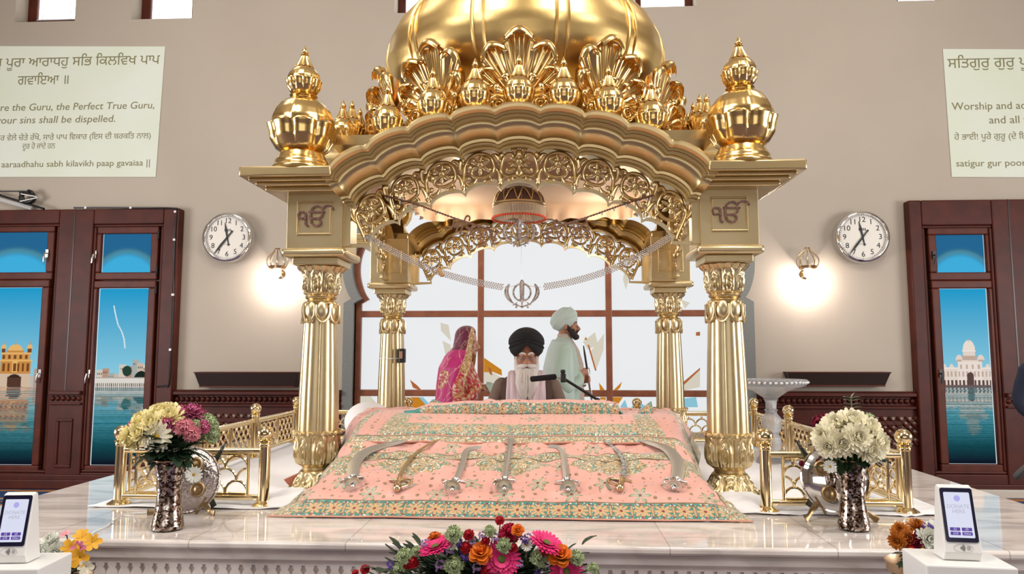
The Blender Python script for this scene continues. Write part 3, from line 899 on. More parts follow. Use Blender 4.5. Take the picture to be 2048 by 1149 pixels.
SO = (1.344, 1.474, math.radians(45.1), 7, .036); SL = (.79, 1.563, math.radians(51.7), 7, .045)
YB = 2 * CY - YF
XS = 1.435; XA = 1.408
fo = arch_set('front_arch', lambda x, z, d=0: Vector((CX + x, YF + d, z)), HX - BX, FO, FL, can, 1)
arch_set('back_arch', lambda x, z, d=0: Vector((CX + x, YB - d, z)), HX - BX, FO, FL, can, 1)
so = arch_set('side_arch', lambda x, z, d=0: Vector((CX - XA + d + .05, CY + x, z)), HY - BX, SO, SL, can, 1)
arch_set('side_arch', lambda x, z, d=0: Vector((CX + XA - d - .05, CY + x, z)), HY - BX, SO, SL, can, 1)

# ---- stepped corner cornices
for sx in (-1, 1):
    for sy in (-1, 1):
        m = MB()
        for z0, z1, e in ((2.368, 2.422, 0), (2.352, 2.370, .035), (2.334, 2.354, .062), (2.312, 2.336, .10)):
            xa, xb = sorted((CX + sx * (XS - e), CX + sx * .955)); ya, yb = sorted((CY + sy * (CY - YF - e), CY + sy * .80))
            m.box(xa, xb, ya, yb, z0, z1)
        m.build('corner_cornice', M['gold'], can, smooth=30, bev=.010)
# roof deck, drum
m = MB(); m.box(CX - 1.05, CX + 1.05, CY - .96, CY + .96, 2.616, 2.67); m.lathe([(.90, 2.64), (.92, 2.70), (.90, 2.78), (.86, 2.84)], 72, (CX, CY, 0)); m.build('roof_deck', M['gold'], can)

# ---- dome: twelve gores with paired ribs
def gore(a, t, r, z):
    c = abs(((a * 12 / (2 * PI) + .5 + .25 * 0) % 1) - .5) * 2      # 0 mid gore .. 1 seam
    return r * (1 + .018 * (1 - c ** 2)), z
dprof = [(.84, 2.80)] + [(.935 * cos(f), 3.36 + (.60 * sin(f) if f > 0 else .55 * sin(f))) for f in [math.radians(q) for q in (-62, -50, -38, -26, -14, -2, 10, 22, 34, 44, 54, 62, 69)]] + [(.25, 3.965), (.16, 4.02), (.10, 4.10), (.06, 4.2)]
m = MB(); m.lathe(dprof, 192, (CX, CY, .02), fn=lambda a, t, r, z: gore(a + PI / 2 , t, r, z), sub=3); m.build('dome', M['dome'], can)
m = MB()
for k in range(12):
    a = -PI / 2 + 2 * PI * (k + .5) / 12
    for da, rr in ((-.036, .010), (.036, .010)):
        path = []
        for r, z in dprof[1:16]:
            w = da * min(1, .935 / r * .5 + .5)
            path.append((CX + (r + .004) * cos(a + w), CY + (r + .004) * sin(a + w), z + .02))
        m.tube(catmull(path, 3), rr, 6)
m.build('dome_ribs', M['dome'], can)
m = MB(); m.lathe([(.07, 4.18), (.16, 4.24), (.18, 4.30), (.10, 4.38), (.05, 4.42), (.10, 4.50), (.06, 4.58), (.02, 4.66), (.0, 4.85)], 32, (CX, CY, 0), sub=2); m.build('crowning_finial', M['golds'], can)

# ---- shell plumes round the foot of the dome
def plume_mesh():
    m = MB()
    lobes = [(0, .40, .175), (29, .352, .158), (-29, .352, .158), (55, .272, .128), (-55, .272, .128), (80, .208, .102), (-80, .208, .102), (104, .165, .08), (-104, .165, .08)]
    for li, (deg, L, W) in enumerate(lobes):
        al = math.radians(deg); rc = .030 * (L / .4) + .008
        def pt(u, v, al=al, L=L, W=W, rc=rc, deg=deg):
            uu = u * 2 - 1
            s0 = L - rc * 1.0
            if v < .62:
                q = v / .62; s = .05 + (s0 - .05) * q; f = .012 + .05 * q * q
            else:
                th = (v - .62) / .38 * math.radians(185); s = s0 + rc * sin(th); f = .062 + rc * (1 - cos(th))
            wv = min(v / .62, 1)
            w = W * (.20 + .80 * wv ** 1.1)
            if v > .62: w *= (1 - .22 * ((v - .62) / .38) ** 1.5)
            s -= W * .30 * uu * uu * wv ** 2
            f += .0075 * cos(3 * PI * uu) * (1 if v < .62 else max(0, .8 - 3 * (v - .62))) * wv + .016 * (uu ** 2) * wv * (1 if v < .62 else lerp(1, -1.6, (v - .62) / .38)) - .004 * abs(deg) / 40
            x = uu * w * .5
            return (s * sin(al) + x * cos(al), -f, s * cos(al) - x * sin(al) + .02)
        m.grid(pt, 24, 32)
    # inner palmette: short curled leaves at the heart
    for deg in (0, 36, -36, 72, -72):
        al = math.radians(deg)
        def pt2(u, v, al=al):
            uu = u * 2 - 1; rc = .018
            if v < .6: q = v / .6; s = .03 + .10 * q; f = .06 + .03 * q
            else: th = (v - .6) / .4 * math.radians(220); s = .13 + rc * sin(th); f = .09 + rc * (1 - cos(th))
            x = uu * .026 * (.3 + .7 * min(v / .6, 1))
            return (s * sin(al) + x * cos(al), -f + .01 * uu * uu, s * cos(al) - x * sin(al) + .02)
        m.grid(pt2, 8, 16)
    for sg in (-1, 1):                                 # volutes at the foot
        pts = []
        for i in range(34):
            th = i / 33 * 2.4 * 2 * PI; r = .056 * (1 - .85 * i / 33)
            pts.append((sg * (.115 + r * cos(th)), -.045 - i * .0006, -.01 + r * sin(th)))
        m.tube(pts, [.012 * (1 - .5 * i / 33) for i in range(34)], 8)
    # back plate closing the shell
    pl = [(x * .93, z) for x, z in [(.0, .36), (.07, .35), (.15, .30), (.20, .22), (.21, .12), (.17, 0), (.1, -.05), (-.1, -.05), (-.17, 0), (-.21, .12), (-.20, .22), (-.15, .30), (-.07, .35)]]
    m.prism(pl, -.012, .0)
    return m
pm = plume_mesh().mesh('shell_plume', M['golds'], smooth=60)
for k in range(12):
    a = -PI / 2 + 2 * PI * k / 12
    o = bpy.data.objects.new('shell_plume', pm); COL.objects.link(o); o.parent = can
    o.location = Vector((.955 * cos(a), .955 * sin(a), 2.82 - PZ))
    o.rotation_euler = (math.radians(-3), 0, a + PI / 2)

# ---- bulb finials
def cup_fn(n, flare):
    def fn(a, t, r, z):
        c = abs(((a * n / (2 * PI)) % 1) - .5) * 2
        return r * (1 - .12 * c ** 3 * min(1, t * 3)) , z + flare * (1 - c ** 2) * smooth((t - .5) * 2)
    return fn
def rib_fn(n, k=.03):
    def fn(a, t, r, z):
        c = abs(((a * n / (2 * PI)) % 1) - .5) * 2
        return r * (1 + k * max(0, c - .82) * 5.5), z
    return fn
def bulb(m, s, z0, n, r=1.):
    """lotus cup, ribbed bulb, fluted cone and tip; s = overall size of the bulb radius"""
    m.lathe([(.50 * s, z0), (.80 * s, z0 + .22 * s), (.99 * s, z0 + .55 * s), (1.04 * s, z0 + .85 * s), (1.10 * s, z0 + 1.02 * s), (1.02 * s, z0 + 1.06 * s), (.90 * s, z0 + .95 * s)], n * 10, fn=cup_fn(n, .10 * s), sub=4, cap=False)
    m.lathe([(.92 * s, z0 + .75 * s), (.985 * s, z0 + 1.0 * s), (.97 * s, z0 + 1.25 * s), (.86 * s, z0 + 1.55 * s), (.68 * s, z0 + 1.82 * s), (.50 * s, z0 + 1.98 * s)], n * 10, fn=rib_fn(n), sub=4)
def spire(m, s, z0, n):
    m.lathe([(.56 * s, z0), (.50 * s, z0 + .08 * s), (.40 * s, z0 + .30 * s), (.27 * s, z0 + .62 * s), (.19 * s, z0 + .86 * s)], n * 8, fn=lambda a, t, r, z: (r * (1 + .12 * cos(n * a)), z), sub=3)
    m.lathe([(.20 * s, z0 + .84 * s), (.25 * s, z0 + .90 * s), (.18 * s, z0 + .96 * s), (.14 * s, z0 + 1.0 * s), (.22 * s, z0 + 1.06 * s), (.23 * s, z0 + 1.13 * s), (.12 * s, z0 + 1.34 * s), (.0, z0 + 1.62 * s)], 24)
fm = MB(); s = .080
fm.lathe([(.62 * s, -.06), (.55 * s, .01), (.50 * s, .03)], 24)
bulb(fm, s, .015, 8); spire(fm, s, .015 + 1.96 * s, 8)
fmesh = fm.mesh('bulb_finial', M['golds'], smooth=60)
def small(x, y, z, sc=1.):
    o = bpy.data.objects.new('bulb_finial', fmesh); COL.objects.link(o); o.parent = can
    o.location = Vector((x, y, z)) - WORLD[can.name]; o.scale = (sc, sc, sc); o.rotation_euler = (0, 0, .39)
for px in (775, 865, 950, 1038, 1128, 1218, 1303):
    x = P(px, 220, 3.69).x
    a = math.asin((x - CX) / 1.72); small(x, 3.69, fo(a)[1] - .012)
for px in (775, 865, 950, 1038, 1128, 1218, 1303):
    x = P(px, 220, 3.69).x; a = math.asin((x - CX) / 1.72); small(x, 2 * CY - 3.69, fo(a)[1] - .012)
for sx in (-1, 1):
    for yy in (-.495, -.30, -.10, .10, .30, .495):
        a = math.asin(yy / 1.344); small(CX + sx * 1.12, CY + yy, so(a)[1] + .005)
cm = MB()
cm.lathe([(.150, -.01), (.150, .012), (.138, .022), (.134, .05), (.128, .058), (.118, .08), (.112, .095)], 64, sub=2)
bulb(cm, .162, .085, 8); cm.lathe([(.085, .40), (.062, .412), (.058, .425), (.070, .433), (.050, .445)], 40, sub=2)
bulb(cm, .084, .435, 10); spire(cm, .084, .435 + 1.96 * .084, 10)
cmesh = cm.mesh('corner_finial', M['golds'], smooth=60)
for sx in (-1, 1):
    for sy in (-1, 1):
        o = bpy.data.objects.new('corner_finial', cmesh); COL.objects.link(o); o.parent = can
        o.location = Vector((sx * 1.158, sy * 1.105, 2.428 - PZ)); o.scale = (1.05, 1.05, .95); o.rotation_euler = (0, 0, PI / 8 * 0)

# ---- cloth ceiling with pleated valance
peach = mat('peach_chiffon', srgb(236, 206, 172), 0, .8)
m = MB(); m.box(CX - .93, CX + .93, CY - .80, CY + .80, 2.600, 2.615); m.build('ceiling_cloth', peach, can, smooth=0)
m = MB()
rx, ry = .80, .62
per = []
for i in range(561):
    t = i / 560 * 4; sd = int(t) % 4; f = t - int(t)
    ca = [(-rx, -ry), (rx, -ry), (rx, ry), (-rx, ry), (-rx, -ry)]
    x = lerp(ca[sd][0], ca[sd + 1][0], f); y = lerp(ca[sd][1], ca[sd + 1][1], f)
    per.append((x, y, [(0, -1), (1, 0), (0, 1), (-1, 0)][sd]))
rings = []
for j in range(7):
    v = j / 6
    rings.append([(CX + x + nn[0] * .022 * v * sin(i * .62 + 1.5 * sin(i * .11)), CY + y + nn[1] * .022 * v * sin(i * .62 + 1.5 * sin(i * .11)), 2.602 - .118 * v - (.010 * sin(i * .31) * v)) for i, (x, y, nn) in enumerate(per)])
n = len(per); vs = [p for r in rings for p in r]
m.add(vs, [(j * n + i, j * n + i + 1, (j + 1) * n + i + 1, (j + 1) * n + i) for j in range(6) for i in range(n - 1)])
m.build('pleated_valance', peach, can)
for sx in (-1, 1):                                     # point lights added to brighten the cloth ceiling and what lies below
    for sy in (-1, 1):
        l = bpy.data.lights.new('canopy_fill', 'POINT'); l.energy = 2.6; l.color = (1, .92, .82); l.shadow_soft_size = .10
        o = bpy.data.objects.new('canopy_fill', l); COL.objects.link(o); o.parent = can; o.location = (sx * .55, sy * .42, 2.40 - PZ)
# ================================================================ embroidered cloths over the throne
ZP = [(3.250, .7125), (3.260, .72), (3.36, .775), (3.45, .83), (3.70, .945), (3.95, 1.045), (4.15, 1.10), (4.40, 1.12), (4.56, 1.115), (4.64, 1.06), (4.68, .90), (4.70, .72)]
ZP = [(y, z + (PZ - .71) * max(0, min(1, (1.12 - z) / .4075))) for y, z in ZP]
zc_pts = catmull([(y, z, 0) for y, z in ZP], 24)
zc_arr = np.array([(p.x, p.y) for p in zc_pts])
arc = np.concatenate([[0], np.cumsum(np.hypot(np.diff(zc_arr[:, 0]), np.diff(zc_arr[:, 1])))])
def zprof(Y): return float(np.interp(Y, zc_arr[:, 0], zc_arr[:, 1]))
def YofS(S): return np.interp(S, arc, zc_arr[:, 0])
def ZofS(S): return np.interp(S, arc, zc_arr[:, 1])
def SofY(Y): return float(np.interp(Y, zc_arr[:, 0], arc))
SMAX = arc[-1]
HCX = -.19
def hw_of(Y): return np.interp(Y, [3.26, 3.33, 3.5, 3.75, 3.95, 4.2, 4.5, 5.1], [1.065, 1.04, .985, .96, .975, 1.04, 1.06, 1.06])
pinkc = np.array(srgb(233, 172, 156)); tealc = np.array(srgb(44, 140, 130)); tanc = np.array(srgb(204, 168, 122)); dkc = np.array(srgb(112, 92, 64)); redc = np.array(srgb(134, 38, 46)); whc = np.array(srgb(240, 232, 216)); pipe = np.array(srgb(206, 140, 116))
def hsh(i, j, k=0): return np.modf(np.abs(np.sin(i * 127.1 + j * 311.7 + k * 74.7) * 43758.5453))[0]
def embroid(X, S, cell=.0055):
    """dense thread work: tan, teal, brown and sequin specks"""
    i, j = np.floor(X / cell), np.floor(S / cell); h = hsh(i, j); h2 = hsh(i, j, 3)
    c = np.where((h < .46)[..., None], tanc, np.where((h < .70)[..., None], np.array(srgb(112, 158, 142)), np.where((h < .88)[..., None], dkc * 1.5, whc)))
    return c * (.85 + .3 * h2)[..., None]
def star(X, S, n, r, r0=.32):
    """petalled star mask at the origin"""
    rr = np.hypot(X, S); a = np.arctan2(S, X); k = np.abs(np.cos(a * n / 2)) ** .8
    return rr < r * (r0 + (1 - r0) * k), rr
def flower_band(X, S, w, pitch=.092, bg=tealc):
    """teal border with a row of tan eight petal flowers, S 0..w"""
    c = np.broadcast_to(bg, X.shape + (3,)).copy()
    i, j = np.floor(X / .006), np.floor(S / .006); sp = hsh(i, j, 5); c[sp > .86] = whc * .9; c[(sp < .10)] = tanc
    xm = (np.mod(X, pitch) - pitch / 2); sm = S - w / 2
    m, rr = star(xm, sm * .9, 8, w * .46); c[m] = dkc
    m, rr = star(xm, sm * .9, 8, w * .405, .2); c[m] = tanc * 1.05
    c[rr < w * .07] = redc
    xb = np.mod(X + pitch / 2, pitch) - pitch / 2
    c[((xb / .008) ** 2 + (sm / (w * .42)) ** 2) < 1] = dkc; c[((xb / .005) ** 2 + (sm / (w * .36)) ** 2) < 1] = tanc * .95
    for q in (-.38, .38):
        c[np.hypot(np.mod(X + pitch * .27, pitch / 2) - pitch / 4, sm - q * w) < .0055] = redc
    return c
def motif_field(X, S, seed=0):
    c = np.broadcast_to(pinkc, X.shape + (3,)).copy()
    i, j = np.floor(X / .05), np.floor(S / .042); jx = (hsh(i, j, 1 + seed) - .5) * .024; js = (hsh(i, j, 2 + seed) - .5) * .02
    r = np.hypot(X - (i + .5) * .05 - jx, S - (j + .5) * .042 - js)
    big = hsh(i, j, 4) > .72
    c[(r < np.where(big, .0085, .0034))] = dkc * 1.3; c[(r < .005) & big] = tanc; c[(r < .0028) & big] = redc
    return c
def stars(c, X, S, s0, x0, pitch, size=.045):
    xm = np.mod(X - x0 + pitch / 2, pitch) - pitch / 2
    a = np.arctan2((S - s0) * 1.1, xm); rr = np.hypot(xm, (S - s0) * 1.1); k = np.abs(np.cos(a * 3)) ** 2.2
    c[rr < size * (.12 + 1.05 * k)] = np.array(srgb(136, 128, 92)); c[rr < size * (.02 + .95 * k)] = np.array(srgb(158, 178, 150)); c[(rr < size * .8 * k) & (np.abs(np.sin(a * 3)) < .14)] = np.array(srgb(214, 190, 150)); c[rr < size * .15] = redc
def base_cols(X, S, HWs):
    c = motif_field(X, S)
    stars(c, X, S, .165, -.02, .31); stars(c, X, S, .245, .135, .31); stars(c, X, S, .56, .05, .36); stars(c, X, S, .40, .24, .48, .035)
    stars(c, X, S, .72, .1, .40, .04); stars(c, X, S, .33, 0, .48, .03)
    e = embroid(X, S)
    # cartouches
    xm = np.abs(np.mod(X - .0 + .24, .48) - .24)
    sh_ = (S > .335) & (S < .455) & (xm < np.where(np.abs(S - .41) < .03, .20 - np.abs(S - .41) * 1.6, .150 - .05 * smooth_np((.365 - S) / .03)))
    c[sh_] = e[sh_]
    rim = (np.abs(np.hypot(xm / .055, (S - .405) / .032) - 1) < .12) & sh_; c[rim] = tanc
    bd = (S > .455) & (S < .51); c[bd] = e[bd]
    c[(np.abs(S - .455) < .004) | (np.abs(S - .51) < .003)] = dkc
    b2 = (np.abs(np.abs(X) - .80 - .12 * np.clip(.5 - S, 0, .5)) < .028) & (S > .30) & (S < .72); c[b2] = e[b2]
    b3 = (np.abs(X) > HWs - .05); c[b3] = e[b3]
    c[np.abs(np.abs(X) - (HWs - .05)) < .004] = dkc
    k = (S > .012) & (S < .118); fb = flower_band(X, S - .012, .106); side = np.abs(X) > HWs - .10
    c[k & ~side] = fb[k & ~side]; c[k & side] = e[k & side]
    c[(S <= .012)] = pipe; c[np.abs(S - .120) < .004] = dkc * 1.2
    return c
def smooth_np(t): t = np.clip(t, 0, 1); return t * t * (3 - 2 * t)
clothm = mat('embroidered_pink_silk', (.8, .5, .45), 0, .42, attr=True, sheen=.3, bump=(160, .10))
def cloth_obj(name, Xw, Yw, Zw, cols, thick=.004):
    nv, nu = Xw.shape
    m = MB()
    m.v = [tuple(q) for q in np.stack([Xw, Yw, Zw], -1).reshape(-1, 3).tolist()]
    idx = np.arange(nu * nv).reshape(nv, nu)
    m.f = np.stack([idx[:-1, :-1], idx[:-1, 1:], idx[1:, 1:], idx[1:, :-1]], -1).reshape(-1, 4).tolist()
    m.c = cols.reshape(-1, 3).tolist()
    o = m.build(name, clothm, smooth=0)
    for p in o.data.polygons: p.use_smooth = True
    s = o.modifiers.new('thickness', 'SOLIDIFY'); s.thickness = thick; s.offset = -1
    return o
nu, nv = 640, 420
U, Sg = np.meshgrid(np.linspace(-1, 1, nu), np.concatenate([np.linspace(0, .62, 280), np.linspace(.625, SMAX, nv - 280)]))
Yg, Zg = YofS(Sg), ZofS(Sg)
HWg = hw_of(Yg)
Xl = U * HWg
fall = np.clip((np.abs(U) - .84) / .16, 0, 1)
deep = np.clip((Zg - PZ - .01) / .35, 0, 1)
Zb = Zg - fall ** 2.2 * .22 * deep
Zb = np.maximum(Zb, PZ + .0025)
wr = .0078 * np.sin(Xl * 21 + Sg * 30 + 2 * np.sin(Xl * 5) + 1.5 * np.sin(Sg * 9)) * np.clip((Sg - .10) / .08, 0, 1) + .0042 * np.sin(Xl * 47 - Sg * 52 + 2 * np.sin(Xl * 13)) * np.clip((Sg - .12) / .1, 0, 1)
wr2 = .004 * np.sin(Xl * 9) * np.clip(1 - Sg / .05, 0, 1)
bcl = cloth_obj('embroidered_cloth', HCX + Xl, Yg - wr * .4 + wr2, Zb + wr + .003 + np.abs(wr2) * .5, base_cols(Xl, Sg, HWg))
tag(bcl, 'large pink embroidered silk with teal flower hem reaching down to the marble', 'cloth')

def overlay(name, xa, xb, y0, y1, off, colf, n=(420, 110), bulge=.0, skew=0.):
    """a folded cloth lying on the base cloth between depths y0 and y1"""
    U, V = np.meshgrid(np.linspace(0, 1, n[0]), np.linspace(0, 1, n[1]))
    S = lerp(SofY(y0), SofY(y1), V)
    s0 = S - SofY(y0)
    X = xa + (xb - xa) * U + (skew * (1 - 2 * U)) * V
    Y = YofS(S); Z = ZofS(S)
    fl_ = np.clip((np.abs(X - HCX) / hw_of(Y) - .84) / .16, 0, 1.05); Z = Z - fl_ ** 2.2 * .22 * np.clip((Z - PZ - .01) / .35, 0, 1)
    edge = np.clip(V / .05, 0, 1)
    w = .004 * np.sin(X * 17 + V * 3) * (1 - V * .5) + .004 * np.sin(X * 6.3)
    o = off * (np.sqrt(edge)) + w * .6 + bulge * np.sin(np.pi * np.clip(V, 0, 1)) + .002
    return cloth_obj(name, X, Y - o * .45 + w * .8, Z + o * .9, colf(X - HCX, s0, U, V), .006)
def col_mid(X, S, U, V):
    c = motif_field(X, S + .3); e = embroid(X, S)
    k = S < .055; c[k] = e[k]; c[S < .006] = pipe; c[np.abs(S - .055) < .003] = dkc
    k = (np.minimum(U, 1 - U) < .02); c[k] = e[k]
    return c
def col_top(X, S, U, V):
    c = motif_field(X, S + .7, 3); stars(c, X, S, .195, .1, .30, .04); e = embroid(X, S); fb = flower_band(X, S - .012, .105, .118, np.array(srgb(96, 156, 142)))
    mix = hsh(np.floor(X / .007), np.floor(S / .007), 9) < .45
    fb[mix] = e[mix]
    k = S < .118; c[k] = fb[k]; c[S < .008] = pipe; c[np.abs(S - .12) < .003] = tanc
    k = (np.minimum(X - X.min(), X.max() - X) < .14); c[k] = e[k]; 
    return c
o = overlay('embroidered_cloth', P(694, 880, 3.84).x, P(1398, 880, 3.84).x, 3.80, 4.30, .016, col_mid, skew=.05)
tag(o, 'pink cloth with narrow embroidered edge lying across the tops of the sword blades', 'cloth')
o = overlay('embroidered_cloth', P(755, 876, 3.87).x, P(1330, 876, 3.87).x, 3.855, 4.135, .026, col_top, bulge=.004, skew=.05)
tag(o, 'folded pink cloth with wide teal and tan border lying just below the book cover', 'cloth')

# the cover over the open book, its front band standing up
def book_cover():
    xa, xb = P(812, 820, 4.2).x, P(1236, 820, 4.2).x
    prof = [(4.150, 1.124), (4.138, 1.118), (4.130, 1.126), (4.132, 1.154), (4.142, 1.184), (4.156, 1.197), (4.19, 1.196), (4.30, 1.170), (4.40, 1.148), (4.46, 1.138), (4.48, 1.125)]
    q = np.array([(p.x, p.y) for p in catmull([(a, b, 0) for a, b in prof], 8)]); s = np.concatenate([[0], np.cumsum(np.hypot(np.diff(q[:, 0]), np.diff(q[:, 1])))])
    U, Vi = np.meshgrid(np.linspace(0, 1, 380), np.arange(len(q)))
    V = s[Vi]
    X = xa + (xb - xa) * U
    lift = np.interp(U, [0, .05, .12, .3, .45, .75, .93, 1], [-.062, -.058, -.020, -.008, 0, .004, .002, -.02]) + .003 * np.sin(X * 23)
    Y = q[Vi, 0]; Z = 1.118 + (q[Vi, 1] - 1.118) * (1 + lift / .088)
    W = .074
    c = motif_field(X, V); fb = flower_band(X, V - .012, W, .105, np.array(srgb(90, 152, 140))); e = embroid(X, V)
    mix = hsh(np.floor(X / .007), np.floor(V / .007), 2) < .35; fb[mix] = e[mix]
    k = (V > .012) & (V < .012 + W); c[k] = fb[k]; c[V <= .012] = pipe
    tl = (U < .075) & k; c[tl] = tealc * (.8 + .4 * hsh(np.floor(X / .01), np.floor(V / .01)))[..., None][tl]
    return cloth_obj('book_cover', X, Y, Z, c, .006)
o = book_cover(); tag(o, 'embroidered cover with teal flower band draped over the book before the seated reader', 'cover')
def flap(pts, th, label, colf=None):
    """a small turned back corner of cloth: curved triangle given by three world points"""
    A, B, Cc = [Vector(p) for p in pts]; n = 26
    m = MB(); vs = []; cs = []
    X, S = np.meshgrid(np.linspace(0, .12, n), np.linspace(0, .12, n)); e = flower_band(X, S, .10, .11) if colf is None else np.broadcast_to(colf, (n, n, 3))
    nor = (B - A).cross(Cc - A).normalized()
    for j in range(n):
        for i in range(n):
            u = i / (n - 1); v = j / (n - 1)
            p = A.lerp(B, u).lerp(Cc, v) + nor * (.012 * sin(PI * u) * (1 - v) + .008 * sin(PI * v))
            vs.append(p); cs.append(tuple(e[j, i]))
    m.add(vs, [(j * n + i, j * n + i + 1, (j + 1) * n + i + 1, (j + 1) * n + i) for j in range(n - 1) for i in range(n - 1)], cs)
    o = m.build('cloth_corner', clothm, smooth=0)
    for p in o.data.polygons: p.use_smooth = True
    s = o.modifiers.new('thickness', 'SOLIDIFY'); s.thickness = th; s.offset = 0
    return tag(o, label, 'cloth')
flap([P(848, 822, 4.32), P(914, 820, 4.32), P(866, 801, 4.36)], .012, 'small turned up embroidered cloth corner left of the book cover')
flap([P(1272, 832, 4.2), P(1306, 832, 4.2), P(1302, 805, 4.26)], .012, 'small stiff embroidered cloth corner right of the book cover')
flap([P(1210, 804, 4.19), P(1226, 803, 4.19), P(1245, 829, 4.15)], .02, 'rolled teal end of cloth hanging at the right end of the book cover')
m = MB()
for px, py, rx, rz in ((972, 812, .110, .036), (1000, 816, .16, .022), (1130, 812, .11, .020), (1070, 818, .14, .018)):
    p = P(px, py, 4.5); m.ball((p.x, 4.5, p.z), (rx, .12, rz), 24, 12, fn=lambda d, p: Vector((p.x, p.y, p.z * (1 + .25 * sin(d.x * 5 + d.y * 2)))))
o = m.build('pink_bolster', mat('plain_pink_silk', srgb(242, 196, 182), 0, .6, bump=(20, .2)), smooth=60)
tag(o, 'crumpled plain pink silk bunched behind the embroidered book cover', 'cloth')
m = MB(); p = P(722, 846, 4.62)
m.ball((p.x, 4.84, p.z - .02), (.16, .26, .135), 32, 16, Matrix.Rotation(.3, 3, 'Y'), fn=lambda d, p: Vector((p.x, p.y * (1 - .15 * abs(d.x)), p.z)))
o = m.build('bolster_cushion', M['sheet'], smooth=60); tag(o, 'white bolster cushion bulging behind the left edge of the pink cloth', 'cushion')

# white sheet laid over the platform under the rails
def sheet(xa, xb, label):
    m = MB()
    def f(u, v):
        x = lerp(xa, xb, u); y = lerp(3.40 + .012 * sin(u * 23) + .02 * vnoise(u * 9, 1), 6.15, v)
        z = PZ + .0035 + .0045 * (1 + sin(x * 17 + 5 * vnoise(x * 2, y * 2) + y * 4)) * .5 + .018 * max(0, vnoise(x * 3.1, y * 3.3, 2) - .58) * min(1, v * 14) + .006 * (1 - smooth(v * 40)) * vnoise(u * 40, 0, 4)
        return (x, y, z)
    m.grid(f, 150, 170)
    o = m.build('white_sheet', M['sheet'], smooth=0)
    for p in o.data.polygons: p.use_smooth = True
    s = o.modifiers.new('thickness', 'SOLIDIFY'); s.thickness = .003; s.offset = -1
    return tag(o, label, 'sheet')
sheet(-2.19, .86, 'white cotton sheet spread on the marble under the pink cloth and left railing')
sheet(.862, 1.83, 'white cotton sheet spread on the marble under the right railing')
# pale cloth bunched at each pillar foot and the terracotta corners showing behind
terr = mat('terracotta_cloth', srgb(190, 112, 84), 0, .8)
for sgn, px, side in ((-1, 566, 'left'), (1, 1492, 'right')):
    m = MB(); c = P(px + sgn * -4, 990, 3.62)
    def fn(d, p, sgn=sgn): return Vector((p.x, p.y, p.z * (1 + .22 * sin(d.x * 3 + d.y * 4) + .10 * sin(d.y * 9 - d.x * 5))))
    m.ball((c.x, 3.64, PZ + .006), (.155, .19, .040), 40, 14, fn=fn)
    tag(m.build('bunched_cloth', M['sheet'], smooth=70), 'pale cloth bunched up at the foot of the front %s pillar' % side, 'cloth')
    a, b, cc = (P(573, 957, 3.95), P(604, 944, 3.95), P(590, 986, 3.95)) if sgn < 0 else (P(1500, 968, 3.95), P(1472, 958, 3.95), P(1476, 980, 3.95))
    m = MB(); m.add([(p.x, y, max(p.z, PZ + .006)) for y in (3.90, 4.02) for p in (a, b, cc)], [(0, 1, 2), (3, 4, 5), (0, 1, 4, 3), (1, 2, 5, 4), (2, 0, 3, 5)])
    tag(m.build('folded_mat', terr, smooth=0, bev=.004), 'terracotta cloth corner folded behind the foot of the front %s pillar' % side, 'mat')

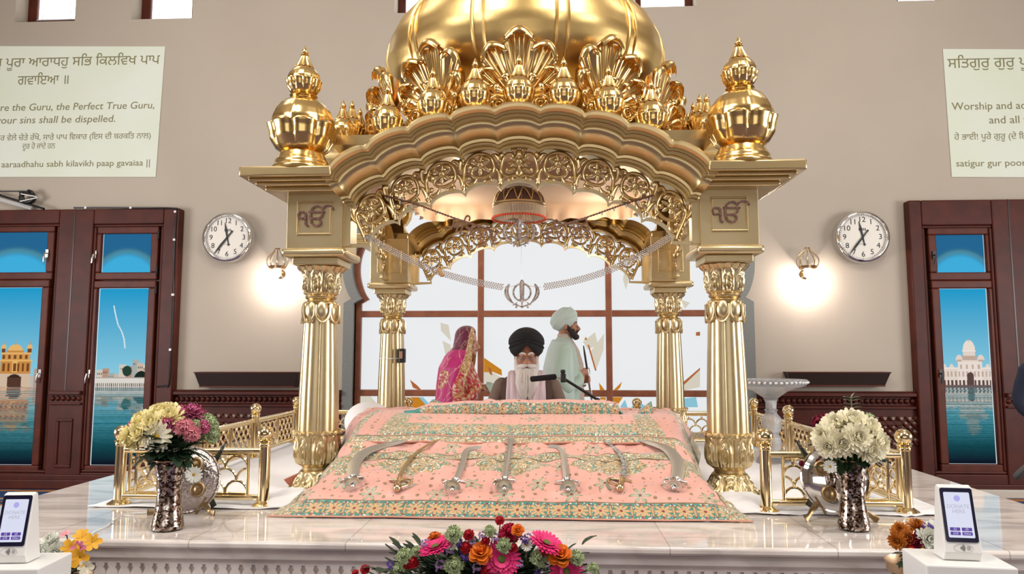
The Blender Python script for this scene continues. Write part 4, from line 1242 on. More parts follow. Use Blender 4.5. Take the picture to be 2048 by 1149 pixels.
# ---------------------------------------------------------------- swords laid on the cloth
def on_cloth(px, py, off):
    r = ray(px, py); lo, hi = 3.0, 5.0
    for _ in range(40):
        mid = (lo + hi) / 2; t = mid / r.y; z = CAMZ + r.z * t
        if z > zprof(mid) + off: lo = mid
        else: hi = mid
    p = Vector((0, 0, CAMZ)) + r * (lo / r.y)
    return p
def nrm_at(Y):
    d = (zprof(Y + .02) - zprof(Y - .02)) / .04
    return Vector((0, -d, 1)).normalized()
damasc = mat('patterned_steel', srgb(120, 116, 110), .5, .38, bump=(180, .5), vary=(70, srgb(214, 210, 204)))
M['blade'] = mat('ground_steel_blade', srgb(196, 194, 188), .75, .34)
bronze = mat('aged_brass_blade', srgb(170, 146, 104), .6, .35)
hiltb = mat('brass_hilt', (.66, .50, .30), 1, .22)
def sword(pts, widths, kind, label, bm_, hm_, loop=1, group=None):
    w0 = [on_cloth(x, y, .018) for x, y in pts]
    path = catmull(w0, 7); n = len(path)
    base = path[0]
    root = thing('ceremonial_sword', tuple(on_cloth(*pts[0], .0)), label, 'sword')
    nr = nrm_at(base.y)
    ws = [interp([(i / (len(widths) - 1), w) for i, w in enumerate(widths)], i / (n - 1)) for i in range(n)]
    m = MB(); vs = []
    fl = []
    for i, p in enumerate(path):
        t = (path[min(i + 1, n - 1)] - path[max(i - 1, 0)]).normalized(); sd = t.cross(nr).normalized(); w = ws[i]
        vs += [p + sd * w, p + nr * .0045, p - sd * w, p - nr * .002]
    m.add(vs, [(4 * i + k, 4 * i + (k + 1) % 4, 4 * i + 4 + (k + 1) % 4, 4 * i + 4 + k) for i in range(n - 1) for k in range(4)] + [(3, 2, 1, 0), tuple(range(4 * n - 4, 4 * n))])
    if kind == 'saw':
        for i in range(3, n - 2, 2):
            p = path[i]; t = (path[i + 1] - path[i - 1]).normalized(); sd = t.cross(nr).normalized()
            for s in (-1, 1):
                a = p + sd * s * ws[i] * .8; L = (path[1] - path[0]).length * 1.1
                m.add([a - t * L, a + t * L, a + sd * s * (.016) + t * L * .7, a - t * L + nr * .003, a + t * L + nr * .003, a + sd * s * (.016) + t * L * .7 + nr * .003], [(0, 1, 2), (3, 5, 4), (0, 1, 4, 3), (1, 2, 5, 4), (2, 0, 3, 5)])
    m.build('blade', bm_, root, smooth=20)
    t = (path[0] - path[2]).normalized()                 # towards the pommel, down the slope
    t = (t + Vector((0, 0, .10))).normalized()
    sd = t.cross(nr).normalized(); up = sd.cross(t).normalized() * (1 if sd.cross(t).dot(nr) > 0 else -1)
    rm = Matrix((sd, up, t)).transposed()
    def at(a, b, c): return base + sd * a + up * b + t * c
    if kind != 'talwar':
        m = MB(); m.lathe([(.018, -.012), (.022, .0), (.014, .012), (.011, .03), (.014, .045), (.011, .052)], 20, base, rotm=rm); m.build('grip', hm_, root)
        m = MB(); m.lathe([(.008, .050), (.033, .054), (.038, .058), (.037, .062), (.028, .060), (.012, .062), (.012, .066), (.009, .074), (.005, .082), (.0, .084)], 32, base, rotm=rm); m.build('pommel_disc', hm_, root)
        m = MB(); m.tube([at(a, .002, -.006 + abs(a) * .18) for a in (-.042, -.025, 0, .025, .042)], [.006, .005, .007, .005, .006], 8)
        for s in (-1, 1): m.ball(at(s * .044, .002, .002), .007, 10, 8)
        for s in (-1, 1): m.ball(at(s * .009, .004, -.012), (.008, .006, .012), 10, 8, rm)
        m.build('crossguard', hm_, root)
        m = MB(); s = loop; m.tube(catmull([at(s * .043, .002, .004), at(s * .052, .006, .03), at(s * .045, .01, .05), at(s * .025, .01, .058)], 5), .0042, 7); m.build('knuckle_bow', hm_, root)
    else:
        m = MB(); m.lathe([(.012, -.02), (.014, 0), (.011, .012), (.012, .03), (.019, .045), (.021, .06), (.017, .075), (.010, .084), (.0, .087)], 20, base, rotm=rm); m.build('bulb_pommel', hm_, root)
        m = MB(); m.tube([at(a, .002, -.004) for a in (-.045, -.02, 0, .02, .045)], [.005, .007, .009, .007, .005], 8); m.build('crossguard', hm_, root)
        m = MB(); s = loop; m.tube(catmull([at(s * .012, .002, -.002), at(s * .05, .004, .002), at(s * .060, .006, .024), at(s * .050, .008, .05), at(s * .018, .008, .07)], 6), .0045, 7, flat=(up, 1.6, .7)); m.build('knuckle_bow', hm_, root)
    return root
sword([(706, 958), (708, 931), (725, 909), (752, 896), (792, 886), (812, 882)], [.028, .030, .032, .029, .022, .011], 'broad', 'broad curved steel sabre lying leftmost of the row of swords on the pink cloth', M['blade'], M['steel'], -1)
sword([(798, 962), (802, 948), (816, 924), (838, 902), (866, 885), (880, 879)], [.010, .010, .010, .0095, .0085, .006], 'talwar', 'slim brass toned sword with looped hilt, second from the left on the pink cloth', bronze, hiltb, -1)
sword([(911, 964), (917, 948), (926, 926), (930, 908), (937, 899), (948, 896), (962, 896)], [.014, .0145, .015, .016, .017, .016, .015], 'cut', 'steel sword with square bent tip pointing right, between the brass sword and the saw blade', M['blade'], M['steel'], 1)
sword([(1010, 962), (1012, 940), (1016, 918), (1019, 898), (1021, 884), (1022, 878)], [.009, .009, .009, .0085, .008, .006], 'saw', 'straight saw toothed steel sword in the middle of the row on the pink cloth', M['blade'], M['steel'], 1)
sword([(1134, 964), (1132, 948), (1129, 924), (1126, 906), (1119, 896), (1108, 893), (1097, 893)], [.014, .0145, .015, .016, .017, .016, .015], 'cut', 'bright steel sword with square bent tip pointing left, just right of the saw blade', M['blade'], M['steel'], -1)
sword([(1244, 962), (1248, 946), (1249, 928), (1240, 908), (1226, 894), (1208, 881)], [.012, .0125, .0125, .012, .010, .006], 'talwar', 'slim curved sword with dark patterned silver blade, second from the right on the pink cloth', damasc, hiltb, 1)
sword([(1352, 962), (1357, 938), (1350, 915), (1332, 897), (1300, 886), (1280, 881)], [.028, .030, .032, .029, .022, .011], 'broad', 'broad curved steel sabre lying rightmost of the row of swords on the pink cloth', M['blade'], M['steel'], 1)
# ================================================================ wall fittings
def clock(px, py, label):
    c = P(px, py, WY - .12)
    t = thing('wall_clock', (c.x, WY, c.z), label, 'clock')
    rm = Matrix.Rotation(PI / 2, 3, 'X')               # lathe axis to -y
    R = .262
    m = MB(); m.lathe([(R * 1.06, 0), (R * 1.08, .02), (R * 1.05, .05), (R * 1.03, .09), (R * 1.07, .105), (R * 1.08, .12), (R * 1.04, .137), (R * .97, .142), (R * .94, .132), (R * .93, .115)], 72, rotm=rm, cap=False); m.build('rim', M['chrome'], t, local=True)
    m = MB(); m.lathe([(.0, .108), (R * .95, .108), (R * .95, .10), (0, .10)], 64, rotm=rm, cap=False); d = m.build('dial', M['dial'], t, local=True, smooth=20)
    for k in range(1, 13):
        a = PI / 2 - k * PI / 6
        text_mesh('numeral', str(k), .082, M['black'], d, ext=.001, off=.0018, local=True, mtx=Matrix.Translation((R * .72 * cos(a), -.1095, R * .72 * sin(a))) @ FACE)
    m = MB()
    for k in range(60):
        a = k * PI / 30; r0, r1 = (.865, .90)
        m.tube([(R * r0 * cos(a), -.109, R * r0 * sin(a)), (R * r1 * cos(a), -.109, R * r1 * sin(a))], .0018 if k % 5 else .003, 4)
    for k in range(5): m.box(-.036 + k * .016, -.028 + k * .016, -.1095, -.1085, .070, .098)
    for k in range(9): m.box(-.034 + k * .008, -.030 + k * .008, -.1095, -.1085, -.078, -.073)
    m.build('minute_marks', M['black'], d, local=True, smooth=0)
    def hand(name, deg, L, w, y):
        a = PI / 2 - math.radians(deg); u = Vector((cos(a), 0, sin(a))); s = Vector((-sin(a), 0, cos(a)))
        m = MB(); pts = [(-.09, .011), (-.075, .006), (.0, .008), (L * .45, w), (L * .6, w * .9), (L, .002)]
        vs = [u * p + s * q + Vector((0, y, 0)) for p, q in pts] + [u * p - s * q + Vector((0, y, 0)) for p, q in reversed(pts)]
        n = len(vs); vs += [v + Vector((0, .003, 0)) for v in vs]
        m.add(vs, [tuple(range(n)), tuple(range(2 * n - 1, n - 1, -1))] + [(i, (i + 1) % n, n + (i + 1) % n, n + i) for i in range(n)])
        m.ball((-u * .085 + Vector((0, y, 0))), (.012, .003, .012), 12, 6)
        m.build(name, M['black'], t, local=True, smooth=0)
    hand('hour_hand', 349, R * .66, .012, -.116); hand('minute_hand', 218, R * .90, .012, -.121)
    m = MB(); m.lathe([(.012, .108), (.012, .124), (.0, .125)], 16, rotm=rm); m.build('hub', M['black'], t, local=True)
clock(454, 475, 'round chrome wall clock reading about twenty to twelve left of the golden canopy')
clock(1726, 474, 'round chrome wall clock reading about twenty to twelve right of the golden canopy')

bulbm = mat('lit_frosted_bulb', (1, 1, 1), 0, .3, emit=(1, .93, .84), es=9)
def sconce(px, label):
    c = P(px, 537, WY - .11)
    t = thing('wall_sconce', (c.x, WY, c.z), label, 'lamp')
    m = MB(); m.lathe([(.05, 0), (.052, .012), (.03, .02), (.018, .03)], 24, (0, 0, -.06), rotm=Matrix.Rotation(PI / 2, 3, 'X')); m.tube(catmull([(0, -.02, -.06), (0, -.08, -.10), (0, -.12, -.07), (0, -.12, -.02)], 6), .008, 8); m.build('bracket', M['brass'], t, local=True)
    m = MB()
    prof = [(.085, .0), (.112, .04), (.118, .085), (.098, .13), (.062, .165), (.04, .195), (.028, .22)]
    for k in range(10):
        a = 2 * PI * k / 10
        m.tube(catmull([(r * cos(a), -.12 + r * sin(a), z) for r, z in prof], 4), .0035, 6)
    for r, z in ((.085, 0), (.085, .016), (.028, .22)):
        m.tube([(r * cos(2 * PI * k / 32), -.12 + r * sin(2 * PI * k / 32), z) for k in range(32)], .009 if z < .1 else .004, 6, closed=True)
    m.build('wire_shade', mat('antique_brass', (.55, .38, .22), 1, .25), t, local=True)
    m = MB(); m.ball((0, -.12, -.045), (.045, .045, .062), 20, 12); m.build('bulb', bulbm, t, local=True)
    l = bpy.data.lights.new('sconce_lamp', 'POINT'); l.energy = 18; l.color = (1, .89, .83); l.shadow_soft_size = .02
    o = bpy.data.objects.new('sconce_lamp', l); COL.objects.link(o); o.parent = t; o.location = (0, -.13, -.125)
sconce(555, 'lit brass wire wall lamp beside the left clock, partly behind the front left pillar')
sconce(1615, 'lit brass wire wall lamp between the front right pillar and the right clock')

def trough(x0, x1, y0, y1, inset, label):
    a, b, c, d = RP(x0, y0, x1, y1, WY - .13)
    t = thing('wall_uplighter', ((a + b) / 2, WY, c), label, 'light fitting')
    m = MB(); i = inset
    def q(x, z, y): return (x - (a + b) / 2, y, z - c)
    v = [q(a, d, -.16), q(b, d, -.16), q(b - i, c, -.12), q(a + i, c, -.12), q(a, d, -.001), q(b, d, -.001), q(b - i, c, -.001), q(a + i, c, -.001)]
    m.add(v, [(0, 1, 2, 3), (7, 6, 5, 4), (0, 4, 5, 1), (1, 5, 6, 2), (2, 6, 7, 3), (3, 7, 4, 0)]); m.build('housing', M['darkwood'], t, local=True, smooth=0, bev=.006)
    m = MB(); m.box(a - (a + b) / 2 - .004, b - (a + b) / 2 + .004, -.166, -.001, d - c - .004, d - c + .008); m.build('top_lip', M['wood'], t, local=True, smooth=0, bev=.003)
    m = MB(); m.box(a - (a + b) / 2 + i, b - (a + b) / 2 - i, -.125, -.001, -.014, .002); m.build('base_strip', M['wood2'], t, local=True, smooth=0, bev=.003)
trough(390, 598, 746, 773, .045, 'dark wooden trough shaped wall light above the left panelling')
trough(1575, 1780, 746, 771, .045, 'dark wooden trough shaped wall light above the right panelling')

# projected slides of the hymn (light thrown on the wall, shown at its own place and size)
def slide_mat():
    m = mat('projected_light', (.5, .52, .45), 0, .9, emit=srgb(206, 208, 176), es=.28)
    nt = m.node_tree; b = nt.nodes['Principled BSDF']; tc = nt.nodes.new('ShaderNodeTexCoord'); n = nt.nodes.new('ShaderNodeTexNoise'); n.inputs['Scale'].default_value = 1.3; n.inputs['Detail'].default_value = 1
    r = nt.nodes.new('ShaderNodeValToRGB'); r.color_ramp.elements[0].position = .3; r.color_ramp.elements[0].color = (*srgb(204, 208, 168), 1); r.color_ramp.elements[1].position = .7; r.color_ramp.elements[1].color = (*srgb(222, 220, 206), 1)
    nt.links.new(tc.outputs['Object'], n.inputs['Vector']); nt.links.new(n.outputs['Fac'], r.inputs[0]); nt.links.new(r.outputs[0], b.inputs['Emission Color'])
    return m
slm = slide_mat()
txm = mat('slide_lettering', srgb(128, 122, 88), 0, .9, emit=srgb(128, 122, 88), es=.06)
def slide(corners, label, lines):
    q = [P(x, y, WY - .010) for x, y in corners]
    t = thing('projected_slide', tuple(sum(q, Vector()) / 4), label, 'projection')
    m = MB(); m.add([(p.x, WY - .010, p.z) for p in q] + [(p.x, WY - .004, p.z) for p in q], [(0, 1, 2, 3), (7, 6, 5, 4)] + [(i, (i + 1) % 4, 4 + (i + 1) % 4, 4 + i) for i in range(4)]); m.build('lit_area', slm, t, smooth=0)
    for s, x, y, hpx, al, shear, w, wpx in lines:
        p = P(x, y, WY - .006)
        text_mesh('text_line', s, hpx * WY / FPX, txm, t, ext=.0008, off=w * hpx * WY / FPX, align=al, shear=shear, mtx=Matrix.Translation((p.x, WY - .0115, p.z)) @ FACE, maxw=wpx and wpx * WY / FPX)
L1 = 'ਸਤਿਗੁਰੁ ਗੁਰੁ ਪੂਰਾ ਆਰਾਧਹੁ ਸਭਿ ਕਿਲਵਿਖ ਪਾਪ'.replace('ਤਿ', 'ਿਤ').replace('ਭਿ', 'ਿਭ').replace('ਕਿ', 'ਿਕ').replace('ਵਿ', 'ਿਵ')
L5 = '(ਹੇ ਭਾਈ! ਪੂਰੇ ਗੁਰੂ (ਦੇ ਇਸ ਉਪਦੇਸ਼ ਨੂੰ) ਹਰ ਵੇਲੇ ਚੇਤੇ ਰੱਖੋ, ਸਾਰੇ ਪਾਪ ਵਿਕਾਰ (ਇਸ ਦੀ ਬਰਕਤਿ ਨਾਲ)'.replace('ਵਿ', 'ਿਵ').replace('ਤਿ', 'ਿਤ')
L5b = L5[1:]
slide([(-190, 92), (330, 93), (311, 354), (-180, 354)], 'pale green slide of Gurmukhi and English prayer lines projected on the left wall', [
    (L1, 320, 120, 30, 'RIGHT', 0, .034, None), ('ਗਵਾਇਆ ॥', 88, 161, 30, 'CENTER', 0, .034, 112),
    ('Worship and adore the Guru, the Perfect True Guru,', 310, 211, 22, 'RIGHT', .12, .036, 500), ('and all your sins shall be dispelled.', 232, 238, 22, 'RIGHT', .12, .036, 330),
    (L5, 303, 272, 17, 'RIGHT', 0, .012, None), ('ਦੂਰ ਹੋ ਜਾਂਦੇ ਹਨ', 78, 293, 17, 'CENTER', 0, .012, 72),
    ('satigur gur pooraa aaraadhahu sabh kilavikh paap gavaiaa ||', 302, 326, 19, 'RIGHT', .0, .036, 480)])
slide([(1886, 98), (2400, 100), (2394, 356), (1904, 354)], 'pale slide of Gurmukhi and English prayer lines projected on the right wall', [
    (L1, 1895, 128, 30, 'LEFT', 0, .034, None), ('Worship and adore the Guru, the Perfect True Guru,', 1903, 214, 22, 'LEFT', 0, .036, 480), ('and all your sins shall be dispelled.', 1977, 241, 22, 'LEFT', 0, .036, 320),
    (L5b, 1908, 275, 17, 'LEFT', 0, .012, None), ('satigur gur pooraa aaraadhahu sabh kilavikh paap gavaiaa ||', 1911, 328, 19, 'LEFT', 0, .036, 480)])

# cable clipped round the left window surround
m = MB(); pts = [P(x, y, WY - .125) for x, y in ((148, 416), (250, 416), (346, 417), (352, 424), (350, 470), (347, 560), (344, 660), (338, 764), (330, 772), (314, 774))]
t = thing('black_cable', tuple(pts[4]), 'thin black cable clipped round the mahogany surround of the left windows', 'cable')
m.tube(catmull(pts, 6), .010, 8); m.build('cord', M['black'], t)
for x, y in ((172, 416), (262, 416), (351, 424), (349, 480), (346, 590), (341, 700)):
    m = MB(); p = P(x, y, WY - .126); m.box(p.x - .012, p.x + .012, WY - .140, WY - .112, p.z - .012, p.z + .012); m.build('cable_clip', M['white'], t, smooth=0)
# white rail with a coil of cable tied to it, above the left window
c0 = P(50, 395, WY - .10)
t = thing('cable_rail', (c0.x, WY - .05, c0.z), 'sloping white rail with a coil of black cable tied on above the left window', 'rail')
m = MB(); a, b = P(-60, 382, WY - .06), P(64, 417, WY - .06); m.tube([a, b], .022, 4); m.build('rail_bar', M['white'], t, smooth=20)
m = MB(); m.tube([P(-60, 366, WY - .09), P(4, 392, WY - .09), P(40, 403, WY - .09), P(88, 418, WY - .13)], .014, 8); m.tube([P(-20, 383, WY - .06), P(56, 383, WY - .06)], .008, 6); m.build('cord', M['black'], t)
m = MB()
for k in range(3): m.tube([P(55 + (15 - k * 1.5) * cos(q * PI / 12), 396 + (11 - k * 1.2) * sin(q * PI / 12), WY - .09 - .02 * k) for q in range(24)], .016, 8, closed=True)
m.tube([P(42, 383, WY - .12), P(44, 392, WY - .12), P(46, 402, WY - .12)], .022, 8); m.tube(catmull([P(57, 381, WY - .1), P(64, 384, WY - .12), P(69, 392, WY - .1)], 5), .014, 8)
m.build('cable_coil', M['black'], t)
for a, b in (((42, 388), (74, 394)), ((40, 403), (74, 396))):
    m = MB(); m.tube([P(*a, WY - .16), P(*b, WY - .14)], .006, 6); m.build('tie_cord', M['white'], t)

# ================================================================ hangings inside the canopy
mosa = mat('mirror_mosaic', (.55, .48, .44), 1, .18, bump=(260, 1.2), vary=(90, (.24, .17, .15)))
pearl = mat('pearl_beads', srgb(188, 178, 170), .3, .3)
dbead = mat('dark_red_beads', srgb(112, 74, 58), .5, .35, bump=(200, .6))
def khanda(c, h, name, label, parent=None):
    m = MB(); X = lambda x, z: Vector((c.x + x * h, c.y, c.z + (z - .5) * h))
    ring = [X(.30 * cos(q * PI / 18), .55 + .30 * sin(q * PI / 18)) for q in range(36)]; m.tube(ring, .034 * h, 8, closed=True)
    m.tube([X(0, q) for q in (.30, .5, .75, .88, .97, 1.0)], [.07 * h, .085 * h, .09 * h, .085 * h, .05 * h, .006 * h], 8, flat=((0, 1, 0), 1, .35))
    m.tube([X(0, .30), X(0, .08)], .03 * h, 8); m.ball(X(0, .05), .048 * h, 12, 8); m.tube([X(-.09, .30), X(.09, .30)], .03 * h, 6)
    for s in (-1, 1):
        m.tube(catmull([X(s * q, z) for q, z in ((.44, .84), (.53, .66), (.52, .46), (.40, .26), (.24, .12), (.12, .06))], 6), [.014 * h + .065 * h * sin(PI * min(1, i / 24 + .06)) for i in range(31)], 8, flat=((0, 1, 0), 1, .5))
        m.tube([X(s * .32, .10), X(s * .16, .20)], .022 * h, 6); m.tube([X(s * .24, .14), X(s * -.02, .03)], .024 * h, 6); m.ball(X(s * .20, .035), .035 * h, 10, 8)
    if parent is None: return tag(m.build(name, mosa), label, 'emblem')
    return m.build(name, mosa, parent)
YG = 3.80
a0, a1 = P(767, 390, YG), P(1306, 390, YG)
t = thing('lettered_garland', tuple((a0 + a1) / 2), 'dark beaded garland spelling Gurmukhi words round a khanda, slung under the front arch', 'garland')
m = MB()
for pts in (((767, 391), (830, 408), (896, 432), (990, 464)), ((1306, 391), (1250, 408), (1176, 434), (1085, 462))):
    path = catmull([P(x, y, YG) for x, y in pts], 14); m.tube(path, .0035, 6)
    for p in path[::1]: m.ball(p, .0062, 6, 4)
m.build('bead_string', dbead, t)
for s in (-1, 1):
    for k in range(5):
        m = MB(); p = P(1038 + s * (262 - k * 24), 394 + k * 7, YG); m.lathe([(.0, -.026), (.005, -.014), (.003, 0)], 6, p); m.build('drop_bead', pearl, t)
for s, px, py, ang in (('ਸਤਿਨਾਮ'.replace('ਤਿ', 'ਿਤ'), 947, 463, -18), ('ਵਾਹਿਗੁਰੂ'.replace('ਹਿ', 'ਿਹ'), 1132, 462, 16)):
    p = P(px, py, YG)
    text_mesh('letters', s, .125, dbead, t, ext=.006, off=.0022, mtx=Matrix.Translation(p) @ FACE @ Matrix.Rotation(math.radians(ang), 4, 'Z'), maxw=.262)
khanda(P(1039, 466, YG), .150, 'khanda', '', t)
# pearl netting swag with a mirrored khanda
t = thing('pearl_swag', tuple(P(1043, 560, YG)), 'white pearl netting swag hanging in two bands between the front arch ends', 'garland')
def swag(pts):
    path = catmull([P(x, y, YG) for x, y in pts], 12); n = len(path)
    m = MB(); dd = []; tot = 0
    L = [0]
    for i in range(1, n): L.append(L[-1] + (path[i] - path[i - 1]).length)
    step = .0125; k = int(L[-1] / step)
    def at(s):
        s = max(0, min(L[-1] - 1e-6, s)); i = max(j for j in range(n) if L[j] <= s); i = min(i, n - 2)
        f = (s - L[i]) / (L[i + 1] - L[i]); return path[i].lerp(path[i + 1], f), (path[i + 1] - path[i]).normalized()
    for row in range(4):
        for i in range(k):
            p, d = at((i + (row % 2) * .5) * step); nn = Vector((-d.z, 0, d.x))
            q = p + nn * ((row - 1.5) * .0095); m.ball(q, .0046, 6, 4)
            if row < 3:
                p2, d2 = at((i + .5 + (row % 2) * .5) * step); p3, _ = at((i - .5 + (row % 2) * .5) * step)
                for pp in (p2, p3): m.tube([q, pp + nn * ((row - .5) * .0095)], .0013, 4, cap=False)
    return m
swag([(731, 472), (780, 500), (860, 538), (940, 562), (1008, 575)]).build('pearl_band', pearl, t)
swag([(1341, 474), (1300, 500), (1225, 538), (1150, 562), (1082, 575)]).build('pearl_band', pearl, t)
m = MB(); p = P(876, 536, YG - .012); m.lathe([(.003, 0), (.010, -.012), (.012, -.05), (.005, -.052)], 10, p, rotm=Matrix.Rotation(-.5, 3, 'Y')); m.build('tassel', mat('ochre_thread', srgb(176, 130, 78), 0, .8), t)
for xa in (1008, 1082):                                # clear line that carries the emblem
    pass
m = MB(); m.tube([P(1008, 575, YG), P(1020, 574, YG), P(1030, 572, YG)], .0009, 4); m.tube([P(1082, 575, YG), P(1070, 574, YG), P(1056, 572, YG)], .0009, 4); m.tube([P(1043, 385, YG + .02), P(1043, 566, YG)], .0008, 4); m.build('thread', M['steel'], t)
khanda(P(1044, 588, YG), .152, 'khanda', '', t)
# little domed parasol over the book
c = P(1038, 430, 4.75)
t = thing('domed_parasol', (c.x, 4.75, c.z), 'small domed parasol with dark lace top and pearl fringe hanging from the canopy ceiling', 'parasol')
lace = mat('dark_sequin_lace', srgb(84, 56, 46), .3, .4, attr=False, bump=(240, 1))
R = .172
m = MB(); m.lathe([(R, .062), (R * .98, .085), (R * .88, .125), (R * .66, .160), (R * .36, .182), (0.002, .19)], 48, fn=lambda a, tt, r, z: (r * (1 + .012 * cos(12 * a)), z), sub=3); m.build('lace_dome', lace, t, local=True)
m = MB()
for k in range(12):
    a = 2 * PI * k / 12
    m.tube(catmull([(R * 1.01 * cos(a), R * 1.01 * sin(a), .07), (R * .9 * cos(a + .13), R * .9 * sin(a + .13), .128), (R * .68 * cos(a + .26), R * .68 * sin(a + .26), .163)], 5), .004, 6)
    m.tube(catmull([(R * 1.01 * cos(a), R * 1.01 * sin(a), .07), (R * .9 * cos(a - .13), R * .9 * sin(a - .13), .128), (R * .68 * cos(a - .26), R * .68 * sin(a - .26), .163)], 5), .004, 6)
for z, rr in ((.066, 1.0), (.05, 1.0)): m.tube([(R * rr * cos(q * PI / 24), R * rr * sin(q * PI / 24), z) for q in range(48)], .006, 6, closed=True)
m.build('bead_trim', mat('gold_beads', (.55, .42, .22), 1, .3), t, local=True)
m = MB()
for k in range(110):
    a = 2 * PI * k / 110; m.tube([(R * cos(a), R * sin(a), .055), (R * 1.02 * cos(a), R * 1.02 * sin(a), -.022)], .0034, 5)
m.build('pearl_fringe', mat('cream_fringe', srgb(214, 198, 172), 0, .6), t, local=True)
m = MB()
for k in range(64):
    a = 2 * PI * k / 64; m.ball((R * 1.03 * cos(a), R * 1.03 * sin(a), -.026), .0085, 8, 6)
m.build('orange_rim', mat('orange_beads', srgb(226, 84, 44), 0, .4), t, local=True)
m = MB(); m.tube([(0, 0, .188), (0, 0, 2.586 - c.z)], .004, 8); m.build('hanging_rod', M['brass'], t, local=True)

# phone sized speaker strapped on the back left pillar, with its tape
c = P(805, 712, 5.66)
t = thing('small_speaker', (c.x, 5.66, c.z), 'small black box strapped to the side of the back left pillar', 'speaker')
m = MB(); m.box(-.024, .022, -.03, .03, -.055, .055); m.build('box_body', M['black'], t, local=True, smooth=0, bev=.006)
m = MB(); m.box(-.020, .006, -.0345, -.029, -.022, .034); m.build('paper_label', mat('brown_label', srgb(176, 130, 110), 0, .6), t, local=True, smooth=0)
m = MB(); pc = Vector((CX - HX - c.x, CY + HY - 5.66, 0)); m.tube([pc + Vector((.105 * cos(q * PI / 16), .105 * sin(q * PI / 16), -.022 + 0)) for q in range(32)], .004, 6, closed=True); m.build('strap', M['white'], t, local=True)

# ================================================================ brass railings
def ball_post(x, y, parent):
    p = bpy.data.objects.new('post', None); COL.objects.link(p); p.parent = parent
    p.location = Vector((x, y, PZ)) - WORLD[parent.name]; p.scale = (1, 1, .942)
    m = MB(); m.lathe([(.052, .004), (.054, .010), (.044, .016), (.034, .024), (.027, .03), (.0262, .06), (.0258, .30), (.030, .304), (.030, .314), (.026, .318)], 28, sub=2); m.build('tube', M['brass'], p, local=True)
    m = MB(); m.lathe([(.022, .314), (.034, .322), (.034, .330), (.020, .336)], 28); m.ball((0, 0, .366), .039, 28, 18); m.build('ball_finial', M['brass'], p, local=True)
    return p
def scales(m, A, B, z0, z1, nx, r=.0062):
    """fish-scale arcs between A and B (xy points)"""
    L = (B - A).length; d = (B - A) / L; w = L / nx; rr = w / 2; z = z0; row = 0
    while z < z1 - rr * .2:
        for i in range(-1, nx + 1):
            c = (i + .5 + (row % 2) * .5) * w; pts = []
            for q in range(9):
                a = PI * q / 8; s = c + rr * cos(a); zz = z + rr * 1.05 * sin(a)
                if -1e-4 <= s <= L + 1e-4 and zz <= z1 + 1e-4: pts.append((A.x + d.x * s, A.y + d.y * s, zz))
                elif len(pts) > 1: m.tube(pts, r, 6); pts = []
                else: pts = []
            if len(pts) > 1: m.tube(pts, r, 6)
        z += rr * 1.05; row += 1
def rail_bay(A, B, parent, nx, nbar=1, gap=.055):
    A, B = Vector((A[0], A[1], 0)), Vector((B[0], B[1], 0)); d = (B - A).normalized()
    z0, z1 = PZ + .042, PZ + .262
    for z, r, nm in ((z1, .0145, 'top_rail'), (z0, .0135, 'bottom_rail')):
        m = MB(); m.tube([A + d * .022 + Vector((0, 0, z)), B - d * .022 + Vector((0, 0, z))], r, 14); m.build(nm, M['brass'], parent)
    L = (B - A).length
    edges = [gap + .025 + (L - 2 * gap - .05) * k / nbar for k in range(nbar + 1)]
    m = MB()
    for k in range(nbar):
        a, b = A + d * (edges[k] + (.02 if k else 0)), A + d * (edges[k + 1] - (.02 if k < nbar - 1 else 0))
        for p in (a, b): m.tube([p + Vector((0, 0, z0)), p + Vector((0, 0, z1))], .0078, 8)
        m.tube([a + Vector((0, 0, z0 + .018)), b + Vector((0, 0, z0 + .018))], .006, 8); m.tube([a + Vector((0, 0, z1 - .018)), b + Vector((0, 0, z1 - .018))], .006, 8)
        scales(m, a, b, z0 + .02, z1 - .02, max(2, nx // nbar))
    m.build('scale_fretwork', M['brass'], parent)
RY = [3.49, 4.30, 5.11, 5.95]
XLr, XRr = P(243, 900, 3.49).x, P(1808, 900, 3.49).x
XLi, XRi = P(530, 900, 3.49).x, P(1530, 900, 3.49).x
def railing(label, posts, bays, ctr):
    t = thing('brass_railing', (ctr[0], ctr[1], PZ), label, 'railing')
    for x, y in posts: ball_post(x, y, t)
    for a, b, nx, nb in bays: rail_bay(a, b, t, nx, nb)
railing('low brass railing with ball posts and scale fretwork across the front left of the platform', [(XLr, RY[0]), (XLi, RY[0])], [((XLr, RY[0]), (XLi, RY[0]), 5, 1)], ((XLr + XLi) / 2, RY[0]))
railing('low brass railing with ball posts and scale fretwork across the front right of the platform', [(XRi, RY[0]), (XRr, RY[0])], [((XRi, RY[0]), (XRr, RY[0]), 5, 1)], ((XRr + XRi) / 2, RY[0]))
railing('low brass railing running back along the left side of the platform', [(XLr, y) for y in RY[1:]], [((XLr, RY[k]), (XLr, RY[k + 1]), 8, 2) for k in range(3)], (XLr, RY[1]))
railing('low brass railing running back along the right side of the platform', [(XRr, y) for y in RY[1:]], [((XRr, RY[k]), (XRr, RY[k + 1]), 8, 2) for k in range(3)], (XRr, RY[1]))
xs = [lerp(XLr, XRr, k / 4) for k in range(5)]
railing('low brass railing along the back of the platform below the arched window', [(x, RY[3]) for x in xs[1:-1]], [((xs[k], RY[3]), (xs[k + 1], RY[3]), 8, 1) for k in range(4)], (CX, RY[3]))

